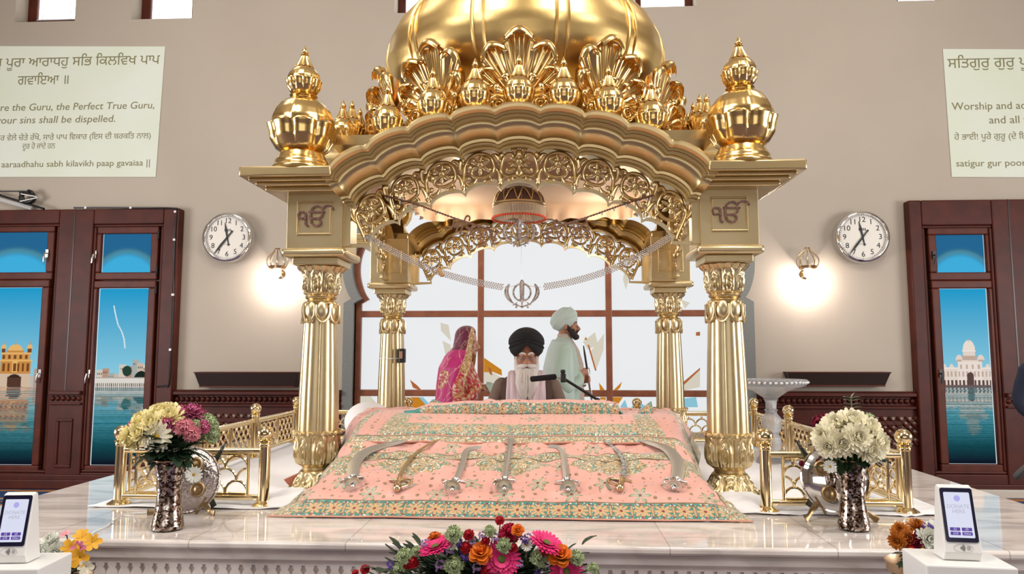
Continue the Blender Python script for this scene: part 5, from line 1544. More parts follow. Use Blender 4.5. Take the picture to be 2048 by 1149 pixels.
# ================================================================ crystal pedestal dish
cut = mat('cut_crystal', (.96, .96, .98), 0, .04, trans=.75, ior=1.5, bump=(90, .5))
c = G(1568, 926, PZ + .006); c = Vector((min(c.x, XRr - .14), c.y, c.z))
t = thing('crystal_pedestal_dish', (c.x, c.y, PZ + .004), 'tall cut crystal pedestal dish standing on the white sheet behind the right railing', 'dish')
m = MB(); m.lathe([(.100, 0), (.105, .012), (.10, .03), (.085, .045), (.05, .055), (.035, .06)], 48, fn=lambda a, q, r, z: (r * (1 + .015 * cos(24 * a)), z), sub=2); m.build('foot', cut, t, local=True)
m = MB(); m.lathe([(.035, .06), (.055, .09), (.062, .13), (.058, .17), (.042, .19), (.046, .20), (.06, .22), (.066, .26), (.06, .30), (.04, .325), (.034, .34), (.044, .35), (.034, .36), (.036, .40), (.048, .43)], 48, fn=lambda a, q, r, z: (r * (1 + .05 * cos(12 * a) * abs(sin(z * 60))), z), sub=3); m.build('stem', cut, t, local=True)
m = MB(); m.lathe([(.03, .42), (.06, .44), (.11, .475), (.18, .50), (.226, .515), (.236, .53), (.238, .552), (.232, .556), (.224, .545), (.17, .52), (.10, .49), (.04, .46)], 64, fn=lambda a, q, r, z: (r, z + .0), sub=2)
m.build('bowl', cut, t, local=True)
m = MB()
for k in range(44):
    a = 2 * PI * k / 44; m.ball((.238 * cos(a), .238 * sin(a), .538), (.012, .012, .010), 8, 6)
m.build('mirrored_band', mat('silver_studs', (.8, .8, .82), 1, .12), t, local=True)

# ================================================================ shields with crossed swords
mir = mat('hammered_silver', (.60, .55, .52), 1, .14, bump=(46, .8), vary=(14, (.34, .27, .24)))
mir2 = mat('smooth_silver', (.74, .72, .70), 1, .08)
brz = mat('dark_brass', (.30, .20, .10), 1, .38)
def shield(px, py, y, R, silver, side, label):
    c = P(px, py, y)
    t = thing('shield_display', (c.x, y, PZ + .006), label, 'shield')
    cz = c.z - PZ - .006
    tilt = Matrix.Rotation(PI / 2 - .16, 3, 'X')
    m = MB(); m.lathe([(0, .05), (R * .4, .046), (R * .75, .030), (R * .93, .012), (R * .97, .016), (R, .010), (R * .985, .0), (R * .9, -.004), (0, .02)], 56, (0, 0, cz), rotm=tilt, sub=2, cap=False); d = m.build('dish', silver, t, local=True)
    for k in range(4):
        a = PI / 4 + k * PI / 2 + .2; p = tilt @ Vector((R * .52 * cos(a), R * .52 * sin(a), .040)) + Vector((0, 0, cz))
        m = MB(); m.lathe([(.034, 0), (.035, .005), (.030, .009), (.022, .006), (.014, .008), (.008, .013), (0, .014)], 24, p, rotm=tilt); m.build('boss', brz, t, local=True)
    for s in (-1, 1):
        m = MB(); top = Vector((s * R * .98, .035, cz + R * 1.08)); bot = Vector((-s * R * .72, .03, cz - R * .85))
        path = catmull([bot, bot.lerp(top, .35) + Vector((0, .03, .02)), bot.lerp(top, .7) + Vector((s * .012, .03, .0)), top], 8); n = len(path)
        m.tube(path, [.016] * (n - 8) + [.016 - .0018 * i for i in range(8)], 6, flat=((0, 1, 0), 1, .25)); m.build('blade', M['black'] if False else mat('dark_blade', (.16, .19, .18), 1, .18), t, local=True)
        m = MB(); h0 = bot; h1 = Vector((-s * R * 1.02, -.01, .0)); m.tube(catmull([h0 + Vector((s * .05, -.055, .05)), h0 + Vector((0, -.06, 0)), h0.lerp(h1, .55) + Vector((0, -.06, .0)), h1 + Vector((0, -.055, .004))], 5), [.016, .016, .016, .015, .014, .013, .012, .011, .011, .011, .011, .012, .014, .016, .018, .018], 8, flat=((0, 1, 0), 1, .55))
        m.tube([h0 + Vector((s * .055, -.06, -.02)), h0 + Vector((s * .012, -.062, .055))], .006, 8); m.build('hilt_foot', brz, t, local=True)
shield(379, 960, 3.34, .150, mir, 1, 'round hammered silver shield on crossed swords behind the left vase')
shield(1668, 958, 3.36, .150, mir2, -1, 'round mirror silver shield on crossed swords behind the right vase')
# ================================================================ flowers
def fmat(name, col, k=.12): return mat(name, srgb(*col), 0, .6, vary=(60, tuple(c * (1 - k) for c in srgb(*col))))
FM = {'cream': fmat('cream_petals', (252, 244, 214)), 'yellow': fmat('pale_yellow_petals', (252, 238, 178)), 'white': fmat('white_petals', (240, 240, 228)), 'pink': fmat('pink_petals', (216, 112, 150), .25),
      'salmon': fmat('salmon_pink_petals', (236, 150, 160), .2), 'hot': fmat('hot_pink_petals', (228, 40, 116), .2), 'crimson': fmat('crimson_petals', (206, 26, 74), .3), 'red': fmat('red_petals', (208, 28, 44), .3),
      'orange': fmat('orange_petals', (240, 124, 30), .3), 'amber': fmat('amber_petals', (238, 176, 40), .2), 'bronze': fmat('bronze_petals', (206, 122, 40), .35), 'green': fmat('pale_green_petals', (186, 200, 150), .2),
      'purple': fmat('purple_petals', (84, 44, 140), .3), 'lilac': fmat('lilac_petals', (170, 130, 184), .25), 'wine': fmat('wine_red_petals', (140, 18, 50), .4)}
leafm = mat('dark_green_leaves', srgb(38, 62, 36), 0, .45, vary=(20, srgb(24, 42, 26)))
leafp = mat('grey_green_leaves', srgb(132, 152, 120), 0, .5)
stemm = mat('green_stems', srgb(66, 96, 54), 0, .5)
heart = mat('yellow_flower_centre', srgb(196, 160, 50), 0, .7); heartd = mat('green_flower_centre', srgb(88, 100, 40), 0, .7)
def petal(m, a, el, L, W, r0=0., cup=.15, tip=0., z0=0., notch=0.):
    """one petal pointing out at azimuth a, raised by el; tip bends it at the end"""
    rows = [(0, .35), (.35, .85), (.7, 1.0), (.92, .72), (1.0, .18 if not notch else .8)]
    base = len(m.v); vs = []
    for s, w in rows:
        e = el + tip * s * s
        d = r0 + L * s * cos(e); z = z0 + L * s * sin(el + tip * s * .6)
        for u in (-1, 0, 1):
            x = u * w * W * .5; zz = z + cup * abs(u) * W * .5 * w
            dd = d - (notch * L if (s == 1.0 and u == 0) else 0)
            vs.append((dd * cos(a) - x * sin(a), dd * sin(a) + x * cos(a), zz))
    m.add(vs, [(3 * i + k, 3 * i + k + 1, 3 * i + 4 + k, 3 * i + 3 + k) for i in range(len(rows) - 1) for k in range(2)])
rnd = random.Random(3)
def bloom(kind):
    m = MB(); c = None
    if kind == 'mum':
        for n, el, L, z in ((17, -.12, 1.0, 0), (17, .10, .98, .05), (15, .38, .88, .1), (13, .68, .74, .14), (10, .98, .58, .16), (7, 1.25, .42, .16)):
            for k in range(n): petal(m, 2 * PI * (k + rnd.random() * .6) / n, el + rnd.uniform(-.09, .09), L * rnd.uniform(.9, 1.04), .26, .04, .25, .35, z)
    elif kind == 'daisy':
        for n, el, L, z in ((15, -.05, 1.0, 0), (13, .14, .92, .03)):
            for k in range(n): petal(m, 2 * PI * (k + rnd.random() * .3) / n, el, L, .28, .1, .15, .1, z)
        c = [(0, .12), (.14, .10), (.22, .05), (.2, 0)]
    elif kind == 'gerbera':
        for n, el, L, z in ((26, .02, 1.0, 0), (24, .10, .90, .03), (22, .22, .6, .05), (20, .45, .42, .06)):
            for k in range(n): petal(m, 2 * PI * (k + rnd.random() * .3) / n, el + rnd.uniform(-.05, .05), L * rnd.uniform(.94, 1.03), .20, .12, .12, .12, z)
        c = [(0, .16), (.12, .17), (.22, .13), (.25, .06), (.2, 0)]
    elif kind == 'carnation':
        for n, el, L, z in ((12, .05, 1.0, 0), (12, .35, .95, .05), (11, .65, .88, .1), (9, .95, .78, .12), (7, 1.2, .7, .12), (4, 1.45, .66, .12)):
            for k in range(n): petal(m, 2 * PI * (k + rnd.random() * .7) / n, el + rnd.uniform(-.12, .12), L * rnd.uniform(.88, 1.05), .46, .03, rnd.uniform(-.4, .5), rnd.uniform(-.1, .5), z, .14)
    elif kind == 'rose':
        for n, el, L, W, tip, z in ((5, .25, 1.0, 1.0, -.2, 0), (5, .7, 1.0, .95, -.3, 0), (5, 1.05, .98, .85, -.2, 0), (4, 1.25, .95, .7, .2, .03), (4, 1.4, .9, .5, .5, .06), (3, 1.5, .88, .36, .8, .06)):
            for k in range(n): petal(m, 2 * PI * (k + .37 * n) / n + L * 9, el, L, W, .04, .42, tip, z)
    elif kind == 'tulip':
        for n, el, L, r in ((3, 1.15, 1.3, .1), (3, 1.25, 1.25, .06)):
            for k in range(n): petal(m, 2 * PI * (k + .5 * (n == 3 and r < .1)) / n, el, L, .9, r, .45, .55)
    elif kind == 'cluster':
        for k in range(26):
            d = Vector((rnd.uniform(-1, 1), rnd.uniform(-1, 1), rnd.uniform(-.3, 1))).normalized() * rnd.uniform(.5, 1)
            for q in range(4): petal_c = 2 * PI * q / 4; m.ball(d + Vector((cos(petal_c) * .1, sin(petal_c) * .1, 0)), (.11, .11, .08), 6, 4)
    elif kind == 'alstro':
        for n, el, L, W in ((3, .45, 1.0, .75), (3, .6, .95, .5)):
            for k in range(n): petal(m, 2 * PI * (k + (.5 if W < .6 else 0)) / n, el, L, W, .05, .3, -.3)
    return m, c
BM = {}
def bloom_mesh(kind, col):
    if (kind, col) not in BM:
        m, c = bloom(kind); me = m.mesh(kind, FM[col], smooth=0)
        for p in me.polygons: p.use_smooth = kind != 'cluster'
        ce = None
        if c:
            mm = MB(); mm.lathe(c, 16, fn=lambda a, t, r, z: (r, z + .015 * sin(7 * a) * t)); ce = mm.mesh('flower_centre', heart if kind == 'daisy' else heartd)
        BM[(kind, col)] = (me, ce)
    return BM[(kind, col)]
KN = {'mum': 'chrysanthemum', 'daisy': 'daisy', 'gerbera': 'gerbera', 'carnation': 'carnation', 'rose': 'rose', 'tulip': 'tulip', 'cluster': 'statice', 'alstro': 'alstroemeria'}
CN = {'cream': 'cream', 'yellow': 'pale yellow', 'white': 'white', 'pink': 'pink', 'salmon': 'salmon pink', 'hot': 'hot pink', 'crimson': 'crimson pink', 'red': 'red', 'orange': 'orange', 'amber': 'amber yellow', 'bronze': 'bronze', 'green': 'pale green', 'purple': 'purple', 'lilac': 'lilac', 'wine': 'wine red'}
ORD = ['leftmost', 'second from the left', 'third from the left', 'fourth from the left', 'fifth from the left', 'sixth from the left', 'seventh from the left', 'eighth from the left', 'ninth from the left', 'tenth from the left', 'eleventh from the left', 'twelfth from the left', 'thirteenth from the left', 'fourteenth from the left', 'fifteenth from the left']
def flowers(items, place, root, where, k=1.1):
    """items: (kind, colour, px, py, depth, radius px, facing); stems run to root"""
    groups = {}
    for it in items: groups.setdefault((it[0], it[1]), []).append(it)
    for (kind, col), its in groups.items():
        its.sort(key=lambda q: q[2])
        for n, (_, _, px, py, Y, rp, face) in enumerate(its):
            p = P(px, py, Y); r = rp * Y / FPX * k
            if len(its) == 1: lab = 'the only %s %s bloom %s' % (CN[col], KN[kind], where)
            elif n == len(its) - 1: lab = 'rightmost %s %s bloom %s' % (CN[col], KN[kind], where)
            else: lab = '%s %s %s bloom %s' % (ORD[n], CN[col], KN[kind], where)
            lab = lab[0].lower() + lab[1:]
            t = thing(KN[kind], tuple(p), lab, 'flower', '%s %s blooms %s' % (CN[col], KN[kind], where) if len(its) > 1 else None)
            me, ce = bloom_mesh(kind, col)
            q = Vector(face).normalized().to_track_quat('Z', 'Y')
            b = bpy.data.objects.new('bloom', me); COL.objects.link(b); b.parent = t; b.scale = (r, r, r); b.rotation_mode = 'QUATERNION'; b.rotation_quaternion = q
            if ce:
                e = bpy.data.objects.new('flower_centre', ce); COL.objects.link(e); e.parent = b
            rt = Vector(root); mid = p.lerp(rt, .5) + Vector((0, .01, .015)); f = Vector(face).normalized()
            m = MB(); m.lathe([(.0, -.0), (.2 * r, .02 * r), (.18 * r, -.25 * r), (.03, -.0)][:0] or [(.22 * r, .02 * r), (.16 * r, -.28 * r), (.03 * r, -.4 * r)], 10, p, rotm=q.to_matrix())
            end = p - f * .35 * r
            m.tube(catmull([end, end - f * .02 + (rt - end) * .15, mid, rt], 4), .0022, 5)
            m.build('stem', stemm, t)
def leaf_blade(m, p, d, L, W, up=(0, 0, 1), bend=.3):
    d = Vector(d).normalized(); s = d.cross(Vector(up)); s = s.normalized() if s.length > .01 else Vector((1, 0, 0)); n = s.cross(d); p = Vector(p)
    rows = [(0, .1), (.2, .7), (.45, 1), (.75, .7), (1, .02)]; vs = []
    for t, w in rows:
        c = p + d * L * t - n * bend * L * t * t
        for u in (-1, 0, 1): vs.append(c + s * u * w * W * .5 + n * abs(u) * W * .12)
    m.add(vs, [(3 * i + k, 3 * i + k + 1, 3 * i + 4 + k, 3 * i + 3 + k) for i in range(4) for k in range(2)])
def foliage(name, c, rad, n, L, m_, label, seed=1, zmin=-1, updir=.3):
    r = random.Random(seed); m = MB(); c = Vector(c)
    for k in range(n):
        d = Vector((r.uniform(-1, 1), r.uniform(-1, .7), r.uniform(zmin, 1)))
        p = c + Vector((d.x * rad[0], d.y * rad[1], d.z * rad[2])) * r.uniform(.3, .95)
        dd = (d + Vector((0, -.2, updir))).normalized(); l = L * r.uniform(.7, 1.3)
        leaf_blade(m, p, dd, l, l * .55, bend=r.uniform(0, .5))
    o = m.build(name, m_, smooth=0)
    for p in o.data.polygons: p.use_smooth = True
    o['kind'] = 'stuff'
    return tag(o, label, 'foliage')
# ---- mirrored vases
def mosaic():
    m = mat('cracked_mirror_mosaic', (.6, .5, .44), 1, .16); nt = m.node_tree; b = nt.nodes['Principled BSDF']
    tc = nt.nodes.new('ShaderNodeTexCoord'); v = nt.nodes.new('ShaderNodeTexVoronoi'); v.inputs['Scale'].default_value = 120
    nt.links.new(tc.outputs['Object'], v.inputs['Vector'])
    r = nt.nodes.new('ShaderNodeValToRGB'); e = r.color_ramp.elements
    e[0].position = .1; e[0].color = (*srgb(46, 30, 24), 1); e[1].position = .9; e[1].color = (*srgb(214, 204, 196), 1); q = e.new(.5); q.color = (*srgb(116, 94, 80), 1)
    sp = nt.nodes.new('ShaderNodeSeparateColor'); nt.links.new(v.outputs['Color'], sp.inputs[0]); nt.links.new(sp.outputs[0], r.inputs[0]); nt.links.new(r.outputs[0], b.inputs['Base Color'])
    bp = nt.nodes.new('ShaderNodeBump'); bp.inputs['Strength'].default_value = .9; bp.inputs['Distance'].default_value = .004
    nt.links.new(sp.outputs[1], bp.inputs['Height']); nt.links.new(bp.outputs[0], b.inputs['Normal'])
    return m
vm = mosaic(); VY = 3.06
def vase(px, label):
    c = G(px, 1060, PZ)
    t = thing('mosaic_vase', (c.x, c.y, PZ + .001), label, 'vase')
    m = MB(); m.lathe([(.055, 0), (.062, .006), (.063, .02), (.056, .06), (.048, .11), (.046, .15), (.050, .20), (.058, .245), (.065, .282), (.061, .284), (.054, .25), (.046, .20), (.042, .15)], 48, sub=3, cap=False); m.lathe([(0, .008), (.055, .008), (.055, 0), (0, 0)], 32, cap=False)
    m.build('mirrored_body', vm, t, local=True)
    m = MB(); m.tube([(.0635 * cos(q * PI / 20), .0635 * sin(q * PI / 20), .284) for q in range(40)], .0032, 8, closed=True); m.build('copper_rim', mat('copper_rim', (.45, .26, .16), 1, .3), t, local=True)
    return c
cl = vase(335, 'mirrored mosaic vase of cream and pink flowers at the front left of the platform')
cr = vase(1708, 'mirrored mosaic vase of cream chrysanthemums at the front right of the platform')
U = (0, -.55, .8)
L_ = [('mum', 'yellow', 262, 872, 3.02, 30, (-.8, -.5, .3)), ('mum', 'yellow', 290, 846, 3.06, 33, (-.5, -.6, .6)), ('mum', 'yellow', 322, 832, 3.10, 33, (-.2, -.5, .8)), ('mum', 'yellow', 343, 838, 3.02, 30, (0, -.7, .7)), ('mum', 'yellow', 272, 880, 3.0, 26, (-.6, -.8, 0)),
      ('mum', 'yellow', 286, 866, 2.98, 28, (-.4, -.9, .2)), ('mum', 'yellow', 309, 850, 2.99, 30, (-.2, -.8, .5)), ('mum', 'yellow', 336, 826, 3.12, 28, (.1, -.3, .9)), ('daisy', 'cream', 314, 874, 2.96, 31, (-.05, -.95, -.05)), ('daisy', 'cream', 292, 868, 2.965, 22, (-.3, -.9, .1)),
      ('carnation', 'pink', 364, 830, 3.06, 22, (.1, -.5, .8)), ('carnation', 'pink', 386, 830, 3.08, 25, (.3, -.5, .8)), ('carnation', 'pink', 398, 836, 3.1, 20, (.5, -.4, .7)), ('carnation', 'pink', 335, 852, 2.99, 20, (0, -.9, .3)), ('carnation', 'salmon', 370, 857, 3.0, 22, (.2, -.9, .2)), ('carnation', 'salmon', 384, 868, 3.0, 19, (.4, -.9, -.1)),
      ('carnation', 'pink', 405, 855, 3.05, 17, (.8, -.5, .1)), ('carnation', 'pink', 266, 851, 3.1, 12, (-.7, -.2, .6)), ('carnation', 'green', 412, 850, 3.1, 26, (.7, -.4, .4)), ('carnation', 'green', 420, 868, 3.12, 22, (.8, -.5, 0)), ('carnation', 'green', 390, 852, 3.03, 14, (.4, -.8, .3)), ('daisy', 'white', 388, 950, 3.0, 16, (.3, -.95, -.1))]
flowers(L_, None, (cl.x, cl.y, PZ + .2), 'in the left mirrored vase', 1.0)
R_ = [('mum', 'cream', 1652, 874, 3.04, 30, (-.7, -.6, .3)), ('mum', 'cream', 1674, 856, 3.08, 34, (-.3, -.6, .7)), ('mum', 'cream', 1704, 850, 3.06, 36, (0, -.6, .8)), ('mum', 'cream', 1732, 862, 3.04, 34, (.3, -.7, .6)), ('mum', 'cream', 1748, 888, 3.02, 34, (.6, -.8, .1)),
      ('mum', 'cream', 1684, 886, 2.99, 30, (-.2, -.95, 0)), ('mum', 'cream', 1712, 876, 2.98, 32, (.05, -.95, .2)), ('mum', 'cream', 1658, 892, 3.0, 26, (-.5, -.85, -.1)), ('mum', 'cream', 1734, 898, 2.99, 26, (.3, -.9, -.2)), ('mum', 'cream', 1745, 914, 3.02, 16, (.6, -.7, -.4)),
      ('carnation', 'salmon', 1718, 838, 3.12, 15, (.1, -.4, .9)), ('carnation', 'wine', 1640, 846, 3.16, 18, (-.5, -.4, .7)), ('carnation', 'wine', 1652, 838, 3.2, 13, (-.3, -.3, .9)), ('carnation', 'green', 1737, 838, 3.1, 13, (.4, -.3, .9)), ('daisy', 'white', 1660, 934, 3.02, 12, (-.3, -.9, .1)), ('carnation', 'wine', 1604, 928, 3.15, 7, (-.8, -.4, .2))]
flowers(R_, None, (cr.x, cr.y, PZ + .2), 'in the right mirrored vase', 1.0)
for c, side, s in ((cl, 'left', 5), (cr, 'right', 9)):
    f = foliage('bouquet_foliage', (c.x - .01 + (.01 if side == 'left' else .03), c.y + .01, PZ + .322), (.085, .055, .04), 150, .07, leafm, 'dark green leaves below the blooms in the %s mirrored vase' % side, s)
m = MB(); b0 = P(1712, 850, 3.1)
stemp = catmull([b0, P(1708, 835, 3.1), P(1704, 818, 3.1), P(1702, 798, 3.1)], 6); m.tube(stemp, .002, 5)
for i in range(4, len(stemp), 2):
    for s in (-1, 1): leaf_blade(m, stemp[i], (s * .9, -.2, .5), .036, .018)
leaf_blade(m, stemp[-1], (.3, 0, 1), .03, .015)
o = m.build('leafy_sprig', leafp, smooth=0); tag(o, 'grey green leafy sprig rising above the flowers in the right mirrored vase', 'foliage')

# ---- bowls of flowers beside the card readers
def dish(px, py, y, R, label, col):
    c = P(px, py, y); t = thing('flower_bowl', (c.x, c.y, 0), label, 'bowl'); z = c.z
    m = MB(); m.lathe([(R * .25, z - .09), (R * .7, z - .07), (R * .95, z - .03), (R, z), (R * .96, z + .002), (R * .9, z - .03), (0, z - .05)], 48, sub=2, cap=False); m.build('bowl', col, t, local=True)
    m = MB(); m.lathe([(.13, 0), (.13, .02), (.03, .04), (.025, z - .10), (.06, z - .085)], 32); m.build('pedestal', M['white'], t, local=True)
    return c
gb = mat('gilded_bowl', (.62, .42, .26), .8, .35)
db = dish(1848, 1126, 2.675, .125, 'gold rimmed bowl of autumn flowers beside the right card reader', gb)
dl = dish(110, 1158, 2.675, .125, 'gold rimmed bowl of yellow and white flowers beside the left card reader', gb)
BR = [('mum', 'bronze', 1801, 1064, 2.50, 17, (-.4, -.7, .6)), ('mum', 'bronze', 1833, 1056, 2.54, 18, (0, -.6, .8)), ('mum', 'bronze', 1796, 1082, 2.45, 17, (-.6, -.8, 0)), ('mum', 'bronze', 1814, 1078, 2.45, 16, (-.1, -.9, .3)), ('mum', 'wine', 1829, 1086, 2.44, 17, (.1, -.95, .1)), ('mum', 'white', 1853, 1078, 2.44, 22, (.1, -.95, .15)), ('mum', 'white', 1868, 1062, 2.50, 20, (.3, -.7, .6)),
      ('tulip', 'amber', 1820, 1112, 2.42, 11, (-.1, -.5, .9)), ('tulip', 'amber', 1842, 1112, 2.42, 11, (.1, -.5, .9)), ('cluster', 'purple', 1856, 1058, 2.48, 10, (0, -.4, .9)), ('cluster', 'purple', 1838, 1072, 2.46, 8, (0, -.6, .8)), ('carnation', 'red', 1822, 1099, 2.43, 9, (0, -.9, .3))]
flowers([(q[0], q[1], q[2], q[3], q[4] + .16, q[5], q[6]) for q in BR], None, (db.x, db.y, db.z - .03), 'in the gold bowl on the right')
BL = [('mum', 'white', 96, 1085, 2.5, 20, (-.2, -.7, .6)), ('mum', 'white', 108, 1106, 2.46, 20, (0, -.95, .1)), ('mum', 'white', 86, 1104, 2.47, 17, (-.4, -.9, .1)), ('alstro', 'amber', 156, 1076, 2.5, 16, (.2, -.6, .7)), ('alstro', 'amber', 176, 1086, 2.5, 16, (.6, -.7, .4)), ('alstro', 'amber', 134, 1098, 2.44, 17, (.1, -.9, .3)), ('alstro', 'amber', 152, 1116, 2.42, 18, (.2, -.9, .1)), ('alstro', 'pink', 150, 1098, 2.44, 14, (.1, -.9, .4)), ('alstro', 'salmon', 124, 1070, 2.5, 10, (-.2, -.5, .8)), ('alstro', 'cream', 164, 1134, 2.42, 14, (.4, -.9, -.1))]
flowers([(q[0], q[1], q[2] + 8, q[3], q[4] + .16, q[5], q[6]) for q in BL], None, (dl.x, dl.y, dl.z - .03), 'in the gold bowl on the left')
foliage('bowl_foliage', (db.x - .01, db.y - .02, db.z + .028), (.09, .07, .045), 140, .042, leafm, 'dark green leaves filling the right gold bowl', 21)
foliage('bowl_foliage', (dl.x + .01, dl.y - .02, dl.z + .035), (.09, .07, .055), 150, .042, leafm, 'dark green leaves filling the left gold bowl', 22)

# ---- large front arrangement
AY = 2.60
ac = P(962, 1165, AY)
t = thing('flower_stand', (ac.x, AY, 0), 'white pedestal stand under the large mixed flower arrangement in front of the platform', 'stand')
m = MB(); m.lathe([(.20, 0), (.20, .03), (.07, .06), (.055, .1), (.05, ac.z - .16), (.09, ac.z - .12), (.20, ac.z - .09), (.21, ac.z - .05), (.0, ac.z - .05)], 40, cap=False); m.build('pedestal', M['white'], t, local=True)
foliage('arrangement_foliage', (ac.x, AY, ac.z + .015), (.40, .15, .105), 700, .055, leafm, 'dark green leaves between the blooms of the large front arrangement', 31, -.4)
A = []
def ad(kind, col, zx, zy, r, face=(0, -.8, .5), dy=0.): A.append((kind, col, 680 + zx / 3.657, 1020 + zy / 3.657, AY - .13 + dy, r, face))
for zx, zy, r, f in ((700, 275, 30, (-.25, -.25, .9)), (1185, 362, 31, (0, -.97, .2)), (1655, 452, 28, (.1, -.95, .25)), (1510, 248, 30, (.35, -.3, .85))): ad('gerbera', 'hot', zx, zy, r, f)
ad('carnation', 'crimson', 1240, 185, 22, (0, -.7, .7), .05)
for zx, zy, r in ((1030, 335, 22), (1610, 355, 22), (1300, 160, 12)): ad('rose', 'orange', zx, zy, r, (0, -.6, .75))
ad('carnation', 'orange', 695, 215, 15, (-.2, -.5, .8), .05)
for zx, zy, r in ((1170, 82, 10), (945, 188, 12), (920, 280, 13), (1068, 236, 10), (535, 388, 13), (185, 440, 10), (1490, 305, 12), (1070, 455, 12), (115, 468, 8), (1270, 280, 9), (500, 410, 9)): ad('carnation', 'red', zx, zy, r, (random.uniform(-.3, .3), -.7, .6))
for zx, zy, r in ((835, 182, 18), (470, 340, 16), (832, 412, 20), (430, 440, 15), (1200, 265, 16), (1455, 358, 18), (1725, 355, 16), (1095, 158, 12), (560, 305, 11), (1850, 430, 11)): ad('carnation', 'green', zx, zy, r, (random.uniform(-.2, .2), -.85, .4))
for zx, zy, r in ((730, 410, 11), (1040, 188, 9), (1130, 205, 9), (800, 300, 9), (1000, 425, 10), (1370, 205, 9), (620, 248, 9), (1310, 400, 9), (970, 240, 8)): ad('cluster', 'lilac', zx, zy, r)
for zx, zy, r in ((905, 345, 11), (1340, 225, 9), (365, 415, 9), (860, 245, 10), (1440, 462, 8)): ad('cluster', 'purple', zx, zy, r)
for zx, zy, r in ((820, 260, 9), (1480, 272, 9), (1365, 262, 10), (1530, 285, 7)): ad('daisy', 'white', zx, zy, r, (0, -.8, .5))
flowers(A, None, (ac.x, AY, ac.z - .05), 'in the large front arrangement')

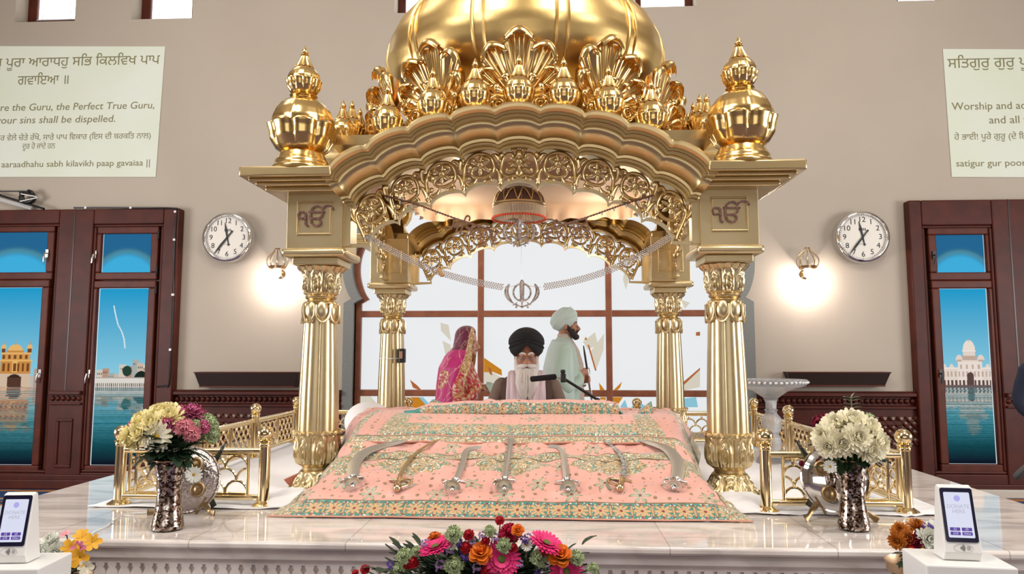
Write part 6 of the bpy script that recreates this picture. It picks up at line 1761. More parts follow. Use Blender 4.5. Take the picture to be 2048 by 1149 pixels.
# ---- card readers on white stands
scr = mat('lit_screen', (.02, .02, .02), 0, .2, emit=srgb(222, 226, 246), es=.75)
scr_t = mat('screen_grey_text', (.1, .1, .1), 0, .3, emit=srgb(176, 178, 196), es=.68)
scr_v = mat('screen_violet', (.02, .02, .02), 0, .3, emit=srgb(92, 58, 164), es=.68)
bezel = mat('deep_blue_black_bezel', (.006, .006, .03), 0, .15)
dk = mat('dark_grey_print', (.05, .05, .05), 0, .5); lg = mat('pale_grey_print', srgb(170, 164, 160), 0, .5)
def reader(px, py, y, rz, side):
    c = P(px, py, y)
    st = thing('white_stand', (c.x, c.y, 0), 'white box stand carrying the %s card reader in front of the platform' % side, 'stand')
    st.rotation_euler = (0, 0, rz)
    hz = c.z
    m = MB(); m.box(-.128, .128, -.10, .10, 0, hz); m.build('box_body', M['white'], st, local=True, smooth=0, bev=.005)
    m = MB(); m.tube([(.068 * cos(q * PI / 24), -.1005, hz - .088 + .06 * sin(q * PI / 24)) for q in range(48)], .003, 6, closed=True); m.build('ring_emblem', dk, st, local=True)
    t = thing('card_reader', (c.x, c.y, hz + .001), 'white card reader with lit DONATE HERE screen on the %s white stand' % side, 'card reader')
    t.rotation_euler = (0, 0, rz); t.scale = (.92, .92, .92)
    side_poly = [(-.040, .0), (-.055, .03), (-.050, .058), (-.012, .238), (.004, .243), (.016, .238), (.034, .055), (.040, .0)]
    W0, W1 = .060, .053
    m = MB()
    def wz(z): return lerp(W0, W1, min(1, z / .24))
    vs = [(-wz(z), y_, z) for y_, z in side_poly] + [(wz(z), y_, z) for y_, z in side_poly]; n = len(side_poly)
    m.add(vs, [tuple(range(n)), tuple(range(2 * n - 1, n - 1, -1))] + [(i, (i + 1) % n, n + (i + 1) % n, n + i) for i in range(n)])
    m.build('casing', M['white'], t, local=True, smooth=0, bev=.004)
    # the sloping front face carries the display
    A_, B_ = Vector((0, -.050, .058)), Vector((0, -.012, .238)); up = (B_ - A_).normalized(); nrm = Vector((0, -up.z, up.y))
    fr = Matrix.Translation(A_ + nrm * .001) @ Matrix((Vector((1, 0, 0)), up, nrm)).transposed().to_4x4()
    def plate(x0, x1, y0, y1, h0, h1, rc=.004):
        m = MB(); pts = []
        for cx, cy, a0 in ((x1 - rc, y1 - rc, 0), (x0 + rc, y1 - rc, 90), (x0 + rc, y0 + rc, 180), (x1 - rc, y0 + rc, 270)):
            for q in range(5): a = math.radians(a0 + q * 22.5); pts.append((cx + rc * cos(a), cy + rc * sin(a)))
        m.prism(pts, h0, h1, 'z'); m.xform(fr); return m
    bz = plate(-.051, .051, .004, .180, 0, .002, .007).build('screen_bezel', bezel, t, local=True, smooth=0)
    plate(-.041, .041, .018, .166, .002, .0026).build('display', scr, bz, local=True, smooth=0)
    for x0, x1, y0, y1 in ((-.035, -.003, .040, .051), (.002, .034, .040, .051), (-.035, -.003, .026, .037), (.002, .034, .026, .037)):
        plate(x0, x1, y0, y1, .0027, .003, .002).build('amount_button', scr_v, bz, local=True, smooth=0)
    for s, x, y_, sz, mm_ in (('DONATE', 0, .119, .0175, scr_t), ('HERE', 0, .103, .0175, scr_t), ('£2', -.019, .0455, .010, scr), ('£5', .018, .0455, .010, scr), ('£10', -.019, .0315, .010, scr), ('Other', .018, .0315, .009, scr)):
        text_mesh('screen_text', s, sz, mm_, bz, ext=.0001, off=.0002, local=True, mtx=fr @ Matrix.Translation((x, y_, .0034)))
    m = MB(); m.lathe([(0, .0028), (.010, .0028), (.010, .0024), (0, .0024)], 24, cap=False); m.xform(fr @ Matrix.Translation((0, .146, .0004))); m.build('screen_logo', mat('pale_violet_logo', (.1, .1, .1), 0, .3, emit=srgb(150, 148, 214), es=.9), bz, local=True)
    m = MB()
    for k, x in enumerate((-.012, -.004, .004)): m.box(x - .0012, x + .0012, .0265 - .003, .0265, .0, .0001) if 0 else None
    # contactless mark on the lower lip
    A2, B2 = Vector((0, -.055, .03)), Vector((0, -.050, .058)); up2 = (B2 - A2).normalized(); n2 = Vector((0, -up2.z, up2.y)); fr2 = Matrix.Translation((A2 + B2) / 2 + n2 * .0016) @ Matrix((Vector((1, 0, 0)), up2, n2)).transposed().to_4x4()
    m = MB()
    for k in range(4):
        r = .004 + k * .0042
        m.tube([(-.012 + r * cos(a), r * sin(a), 0) for a in [math.radians(q) for q in range(-40, 41, 10)]], .0009, 5)
    m.xform(fr2); m.build('contactless_mark', dk, t, local=True)
    m = MB(); m.tube([(.030 * cos(q * PI / 20), .0135 * sin(q * PI / 20), 0) for q in range(40)], .0005, 5, closed=True); m.box(.012, .022, -.004, .006, -.0005, .0004); m.xform(fr2); m.build('oval_mark', lg, t, local=True)
reader(34, 1122, 2.42, .10, 'left')
reader(1914, 1116, 2.42, -.10, 'right')
# white lead trailing over the marble to the left reader
m = MB(); pts = [G(300, 1026, PZ + .006), G(248, 1030, PZ + .006), G(222, 1046, PZ + .006), G(214, 1054, PZ + .006), G(190, 1064, PZ + .006), G(172, 1078, PZ + .006)]
pts += [Vector((pts[-1].x - .02, PY0 - .012, PZ - .01)), Vector((pts[-1].x - .01, PY0 - .03, PZ - .10)), Vector((pts[-1].x - .05, PY0 - .05, PZ - .22))]
m.tube(catmull(pts, 8), .0035, 8); tag(m.build('white_lead', M['white']), 'white power lead running over the marble edge towards the left card reader', 'cable')
# ================================================================ people
def skinm(name, c): return mat(name, srgb(*c), 0, .5, bump=(120, .04))
def T(loc, rz=0., rx=0., ry=0., s=1.): return Matrix.Translation(loc) @ Matrix.Rotation(rz, 4, 'Z') @ Matrix.Rotation(rx, 4, 'X') @ Matrix.Rotation(ry, 4, 'Y') @ Matrix.Scale(s, 4)
def remesh(o, vox=.006, it=4):
    r = o.modifiers.new('remesh', 'REMESH'); r.mode = 'VOXEL'; r.voxel_size = vox; r.use_smooth_shade = True
    s = o.modifiers.new('smooth', 'SMOOTH'); s.factor = .5; s.iterations = it
    return o
def limb(m, pts, rs, k=4, n=14):
    q = catmull(pts, k); nn = len(q)
    r = [interp([(i / (len(rs) - 1), v) for i, v in enumerate(rs)], i / (nn - 1)) for i in range(nn)]
    m.tube(q, r, n); m.ball(q[0], r[0], 12, 8); m.ball(q[-1], r[-1], 12, 8)
def head(m, mx):
    """eye level at the origin, face towards -y"""
    i0 = len(m.v)
    m.ball((0, .012, .045), (.074, .092, .086), 28, 20); m.ball((0, -.026, -.045), (.057, .062, .072), 24, 16)
    for s in (-1, 1):
        m.ball((s * .035, -.052, -.022), .029, 14, 10); m.ball((s * .078, .012, -.014), (.010, .020, .032), 12, 8); m.ball((s * .012, -.100, -.040), .0095, 10, 8)
        m.ball((s * .031, -.078, .000), (.017, .010, .009), 12, 8)
    limb(m, [(0, -.088, .008), (0, -.104, -.018), (0, -.115, -.034)], [.0085, .012, .0145])
    limb(m, [(-.046, -.072, .016), (-.02, -.086, .021), (.02, -.086, .021), (.046, -.072, .016)], [.010, .012, .012, .010])
    m.ball((0, -.080, -.098), (.024, .020, .022), 14, 10); m.ball((0, -.094, -.064), (.024, .012, .016), 14, 8)
    limb(m, [(0, .018, -.06), (0, .030, -.13), (0, .040, -.19)], [.056, .055, .066])
    m.xform(mx, i0)
def hand(m, mx, curl=1.0, s=1):
    """palm from the wrist along +x, fingers curling down -z; thumb on the s side (y)"""
    i0 = len(m.v)
    m.ball((.045, 0, 0), (.048, .040, .016), 18, 10)
    for k, (y, L, r) in enumerate(((-.030, .062, .0075), (-.010, .074, .0082), (.010, .078, .0085), (.029, .070, .0082))):
        p = [Vector((.082, y * s * -1 * -1, 0))]; a = .15
        for seg in (.45, .32, .23):
            a += curl * .62; p.append(p[-1] + Vector((cos(a), 0, -sin(a))) * L * seg)
        limb(m, p, [r, r, r * .9, r * .75], 2, 10)
    limb(m, [(.02, .034 * s, -.004), (.045, .056 * s, -.016), (.066, .056 * s, -.034), (.076, .046 * s, -.046)], [.013, .011, .009, .008], 2, 10)
    m.xform(mx, i0)
def person(loc, label):
    return thing('person', loc, label, 'person')
eyew = mat('eye_white', srgb(226, 220, 214), 0, .3); iris = mat('dark_iris', (.02, .012, .008), 0, .2); lipm = mat('lips', srgb(176, 96, 88), 0, .5)
def eyes(mx, par):
    for s in (-1, 1):
        m = MB(); m.ball((s * .031, -.083, 0), (.0125, .0085, .0075), 14, 10); m.xform(mx); e = m.build('eye', eyew, par)
        m = MB(); m.ball((s * .031, -.0895, 0), (.0056, .003, .0060), 12, 8); m.xform(mx); m.build('iris', iris, e)
def ribbon_cloth(name, rows, m_, par, thick=.006, cols=None):
    """rows: list of point lists (a grid)"""
    m = MB(); nv, nu = len(rows), len(rows[0])
    vs = [p for r in rows for p in r]
    m.add(vs, [(j * nu + i, j * nu + i + 1, (j + 1) * nu + i + 1, (j + 1) * nu + i) for j in range(nv - 1) for i in range(nu - 1)], cols)
    o = m.build(name, m_, par, smooth=0)
    for p in o.data.polygons: p.use_smooth = True
    s = o.modifiers.new('thickness', 'SOLIDIFY'); s.thickness = thick; s.offset = 0
    return o

# ---------------- the seated reader
GY = 5.15
e0 = P(1053, 713, GY)
g = person((e0.x, GY, PZ), 'seated person with black turban, glasses and long white beard behind the covered book')
H = T(e0, rz=.06, rx=.10)
sk = skinm('weathered_skin', (196, 138, 108))
def L(x, y, z): return Vector((e0.x + x, GY + y, e0.z + z))
m = MB(); head(m, H)
m.loft([[L(a * cos(q * PI / 10), .05 + b * sin(q * PI / 10), z) for q in range(20)] for a, b, z in ((.05, .05, -.12), (.10, .075, -.15), (.165, .095, -.19), (.175, .11, -.30), (.17, .115, -.45), (.18, .13, -.60), (.19, .15, -.67), (.15, .12, -.70))])
for s in (-1, 1):
    limb(m, [L(s * .17, .06, -.21), L(s * .22, .02, -.36), L(s * .23, -.06, -.50)], [.052, .048, .042]); limb(m, [L(s * .23, -.06, -.50), L(s * .19, -.21, -.47), L(s * .15, -.29, -.43)], [.042, .036, .027])
    hand(m, T(L(s * .15, -.29, -.43), rz=-PI / 2 + s * .3), .35, s)
    limb(m, [L(s * .10, .0, -.61), L(s * .32, -.16, -.615), L(s * .40, -.21, -.64)], [.08, .07, .05]); limb(m, [L(s * .40, -.21, -.65), L(s * .15, -.28, -.67), L(-s * .08, -.27, -.675)], [.045, .04, .032])
    limb(m, [L(-s * .08, -.27, -.675), L(-s * .18, -.28, -.682)], [.032, .025])
body = remesh(m.build('body', sk, g), .006, 3)
eyes(H, g)
m = MB(); limb(m, [(-.020, -.099, -.066), (0, -.104, -.064), (.020, -.099, -.066)], [.004, .006, .004]); m.xform(H); m.build('lips', lipm, g)
# sleeves and waistcoat
slv = mat('taupe_wool_sleeves', srgb(128, 108, 96), 0, .85, bump=(30, .3)); vst = mat('dark_brown_waistcoat', srgb(84, 62, 52), 0, .8, bump=(40, .2))
m = MB()
m.loft([[L(a * cos(q * PI / 12), .05 + b * sin(q * PI / 12), z) for q in range(24)] for a, b, z in ((.075, .07, -.13), (.13, .095, -.16), (.175, .115, -.20), (.19, .125, -.30), (.19, .13, -.45), (.21, .15, -.60), (.22, .16, -.705))])
for s in (-1, 1):
    limb(m, [L(s * .175, .055, -.215), L(s * .225, .02, -.36), L(s * .235, -.06, -.50)], [.066, .066, .060]); limb(m, [L(s * .235, -.06, -.50), L(s * .20, -.19, -.47), L(s * .165, -.265, -.44)], [.060, .052, .044])
    limb(m, [L(s * .10, .0, -.61), L(s * .34, -.16, -.615), L(s * .42, -.21, -.64)], [.095, .085, .062]); limb(m, [L(s * .40, -.22, -.65), L(s * .1, -.28, -.665)], [.055, .042])
remesh(m.build('robe', slv, g), .008, 5)
m = MB()
m.loft([[L(a * cos(q * PI / 12), .048 + b * sin(q * PI / 12), z) for q in range(24)] for a, b, z in ((.085, .075, -.120), (.145, .108, -.145), (.198, .130, -.185), (.205, .150, -.25), (.198, .152, -.36), (.20, .155, -.45), (.21, .165, -.60))])
remesh(m.build('waistcoat', vst, g), .008, 3)
# pale pink scarf hanging either side of the beard
scf = mat('pale_pink_scarf', srgb(238, 218, 224), 0, .8, bump=(30, .15))
for s in (-1, 1):
    rows = []
    path = [(s * .050, .115, -.10), (s * .085, .06, -.105), (s * .088, -.03, -.135), (s * .082, -.095, -.20), (s * .080, -.117, -.30), (s * .080, -.125, -.42), (s * .080, -.135, -.55)]
    q = catmull([L(*p) for p in path], 6)
    for i, p in enumerate(q):
        w = interp([(0, .035), (.3, .042), (.6, .056), (1, .060)], i / (len(q) - 1))
        rows.append([p + Vector((u * w, -.014 * cos(u * 1.5) + .004 * sin(u * 9), -abs(u) * .004)) for u in [k / 8 - 1 for k in range(17)]])
    ribbon_cloth('scarf', rows, scf, g, .008)
# black turban, bound round with an inverted V over the brow
blk = mat('black_muslin', srgb(26, 27, 30), 0, .85, bump=(90, .2))
def tb(d, p):
    r = 1 + .02 * sin(9 * d.z + 4.5 * abs(d.x) + 1) * (1 if d.y < .4 else .4) + .03 * max(0, d.z) * abs(d.x)
    p = Vector((p.x * r * (1.0 + .03 * (d.z > 0)), p.y * r, p.z * r))
    if d.y < .55:
        zc = .008 - abs(p.x) * 1.10
        f = smooth((.55 - d.y) / .5)
        p.z = max(p.z, lerp(-.14, zc, f))
    return p
m = MB(); m.ball((0, .018, .082), (.124, .128, .124), 64, 44, fn=tb); m.xform(H)
m2 = m.build('turban', blk, g)
for k in range(1, 5):                                  # edges of the wrapped layers, running up from the brow to the sides
    m = MB()
    for s in (-1, 1):
        pts = []
        for i in range(10):
            t = i / 9; el = lerp(.10 + .17 * k, -.55 + .26 * k, t); az = -PI / 2 + s * lerp(.03, 1.75, t)
            d = Vector((cos(el) * cos(az), cos(el) * sin(az), sin(el)))
            pts.append(Vector((d.x * .1265, d.y * .1305 + .018, d.z * .1265 + .082)))
        m.tube(catmull(pts, 3), [.001 + .0042 * sin(PI * q / 27) for q in range(28)], 6)
    m.xform(H); m.build('wrap_fold', blk, g)
# beard, moustache, brows
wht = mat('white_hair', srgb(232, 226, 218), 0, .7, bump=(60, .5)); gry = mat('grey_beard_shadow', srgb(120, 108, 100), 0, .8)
m = MB()
for s in (-1, 1):
    limb(m, [(s * .066, -.012, -.01), (s * .066, -.035, -.06), (s * .048, -.062, -.10)], [.014, .024, .034]); limb(m, [(s * .034, -.085, -.10), (s * .040, -.115, -.17), (s * .032, -.13, -.26), (s * .026, -.135, -.335)], [.034, .040, .028, .006])
m.ball((0, -.09, -.13), (.062, .048, .065), 20, 14); m.ball((0, -.118, -.19), (.05, .035, .07), 20, 14)
rb = random.Random(5)
for k in range(70):
    x = rb.uniform(-1, 1)
    st = (x * .062, -.075 - .045 * sqrt(1 - x * x), -.085 - .01 * rb.random()); md = (x * .072 + rb.uniform(-.006, .006), -.10 - .06 * sqrt(1 - x * x), -.20); en = (x * .038 + rb.uniform(-.014, .014), -.135 - .02 * sqrt(1 - x * x), -.27 - .075 * rb.random() * (1 if abs(x) > .15 else .4))
    m.tube(catmull([st, tuple((a + b) / 2 + rb.uniform(-.005, .005) for a, b in zip(st, md)), md, en], 4), [.004, .005, .0055, .006, .006, .006, .006, .006, .006, .005, .004, .003, .001], 6)
m.xform(H); m.build('beard', wht, g)
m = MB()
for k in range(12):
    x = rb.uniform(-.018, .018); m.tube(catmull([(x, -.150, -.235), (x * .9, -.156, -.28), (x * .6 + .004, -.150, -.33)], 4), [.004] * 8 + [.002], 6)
m.xform(H); m.build('beard_gap_shade', gry, g)  # grey strands paint in the shade of the gap between the beard's lobes
m = MB()
for s in (-1, 1):
    for q in range(5): limb(m, [(s * .004, -.116, -.046 - q * .002), (s * .026, -.112, -.050 - q * .0035), (s * .052, -.092, -.058 - q * .003 + .006), (s * .066, -.075, -.058 - q * .004)], [.006, .0085, .006, .0015], 3, 8)
m.xform(H); m.build('moustache', wht, g)
for s in (-1, 1):
    m = MB()
    for q in range(3): limb(m, [(s * .012, -.100, .020 + q * .003), (s * .030, -.098, .030 + q * .002), (s * .052, -.078, .024)], [.004, .006, .002], 3, 8)
    m.xform(H); m.build('eyebrow', wht, g)
m = MB()
for s in (-1, 1):
    m.tube([(s * .033 + .024 * cos(q * PI / 14), -.109 + .006 * abs(cos(q * PI / 14)), -.004 + .017 * sin(q * PI / 14)) for q in range(28)], .0014, 6, closed=True); m.tube([(s * .057, -.104, .004), (s * .078, -.07, .008), (s * .082, .0, .006)], .0014, 6)
m.tube(catmull([(-.010, -.109, .002), (0, -.112, .006), (.010, -.109, .002)], 4), .0014, 6); m.xform(H); gl = m.build('spectacles', mat('thin_gold_wire', (.6, .45, .3), 1, .25), g)
lens = mat('tinted_lens', (.35, .27, .24), 0, .05, alpha=.30)
for s in (-1, 1):
    m = MB(); m.ball((s * .033, -.107, -.004), (.0235, .0015, .0165), 20, 6); m.xform(H); m.build('lens', lens, gl)

# ---------------- the groom, standing in profile behind the canopy
RY_ = 6.75
e1 = P(1154, 651, RY_)
gr = person((e1.x - .10, RY_, 0), 'standing person in pale mint turban and coat facing right, holding an upright sword')
bx = e1.x - .095                                       # axis of the head
def B(x, y, z): return Vector((bx + x, RY_ + y, z))   # x forward (to the right)
H1 = T((bx, RY_, e1.z), rz=PI / 2)
sk1 = skinm('tan_skin', (190, 132, 104))
m = MB(); head(m, H1)
ez = e1.z
def torso(m, rows, n=24):
    m.loft([[B(cx + a * cos(2 * PI * q / n), b * sin(2 * PI * q / n), z) for q in range(n)] for cx, a, b, z in rows])
torso(m, [(-.03, .055, .06, ez - .16), (-.035, .08, .13, ez - .21), (-.03, .10, .18, ez - .27), (-.01, .115, .17, ez - .40), (.0, .11, .15, ez - .60), (-.01, .11, .16, ez - .75), (-.01, .11, .17, ez - .85), (-.01, .08, .1, ez - .9)])
hz = P(1178, 752, RY_ - .02).z; hx = P(1176, 752, RY_).x - bx
for s in (-1, 1):
    limb(m, [B(-.03, s * .19, ez - .27), B(-.05, s * .23, ez - .45), B(.0, s * .20, ez - .56)], [.052, .046, .040]); limb(m, [B(.0, s * .20, ez - .56), B(.12, s * .10, hz - .02 + s * .02), B(hx - .07, s * .03 - .01, hz - .0 - s * .035)], [.040, .034, .026])
    hand(m, T(B(hx - .075, -.012 + .030 * s, hz - s * .035), rz=.0 - s * .42, rx=PI / 2 * -s), .95, s)
    limb(m, [B(-.01, s * .09, ez - .86), B(.02 * s + .01, s * .09, .50), B(.02 * s - .02, s * .09, .08)], [.085, .058, .042]); limb(m, [B(.02 * s - .05, s * .09, .045), B(.02 * s + .06, s * .09, .04), B(.02 * s + .14, s * .09, .032)], [.035, .034, .026])
remesh(m.build('body', sk1, gr), .006, 3)
eyes(H1, gr)
mint = mat('pale_mint_brocade', srgb(186, 206, 190), 0, .55, bump=(60, .15), sheen=.3); mintd = mat('mint_silk_turban', srgb(208, 222, 212), 0, .6, bump=(40, .1)); cream = mat('cream_embroidery', srgb(226, 212, 196), 0, .7, bump=(160, .9), vary=(90, srgb(200, 176, 160)))
m = MB()
torso(m, [(-.030, .066, .072, ez - .115), (-.036, .088, .12, ez - .155), (-.035, .118, .195, ez - .215), (-.01, .135, .19, ez - .40), (.0, .13, .17, ez - .60), (-.01, .14, .19, ez - .78), (-.01, .17, .22, ez - 1.0), (-.01, .21, .25, ez - 1.25)])
for s in (-1, 1):
    limb(m, [B(-.03, s * .19, ez - .24), B(-.055, s * .24, ez - .45), B(.0, s * .21, ez - .57)], [.070, .066, .062]); limb(m, [B(.0, s * .21, ez - .57), B(.10, s * .12, hz - .03 + s * .02), B(hx - .12, s * .055 - .01, hz - s * .035)], [.060, .054, .047])
remesh(m.build('sherwani', mint, gr), .008, 5)
m = MB()
for s in (-1, 1): m.lathe([(.044, -.045), (.052, -.04), (.055, .04), (.050, .045)], 20, B(hx - .135, s * .06 - .01, hz - s * .035), rotm=Vector((1, -s * .42, 0)).to_track_quat('Z', 'Y').to_matrix(), cap=False)
m.build('embroidered_cuffs', cream, gr)
m = MB(); m.lathe([(.092, -.165), (.080, -.145), (.068, -.115), (.064, -.082), (.062, -.085)], 28, (bx - .022, RY_, ez), cap=False)
m.build('embroidered_collar', cream, gr)
rows = []
for i in range(16):
    t = i / 15; z = lerp(ez - .14, ez - .80, t); xf = interp([(0, .052), (.12, .105), (.35, .150), (.7, .152), (1, .155)], t)
    rows.append([B(xf - abs(u) * .055 * abs(u), u * .105 * (.6 + .4 * t) , z) for u in [k / 6 - 1 for k in range(13)]])
ribbon_cloth('embroidered_front', rows, cream, gr, .008)
# shawl down the back
rows = []
for i in range(22):
    t = i / 21; z = lerp(ez - .135, ez - .98, t)
    rr = []
    for k in range(29):
        a = lerp(-2.05, 2.05, k / 28) + PI; rx = interp([(0, .105), (.1, .145), (.3, .185), (.7, .20), (1, .22)], t); ry = interp([(0, .12), (.1, .225), (.3, .265), (.7, .25), (1, .25)], t)
        f = 1 + .03 * sin(k * 1.9) * t
        rr.append(B(-.03 + rx * cos(a) * f, ry * sin(a) * f, z + .05 * abs(sin(a)) * (1 - t) * 0))
    rows.append(rr)
ribbon_cloth('shawl', rows, mat('pale_silk_shawl', srgb(200, 216, 206), 0, .45, bump=(12, .3), sheen=.2), gr, .007)
def tb1(d, p):
    r = 1 + .018 * sin(11 * d.z + 5 * d.y + 2.2 * d.x)
    return Vector((p.x * r, p.y * r * (1.0 + .16 * max(0, -d.y)), p.z * r * (1 + .12 * max(0, -d.y))))
m = MB(); m.ball((0, .034, .052), (.100, .124, .104), 56, 40, rotm=Matrix.Rotation(-.50, 3, 'X'), fn=tb1); m.xform(H1)
m.build('turban', mintd, gr)
m = MB()
for k in range(5):
    pts = []
    for q in range(15):
        a = PI * q / 14 - PI; pp = Matrix.Rotation(-.42 - .10 * k, 3, 'X') @ Vector((.100 * cos(a) * (1 - .03 * k), .124 * sin(a) * 1.0, .012 * k - .022))
        pts.append(pp * 1.02 + Vector((0, .030, .060)))
    m.tube(pts, .005, 6)
    m.tube([Vector((-p.x, p.y, p.z)) for p in pts], .005, 6)
m.xform(H1); m.build('wrap_folds', mintd, gr)
dkh = mat('dark_beard', srgb(46, 34, 30), 0, .8, bump=(120, .5))
m = MB()
for s in (-1, 1):
    limb(m, [(s * .070, .0, -.005), (s * .066, -.03, -.055), (s * .045, -.066, -.095), (0, -.088, -.108)], [.012, .022, .028, .028]); m.ball((s * .046, -.050, -.060), (.020, .026, .030), 14, 10); limb(m, [(0, -.112, -.048), (s * .025, -.104, -.054), (s * .038, -.085, -.072)], [.006, .007, .006]); limb(m, [(s * .014, -.094, .024), (s * .034, -.09, .030), (s * .052, -.07, .024)], [.003, .004, .002])
m.ball((0, -.082, -.108), (.040, .032, .030), 18, 12); m.xform(H1); m.build('beard', dkh, gr)
# his sword
a, b = P(1167, 692, RY_ - .02), P(1184, 803, RY_ - .02)
t = thing('upright_sword', tuple(P(1177, 752, RY_ - .02)), 'thin dark sword held upright in both hands by the person in the mint turban', 'sword')
m = MB(); d = (b - a); m.tube([a, a + d * .15, a + d * .42], [.005, .010, .010], 8); m.build('grip_blade', M['black'], t)
m = MB(); m.tube([a + d * .42, a + d * .95, b], [.013, .012, .004], 8, flat=((0, 1, 0), 1, .5)); m.build('scabbard', mat('steel_scabbard', (.42, .42, .44), 1, .25), t)

# ---------------- the bride
BY = 6.62
e2 = P(955, 686, BY)
br = person((e2.x - .09, BY, 0), 'person in magenta and gold embroidered veil facing right, left of the seated reader')
bx2 = e2.x - .088
def D(x, y, z): return Vector((bx2 + x, BY + y, z))
ez2 = e2.z
H2 = T((bx2, BY, ez2), rz=PI / 2, rx=.12, s=.93)
sk2 = skinm('light_brown_skin', (214, 164, 140))
m = MB(); head(m, H2)
def torso2(m, rows, n=24): m.loft([[D(cx + a * cos(2 * PI * q / n), b * sin(2 * PI * q / n), z) for q in range(n)] for cx, a, b, z in rows])
torso2(m, [(-.03, .05, .055, ez2 - .15), (-.035, .075, .12, ez2 - .20), (-.03, .09, .155, ez2 - .26), (.0, .11, .14, ez2 - .38), (-.01, .09, .12, ez2 - .54), (-.02, .11, .16, ez2 - .72), (-.02, .08, .1, ez2 - .82)])
whx, whz = P(976, 772, BY).x - bx2, P(976, 776, BY).z
for s in (-1, 1):
    limb(m, [D(-.03, s * .155, ez2 - .26), D(-.06, s * .185, ez2 - .42), D(-.02, s * .17, ez2 - .53)], [.044, .040, .034]); limb(m, [D(-.02, s * .17, ez2 - .53), D(.10, s * .10, whz - .0), D(whx - .07, s * .045, whz)], [.034, .029, .022])
    hand(m, T(D(whx - .07, s * .04, whz), rz=-s * .3), .7, s)
    limb(m, [D(-.02, s * .08, ez2 - .8), D(-.01, s * .08, .46), D(-.02, s * .08, .08)], [.08, .05, .036]); limb(m, [D(-.04, s * .08, .04), D(.10, s * .08, .03)], [.03, .022])
remesh(m.build('body', sk2, br), .006, 3)
eyes(H2, br)
m = MB(); limb(m, [(-.020, -.102, -.066), (0, -.108, -.063), (.020, -.102, -.066)], [.004, .007, .004]); m.xform(H2); m.build('lips', mat('red_lips', srgb(170, 50, 60), 0, .4), br)
m = MB(); m.ball((0, .028, .055), (.086, .096, .090), 28, 18); m.xform(H2); m.build('hair', mat('black_hair', (.012, .009, .008), 0, .5), br)
def hexcol(p, base, dens=.42, cell=.011):
    i, j = math.floor(p.x / cell + p.y * 60), math.floor(p.z / cell); h = float(hsh(np.float64(i), np.float64(j)))
    g_ = srgb(214, 170, 110); g2 = srgb(246, 226, 190)
    return g2 if h < dens * .3 else g_ if h < dens else base
dressm = mat('embroidered_red_silk', (.5, .05, .1), 0, .55, attr=True)
m = MB()
def skirt(u, v):
    a = 2 * PI * u; t = v; z = lerp(ez2 - .52, .03, t); r = interp([(0, .13), (.2, .19), (1, .40)], t) * (1 + .05 * sin(a * 14) * t)
    return D(-.02 + r * .95 * cos(a), r * sin(a), z)
m.grid(skirt, 110, 60, cfn=lambda u, v: hexcol(skirt(u, v), srgb(196, 24, 70), .30), closeu=True); m.build('skirt', dressm, br)
m = MB(); rows = [(-.03, .058, .062, ez2 - .155), (-.035, .085, .125, ez2 - .195), (-.03, .102, .165, ez2 - .255), (.0, .124, .152, ez2 - .38), (-.01, .105, .132, ez2 - .54), (-.01, .135, .155, ez2 - .60)]
m.grid(lambda u, v: D(interp([(k / 5, r[0]) for k, r in enumerate(rows)], v) + interp([(k / 5, r[1]) for k, r in enumerate(rows)], v) * cos(2 * PI * u), interp([(k / 5, r[2]) for k, r in enumerate(rows)], v) * sin(2 * PI * u), interp([(k / 5, r[3]) for k, r in enumerate(rows)], v)), 80, 40, cfn=lambda u, v: hexcol(D(cos(6.28 * u) * .1, sin(6.28 * u) * .1, ez2 - v * .4), srgb(200, 28, 66), .4), closeu=True)
m.build('bodice', dressm, br)
for s in (-1, 1):
    m = MB(); q = catmull([D(-.03, s * .155, ez2 - .255), D(-.065, s * .195, ez2 - .42), D(-.02, s * .18, ez2 - .535), D(.09, s * .11, whz), D(whx - .09, s * .055, whz)], 16); r = [interp([(0, .06), (.4, .056), (.55, .052), (1, .036)], i / (len(q) - 1)) for i in range(len(q))]
    m.tube(q, r, 18); m.c = [hexcol(Vector((i % 18 * .0105, 0, i // 18 * .012)), srgb(206, 30, 70), .50, .009) for i, p in enumerate(m.v)]; m.build('sleeve', dressm, br)
    m = MB()
    for k in range(7):
        c = D(whx - .085 + k * .009, s * (.053 - k * .0025), whz); rm = Vector((1, -s * .3, 0)).to_track_quat('Z', 'Y').to_matrix()
        m.tube([c + rm @ Vector((.030 * cos(w * PI / 10), .030 * sin(w * PI / 10), 0)) for w in range(20)], .004, 6, closed=True)
    m.build('bangles', mat('gold_bangles', (.8, .6, .4), 1, .2), br)
# veil: over the crown, open at the face, falling to the hips
veilm = mat('magenta_gold_veil', (.5, .05, .2), 0, .5, attr=True, sheen=.3)
def veil(u, v):
    w = u * 2 - 1                                      # -1 near edge of the face, 0 back, 1 far edge
    if v < .22:                                        # crown
        t = v / .22; a = t * PI / 2; R = .112 * sin(a) ** .9; z = ez2 + .05 + .105 * cos(a)
    else:
        t = (v - .22) / .78; R = interp([(0, .112), (.12, .125), (.22, .19), (.35, .235), (.7, .255), (1, .30)], t); z = ez2 + .05 - t * .78
    op = interp([(0, PI), (.16, 2.45), (.30, 2.15), (.42, 2.0), (.6, 1.75), (1, 1.45)], v)
    a = PI + w * op
    f = 1 + (.035 * sin(w * 17 + v * 3) if v > .35 else 0)
    cx = -.012 - .03 * smooth((v - .2) * 2)
    return D(cx + R * .96 * cos(a) * f, R * (1.0 if v < .4 else .92) * sin(a) * f, z)
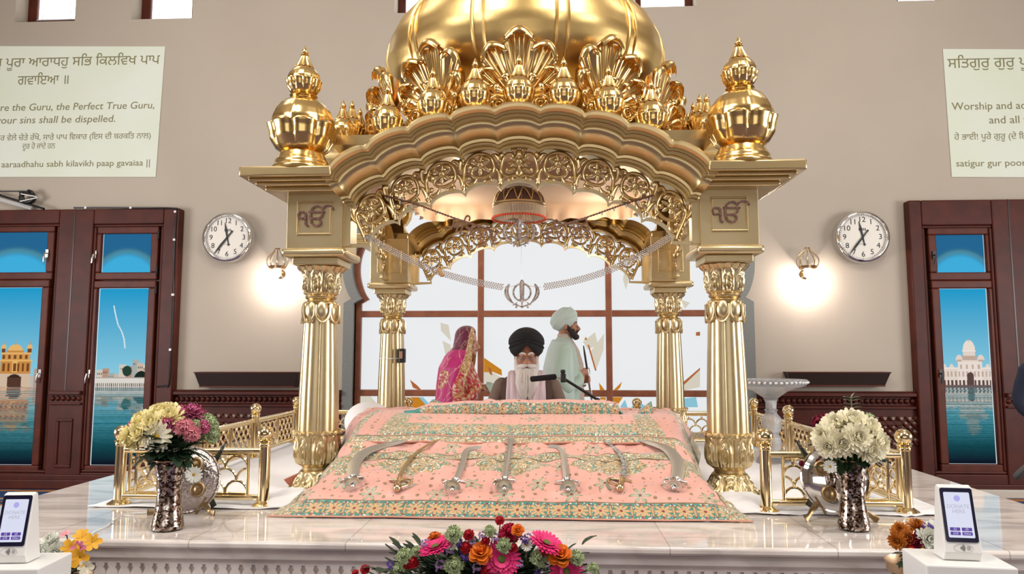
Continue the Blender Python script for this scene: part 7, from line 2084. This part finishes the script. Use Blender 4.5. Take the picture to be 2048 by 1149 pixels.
def vcol(u, v):
    p = veil(u, v); w = abs(u * 2 - 1)
    base = srgb(112, 20, 62) if v < .34 else srgb(206, 28, 120) if v < .8 else srgb(224, 60, 150)
    if w > .80 and v > .08: return hexcol(p, srgb(196, 120, 90), .80, .009)
    cx, cz = w - .42, (v - .60) * 2.2
    if math.hypot(cx, cz) < .19: return hexcol(p, srgb(196, 40, 80), .62 if abs(math.hypot(cx, cz) - .13) < .05 else .4, .009)
    line = abs(sin(w * 9 + sin(v * 24) * .9)) < .10 or abs(sin(v * 15 + w * 7)) < .06
    return srgb(232, 196, 160) if line and (math.floor(v * 170) + math.floor(u * 130)) % 2 == 0 else base
m = MB(); m.grid(veil, 150, 150, cfn=vcol); o = m.build('veil', veilm, br, smooth=0)
for p in o.data.polygons: p.use_smooth = True
s_ = o.modifiers.new('thickness', 'SOLIDIFY'); s_.thickness = .004; s_.offset = 0
# the length of mint cloth that joins her hand to the groom's shawl
p0 = D(whx + .02, -.03, whz + .03); p1 = Vector((bx - .22, RY_ + .10, ez - .50))
q = catmull([p0 + Vector((-.03, 0, .02)), p0 + Vector((.04, -.01, .0)), p0.lerp(p1, .3) + Vector((0, .05, -.16)), p0.lerp(p1, .65) + Vector((0, .05, -.14)), p1], 7)
rows = [[p + Vector((0, u * .05, -abs(u) * .02 - (u < 0) * .10 * min(1, i / 6) * abs(u))) for u in [k / 5 - 1 for k in range(11)]] for i, p in enumerate(q)]
o = ribbon_cloth('mint_stole', rows, mint, None, .006); tag(o, 'pale mint stole running from the veiled person to the person in the mint turban', 'cloth')

# ---------------- the musician at the right edge of the picture
NX, NY = P(2110, 800, 6.0).x, 6.0
nv = person((NX, NY, 0), 'person at the far right edge, only a navy sleeve showing beside the right window')
def E(x, y, z): return Vector((NX + x, NY + y, z))
m = MB(); head(m, T(E(0, 0, 1.62), rz=-.6))
m.loft([[E(a * cos(2 * PI * q / 20), b * sin(2 * PI * q / 20), z) for q in range(20)] for a, b, z in ((.05, .05, 1.46), (.14, .09, 1.41), (.18, .1, 1.33), (.17, .11, 1.15), (.15, .1, 1.0), (.16, .11, .86), (.1, .08, .8))])
for s in (-1, 1):
    limb(m, [E(s * .18, 0, 1.34), E(s * .23, .02, 1.08), E(s * .17, -.16, .92)], [.05, .042, .028]); hand(m, T(E(s * .17, -.16, .92), rz=-PI / 2, ry=.3), .5, s); limb(m, [E(s * .09, 0, .84), E(s * .1, 0, .46), E(s * .1, .02, .08)], [.08, .055, .04]); limb(m, [E(s * .1, .04, .04), E(s * .11, -.14, .03)], [.035, .026])
remesh(m.build('body', skinm('brown_skin', (176, 122, 96)), nv), .008, 3)
navy = mat('navy_wool', srgb(24, 32, 54), 0, .8, bump=(50, .2))
m = MB(); m.loft([[E(a * cos(2 * PI * q / 20), b * sin(2 * PI * q / 20), z) for q in range(20)] for a, b, z in ((.07, .07, 1.45), (.16, .11, 1.41), (.20, .125, 1.33), (.19, .135, 1.12), (.18, .13, .95), (.19, .14, .76))])
for s in (-1, 1): limb(m, [E(s * .19, 0, 1.33), E(s * .245, .02, 1.08), E(s * .185, -.13, .94)], [.07, .062, .048])
remesh(m.build('jacket', navy, nv), .008, 4)
m = MB()
for s in (-1, 1): limb(m, [E(s * .09, 0, .80), E(s * .1, 0, .46), E(s * .1, .02, .10)], [.10, .08, .075])
remesh(m.build('trousers', mat('dark_trousers', srgb(30, 32, 40), 0, .8), nv), .010, 4)

# ---------------- microphones
MY = 4.86
a = P(1062, 759, MY); b = P(1112, 754, MY); c = P(1126, 757, MY - .01); d_ = P(1198, 802, MY + .05); e_ = P(1232, 826, MY + .10)
t = thing('microphone_stand', (e_.x, e_.y, PZ), 'black boom microphone reaching across in front of the white beard', 'microphone')
m = MB(); u = (b - a).normalized(); m.tube([a - u * .006, a, a + u * .01, b - u * .006, b, b + u * .004], [.010, .0175, .019, .019, .016, .006], 14); m.build('foam_windshield', mat('black_foam', (.01, .01, .01), 0, .9, bump=(300, .5)), t)
m = MB(); m.tube([b, b.lerp(c, .5) + Vector((0, 0, -.004)), c], .006, 8); m.build('capsule', M['chrome'], t)
m = MB(); m.box(c.x - .016, c.x + .020, MY - .03, MY + .02, c.z - .028, c.z + .030); m.lathe([(.0, .03), (.016, .032), (.018, .05), (.010, .056), (0, .056)], 14, (c.x, MY - .008, c.z)); m.build('clip', M['black'], t, smooth=30, bev=.006)
m = MB(); m.tube([c + Vector((.01, 0, -.006)), d_], .0095, 10); m.tube([d_.lerp(c, .06), d_], .014, 10); m.build('boom_arm', M['black'], t)
m = MB(); m.tube([d_, e_], .007, 8); m.tube([e_, Vector((e_.x, e_.y, PZ + .02))], .010, 10); m.lathe([(.11, .006), (.11, .016), (.02, .026), (.012, .05)], 28, (e_.x, e_.y, PZ)); m.build('stand_pole', M['black'], t)
a = P(2031, 956, 5.2); b = P(2052, 934, 5.15); f = P(2110, 925, 5.2)
t = thing('floor_microphone', (f.x, 5.2, 0), 'grey microphone on a low stand entering at the right edge', 'microphone')
m = MB(); m.tube([a, a.lerp(b, .1), a.lerp(b, .6), b], [.020, .024, .022, .017], 14); m.build('microphone_head', mat('grey_mesh', (.12, .12, .12), .6, .4), t)
m = MB(); m.tube([b, f, Vector((f.x, 5.2, .02))], .011, 10); m.lathe([(.12, .004), (.12, .014), (.02, .024)], 24, (f.x, 5.2, 0)); m.build('stand_pole', M['black'], t)
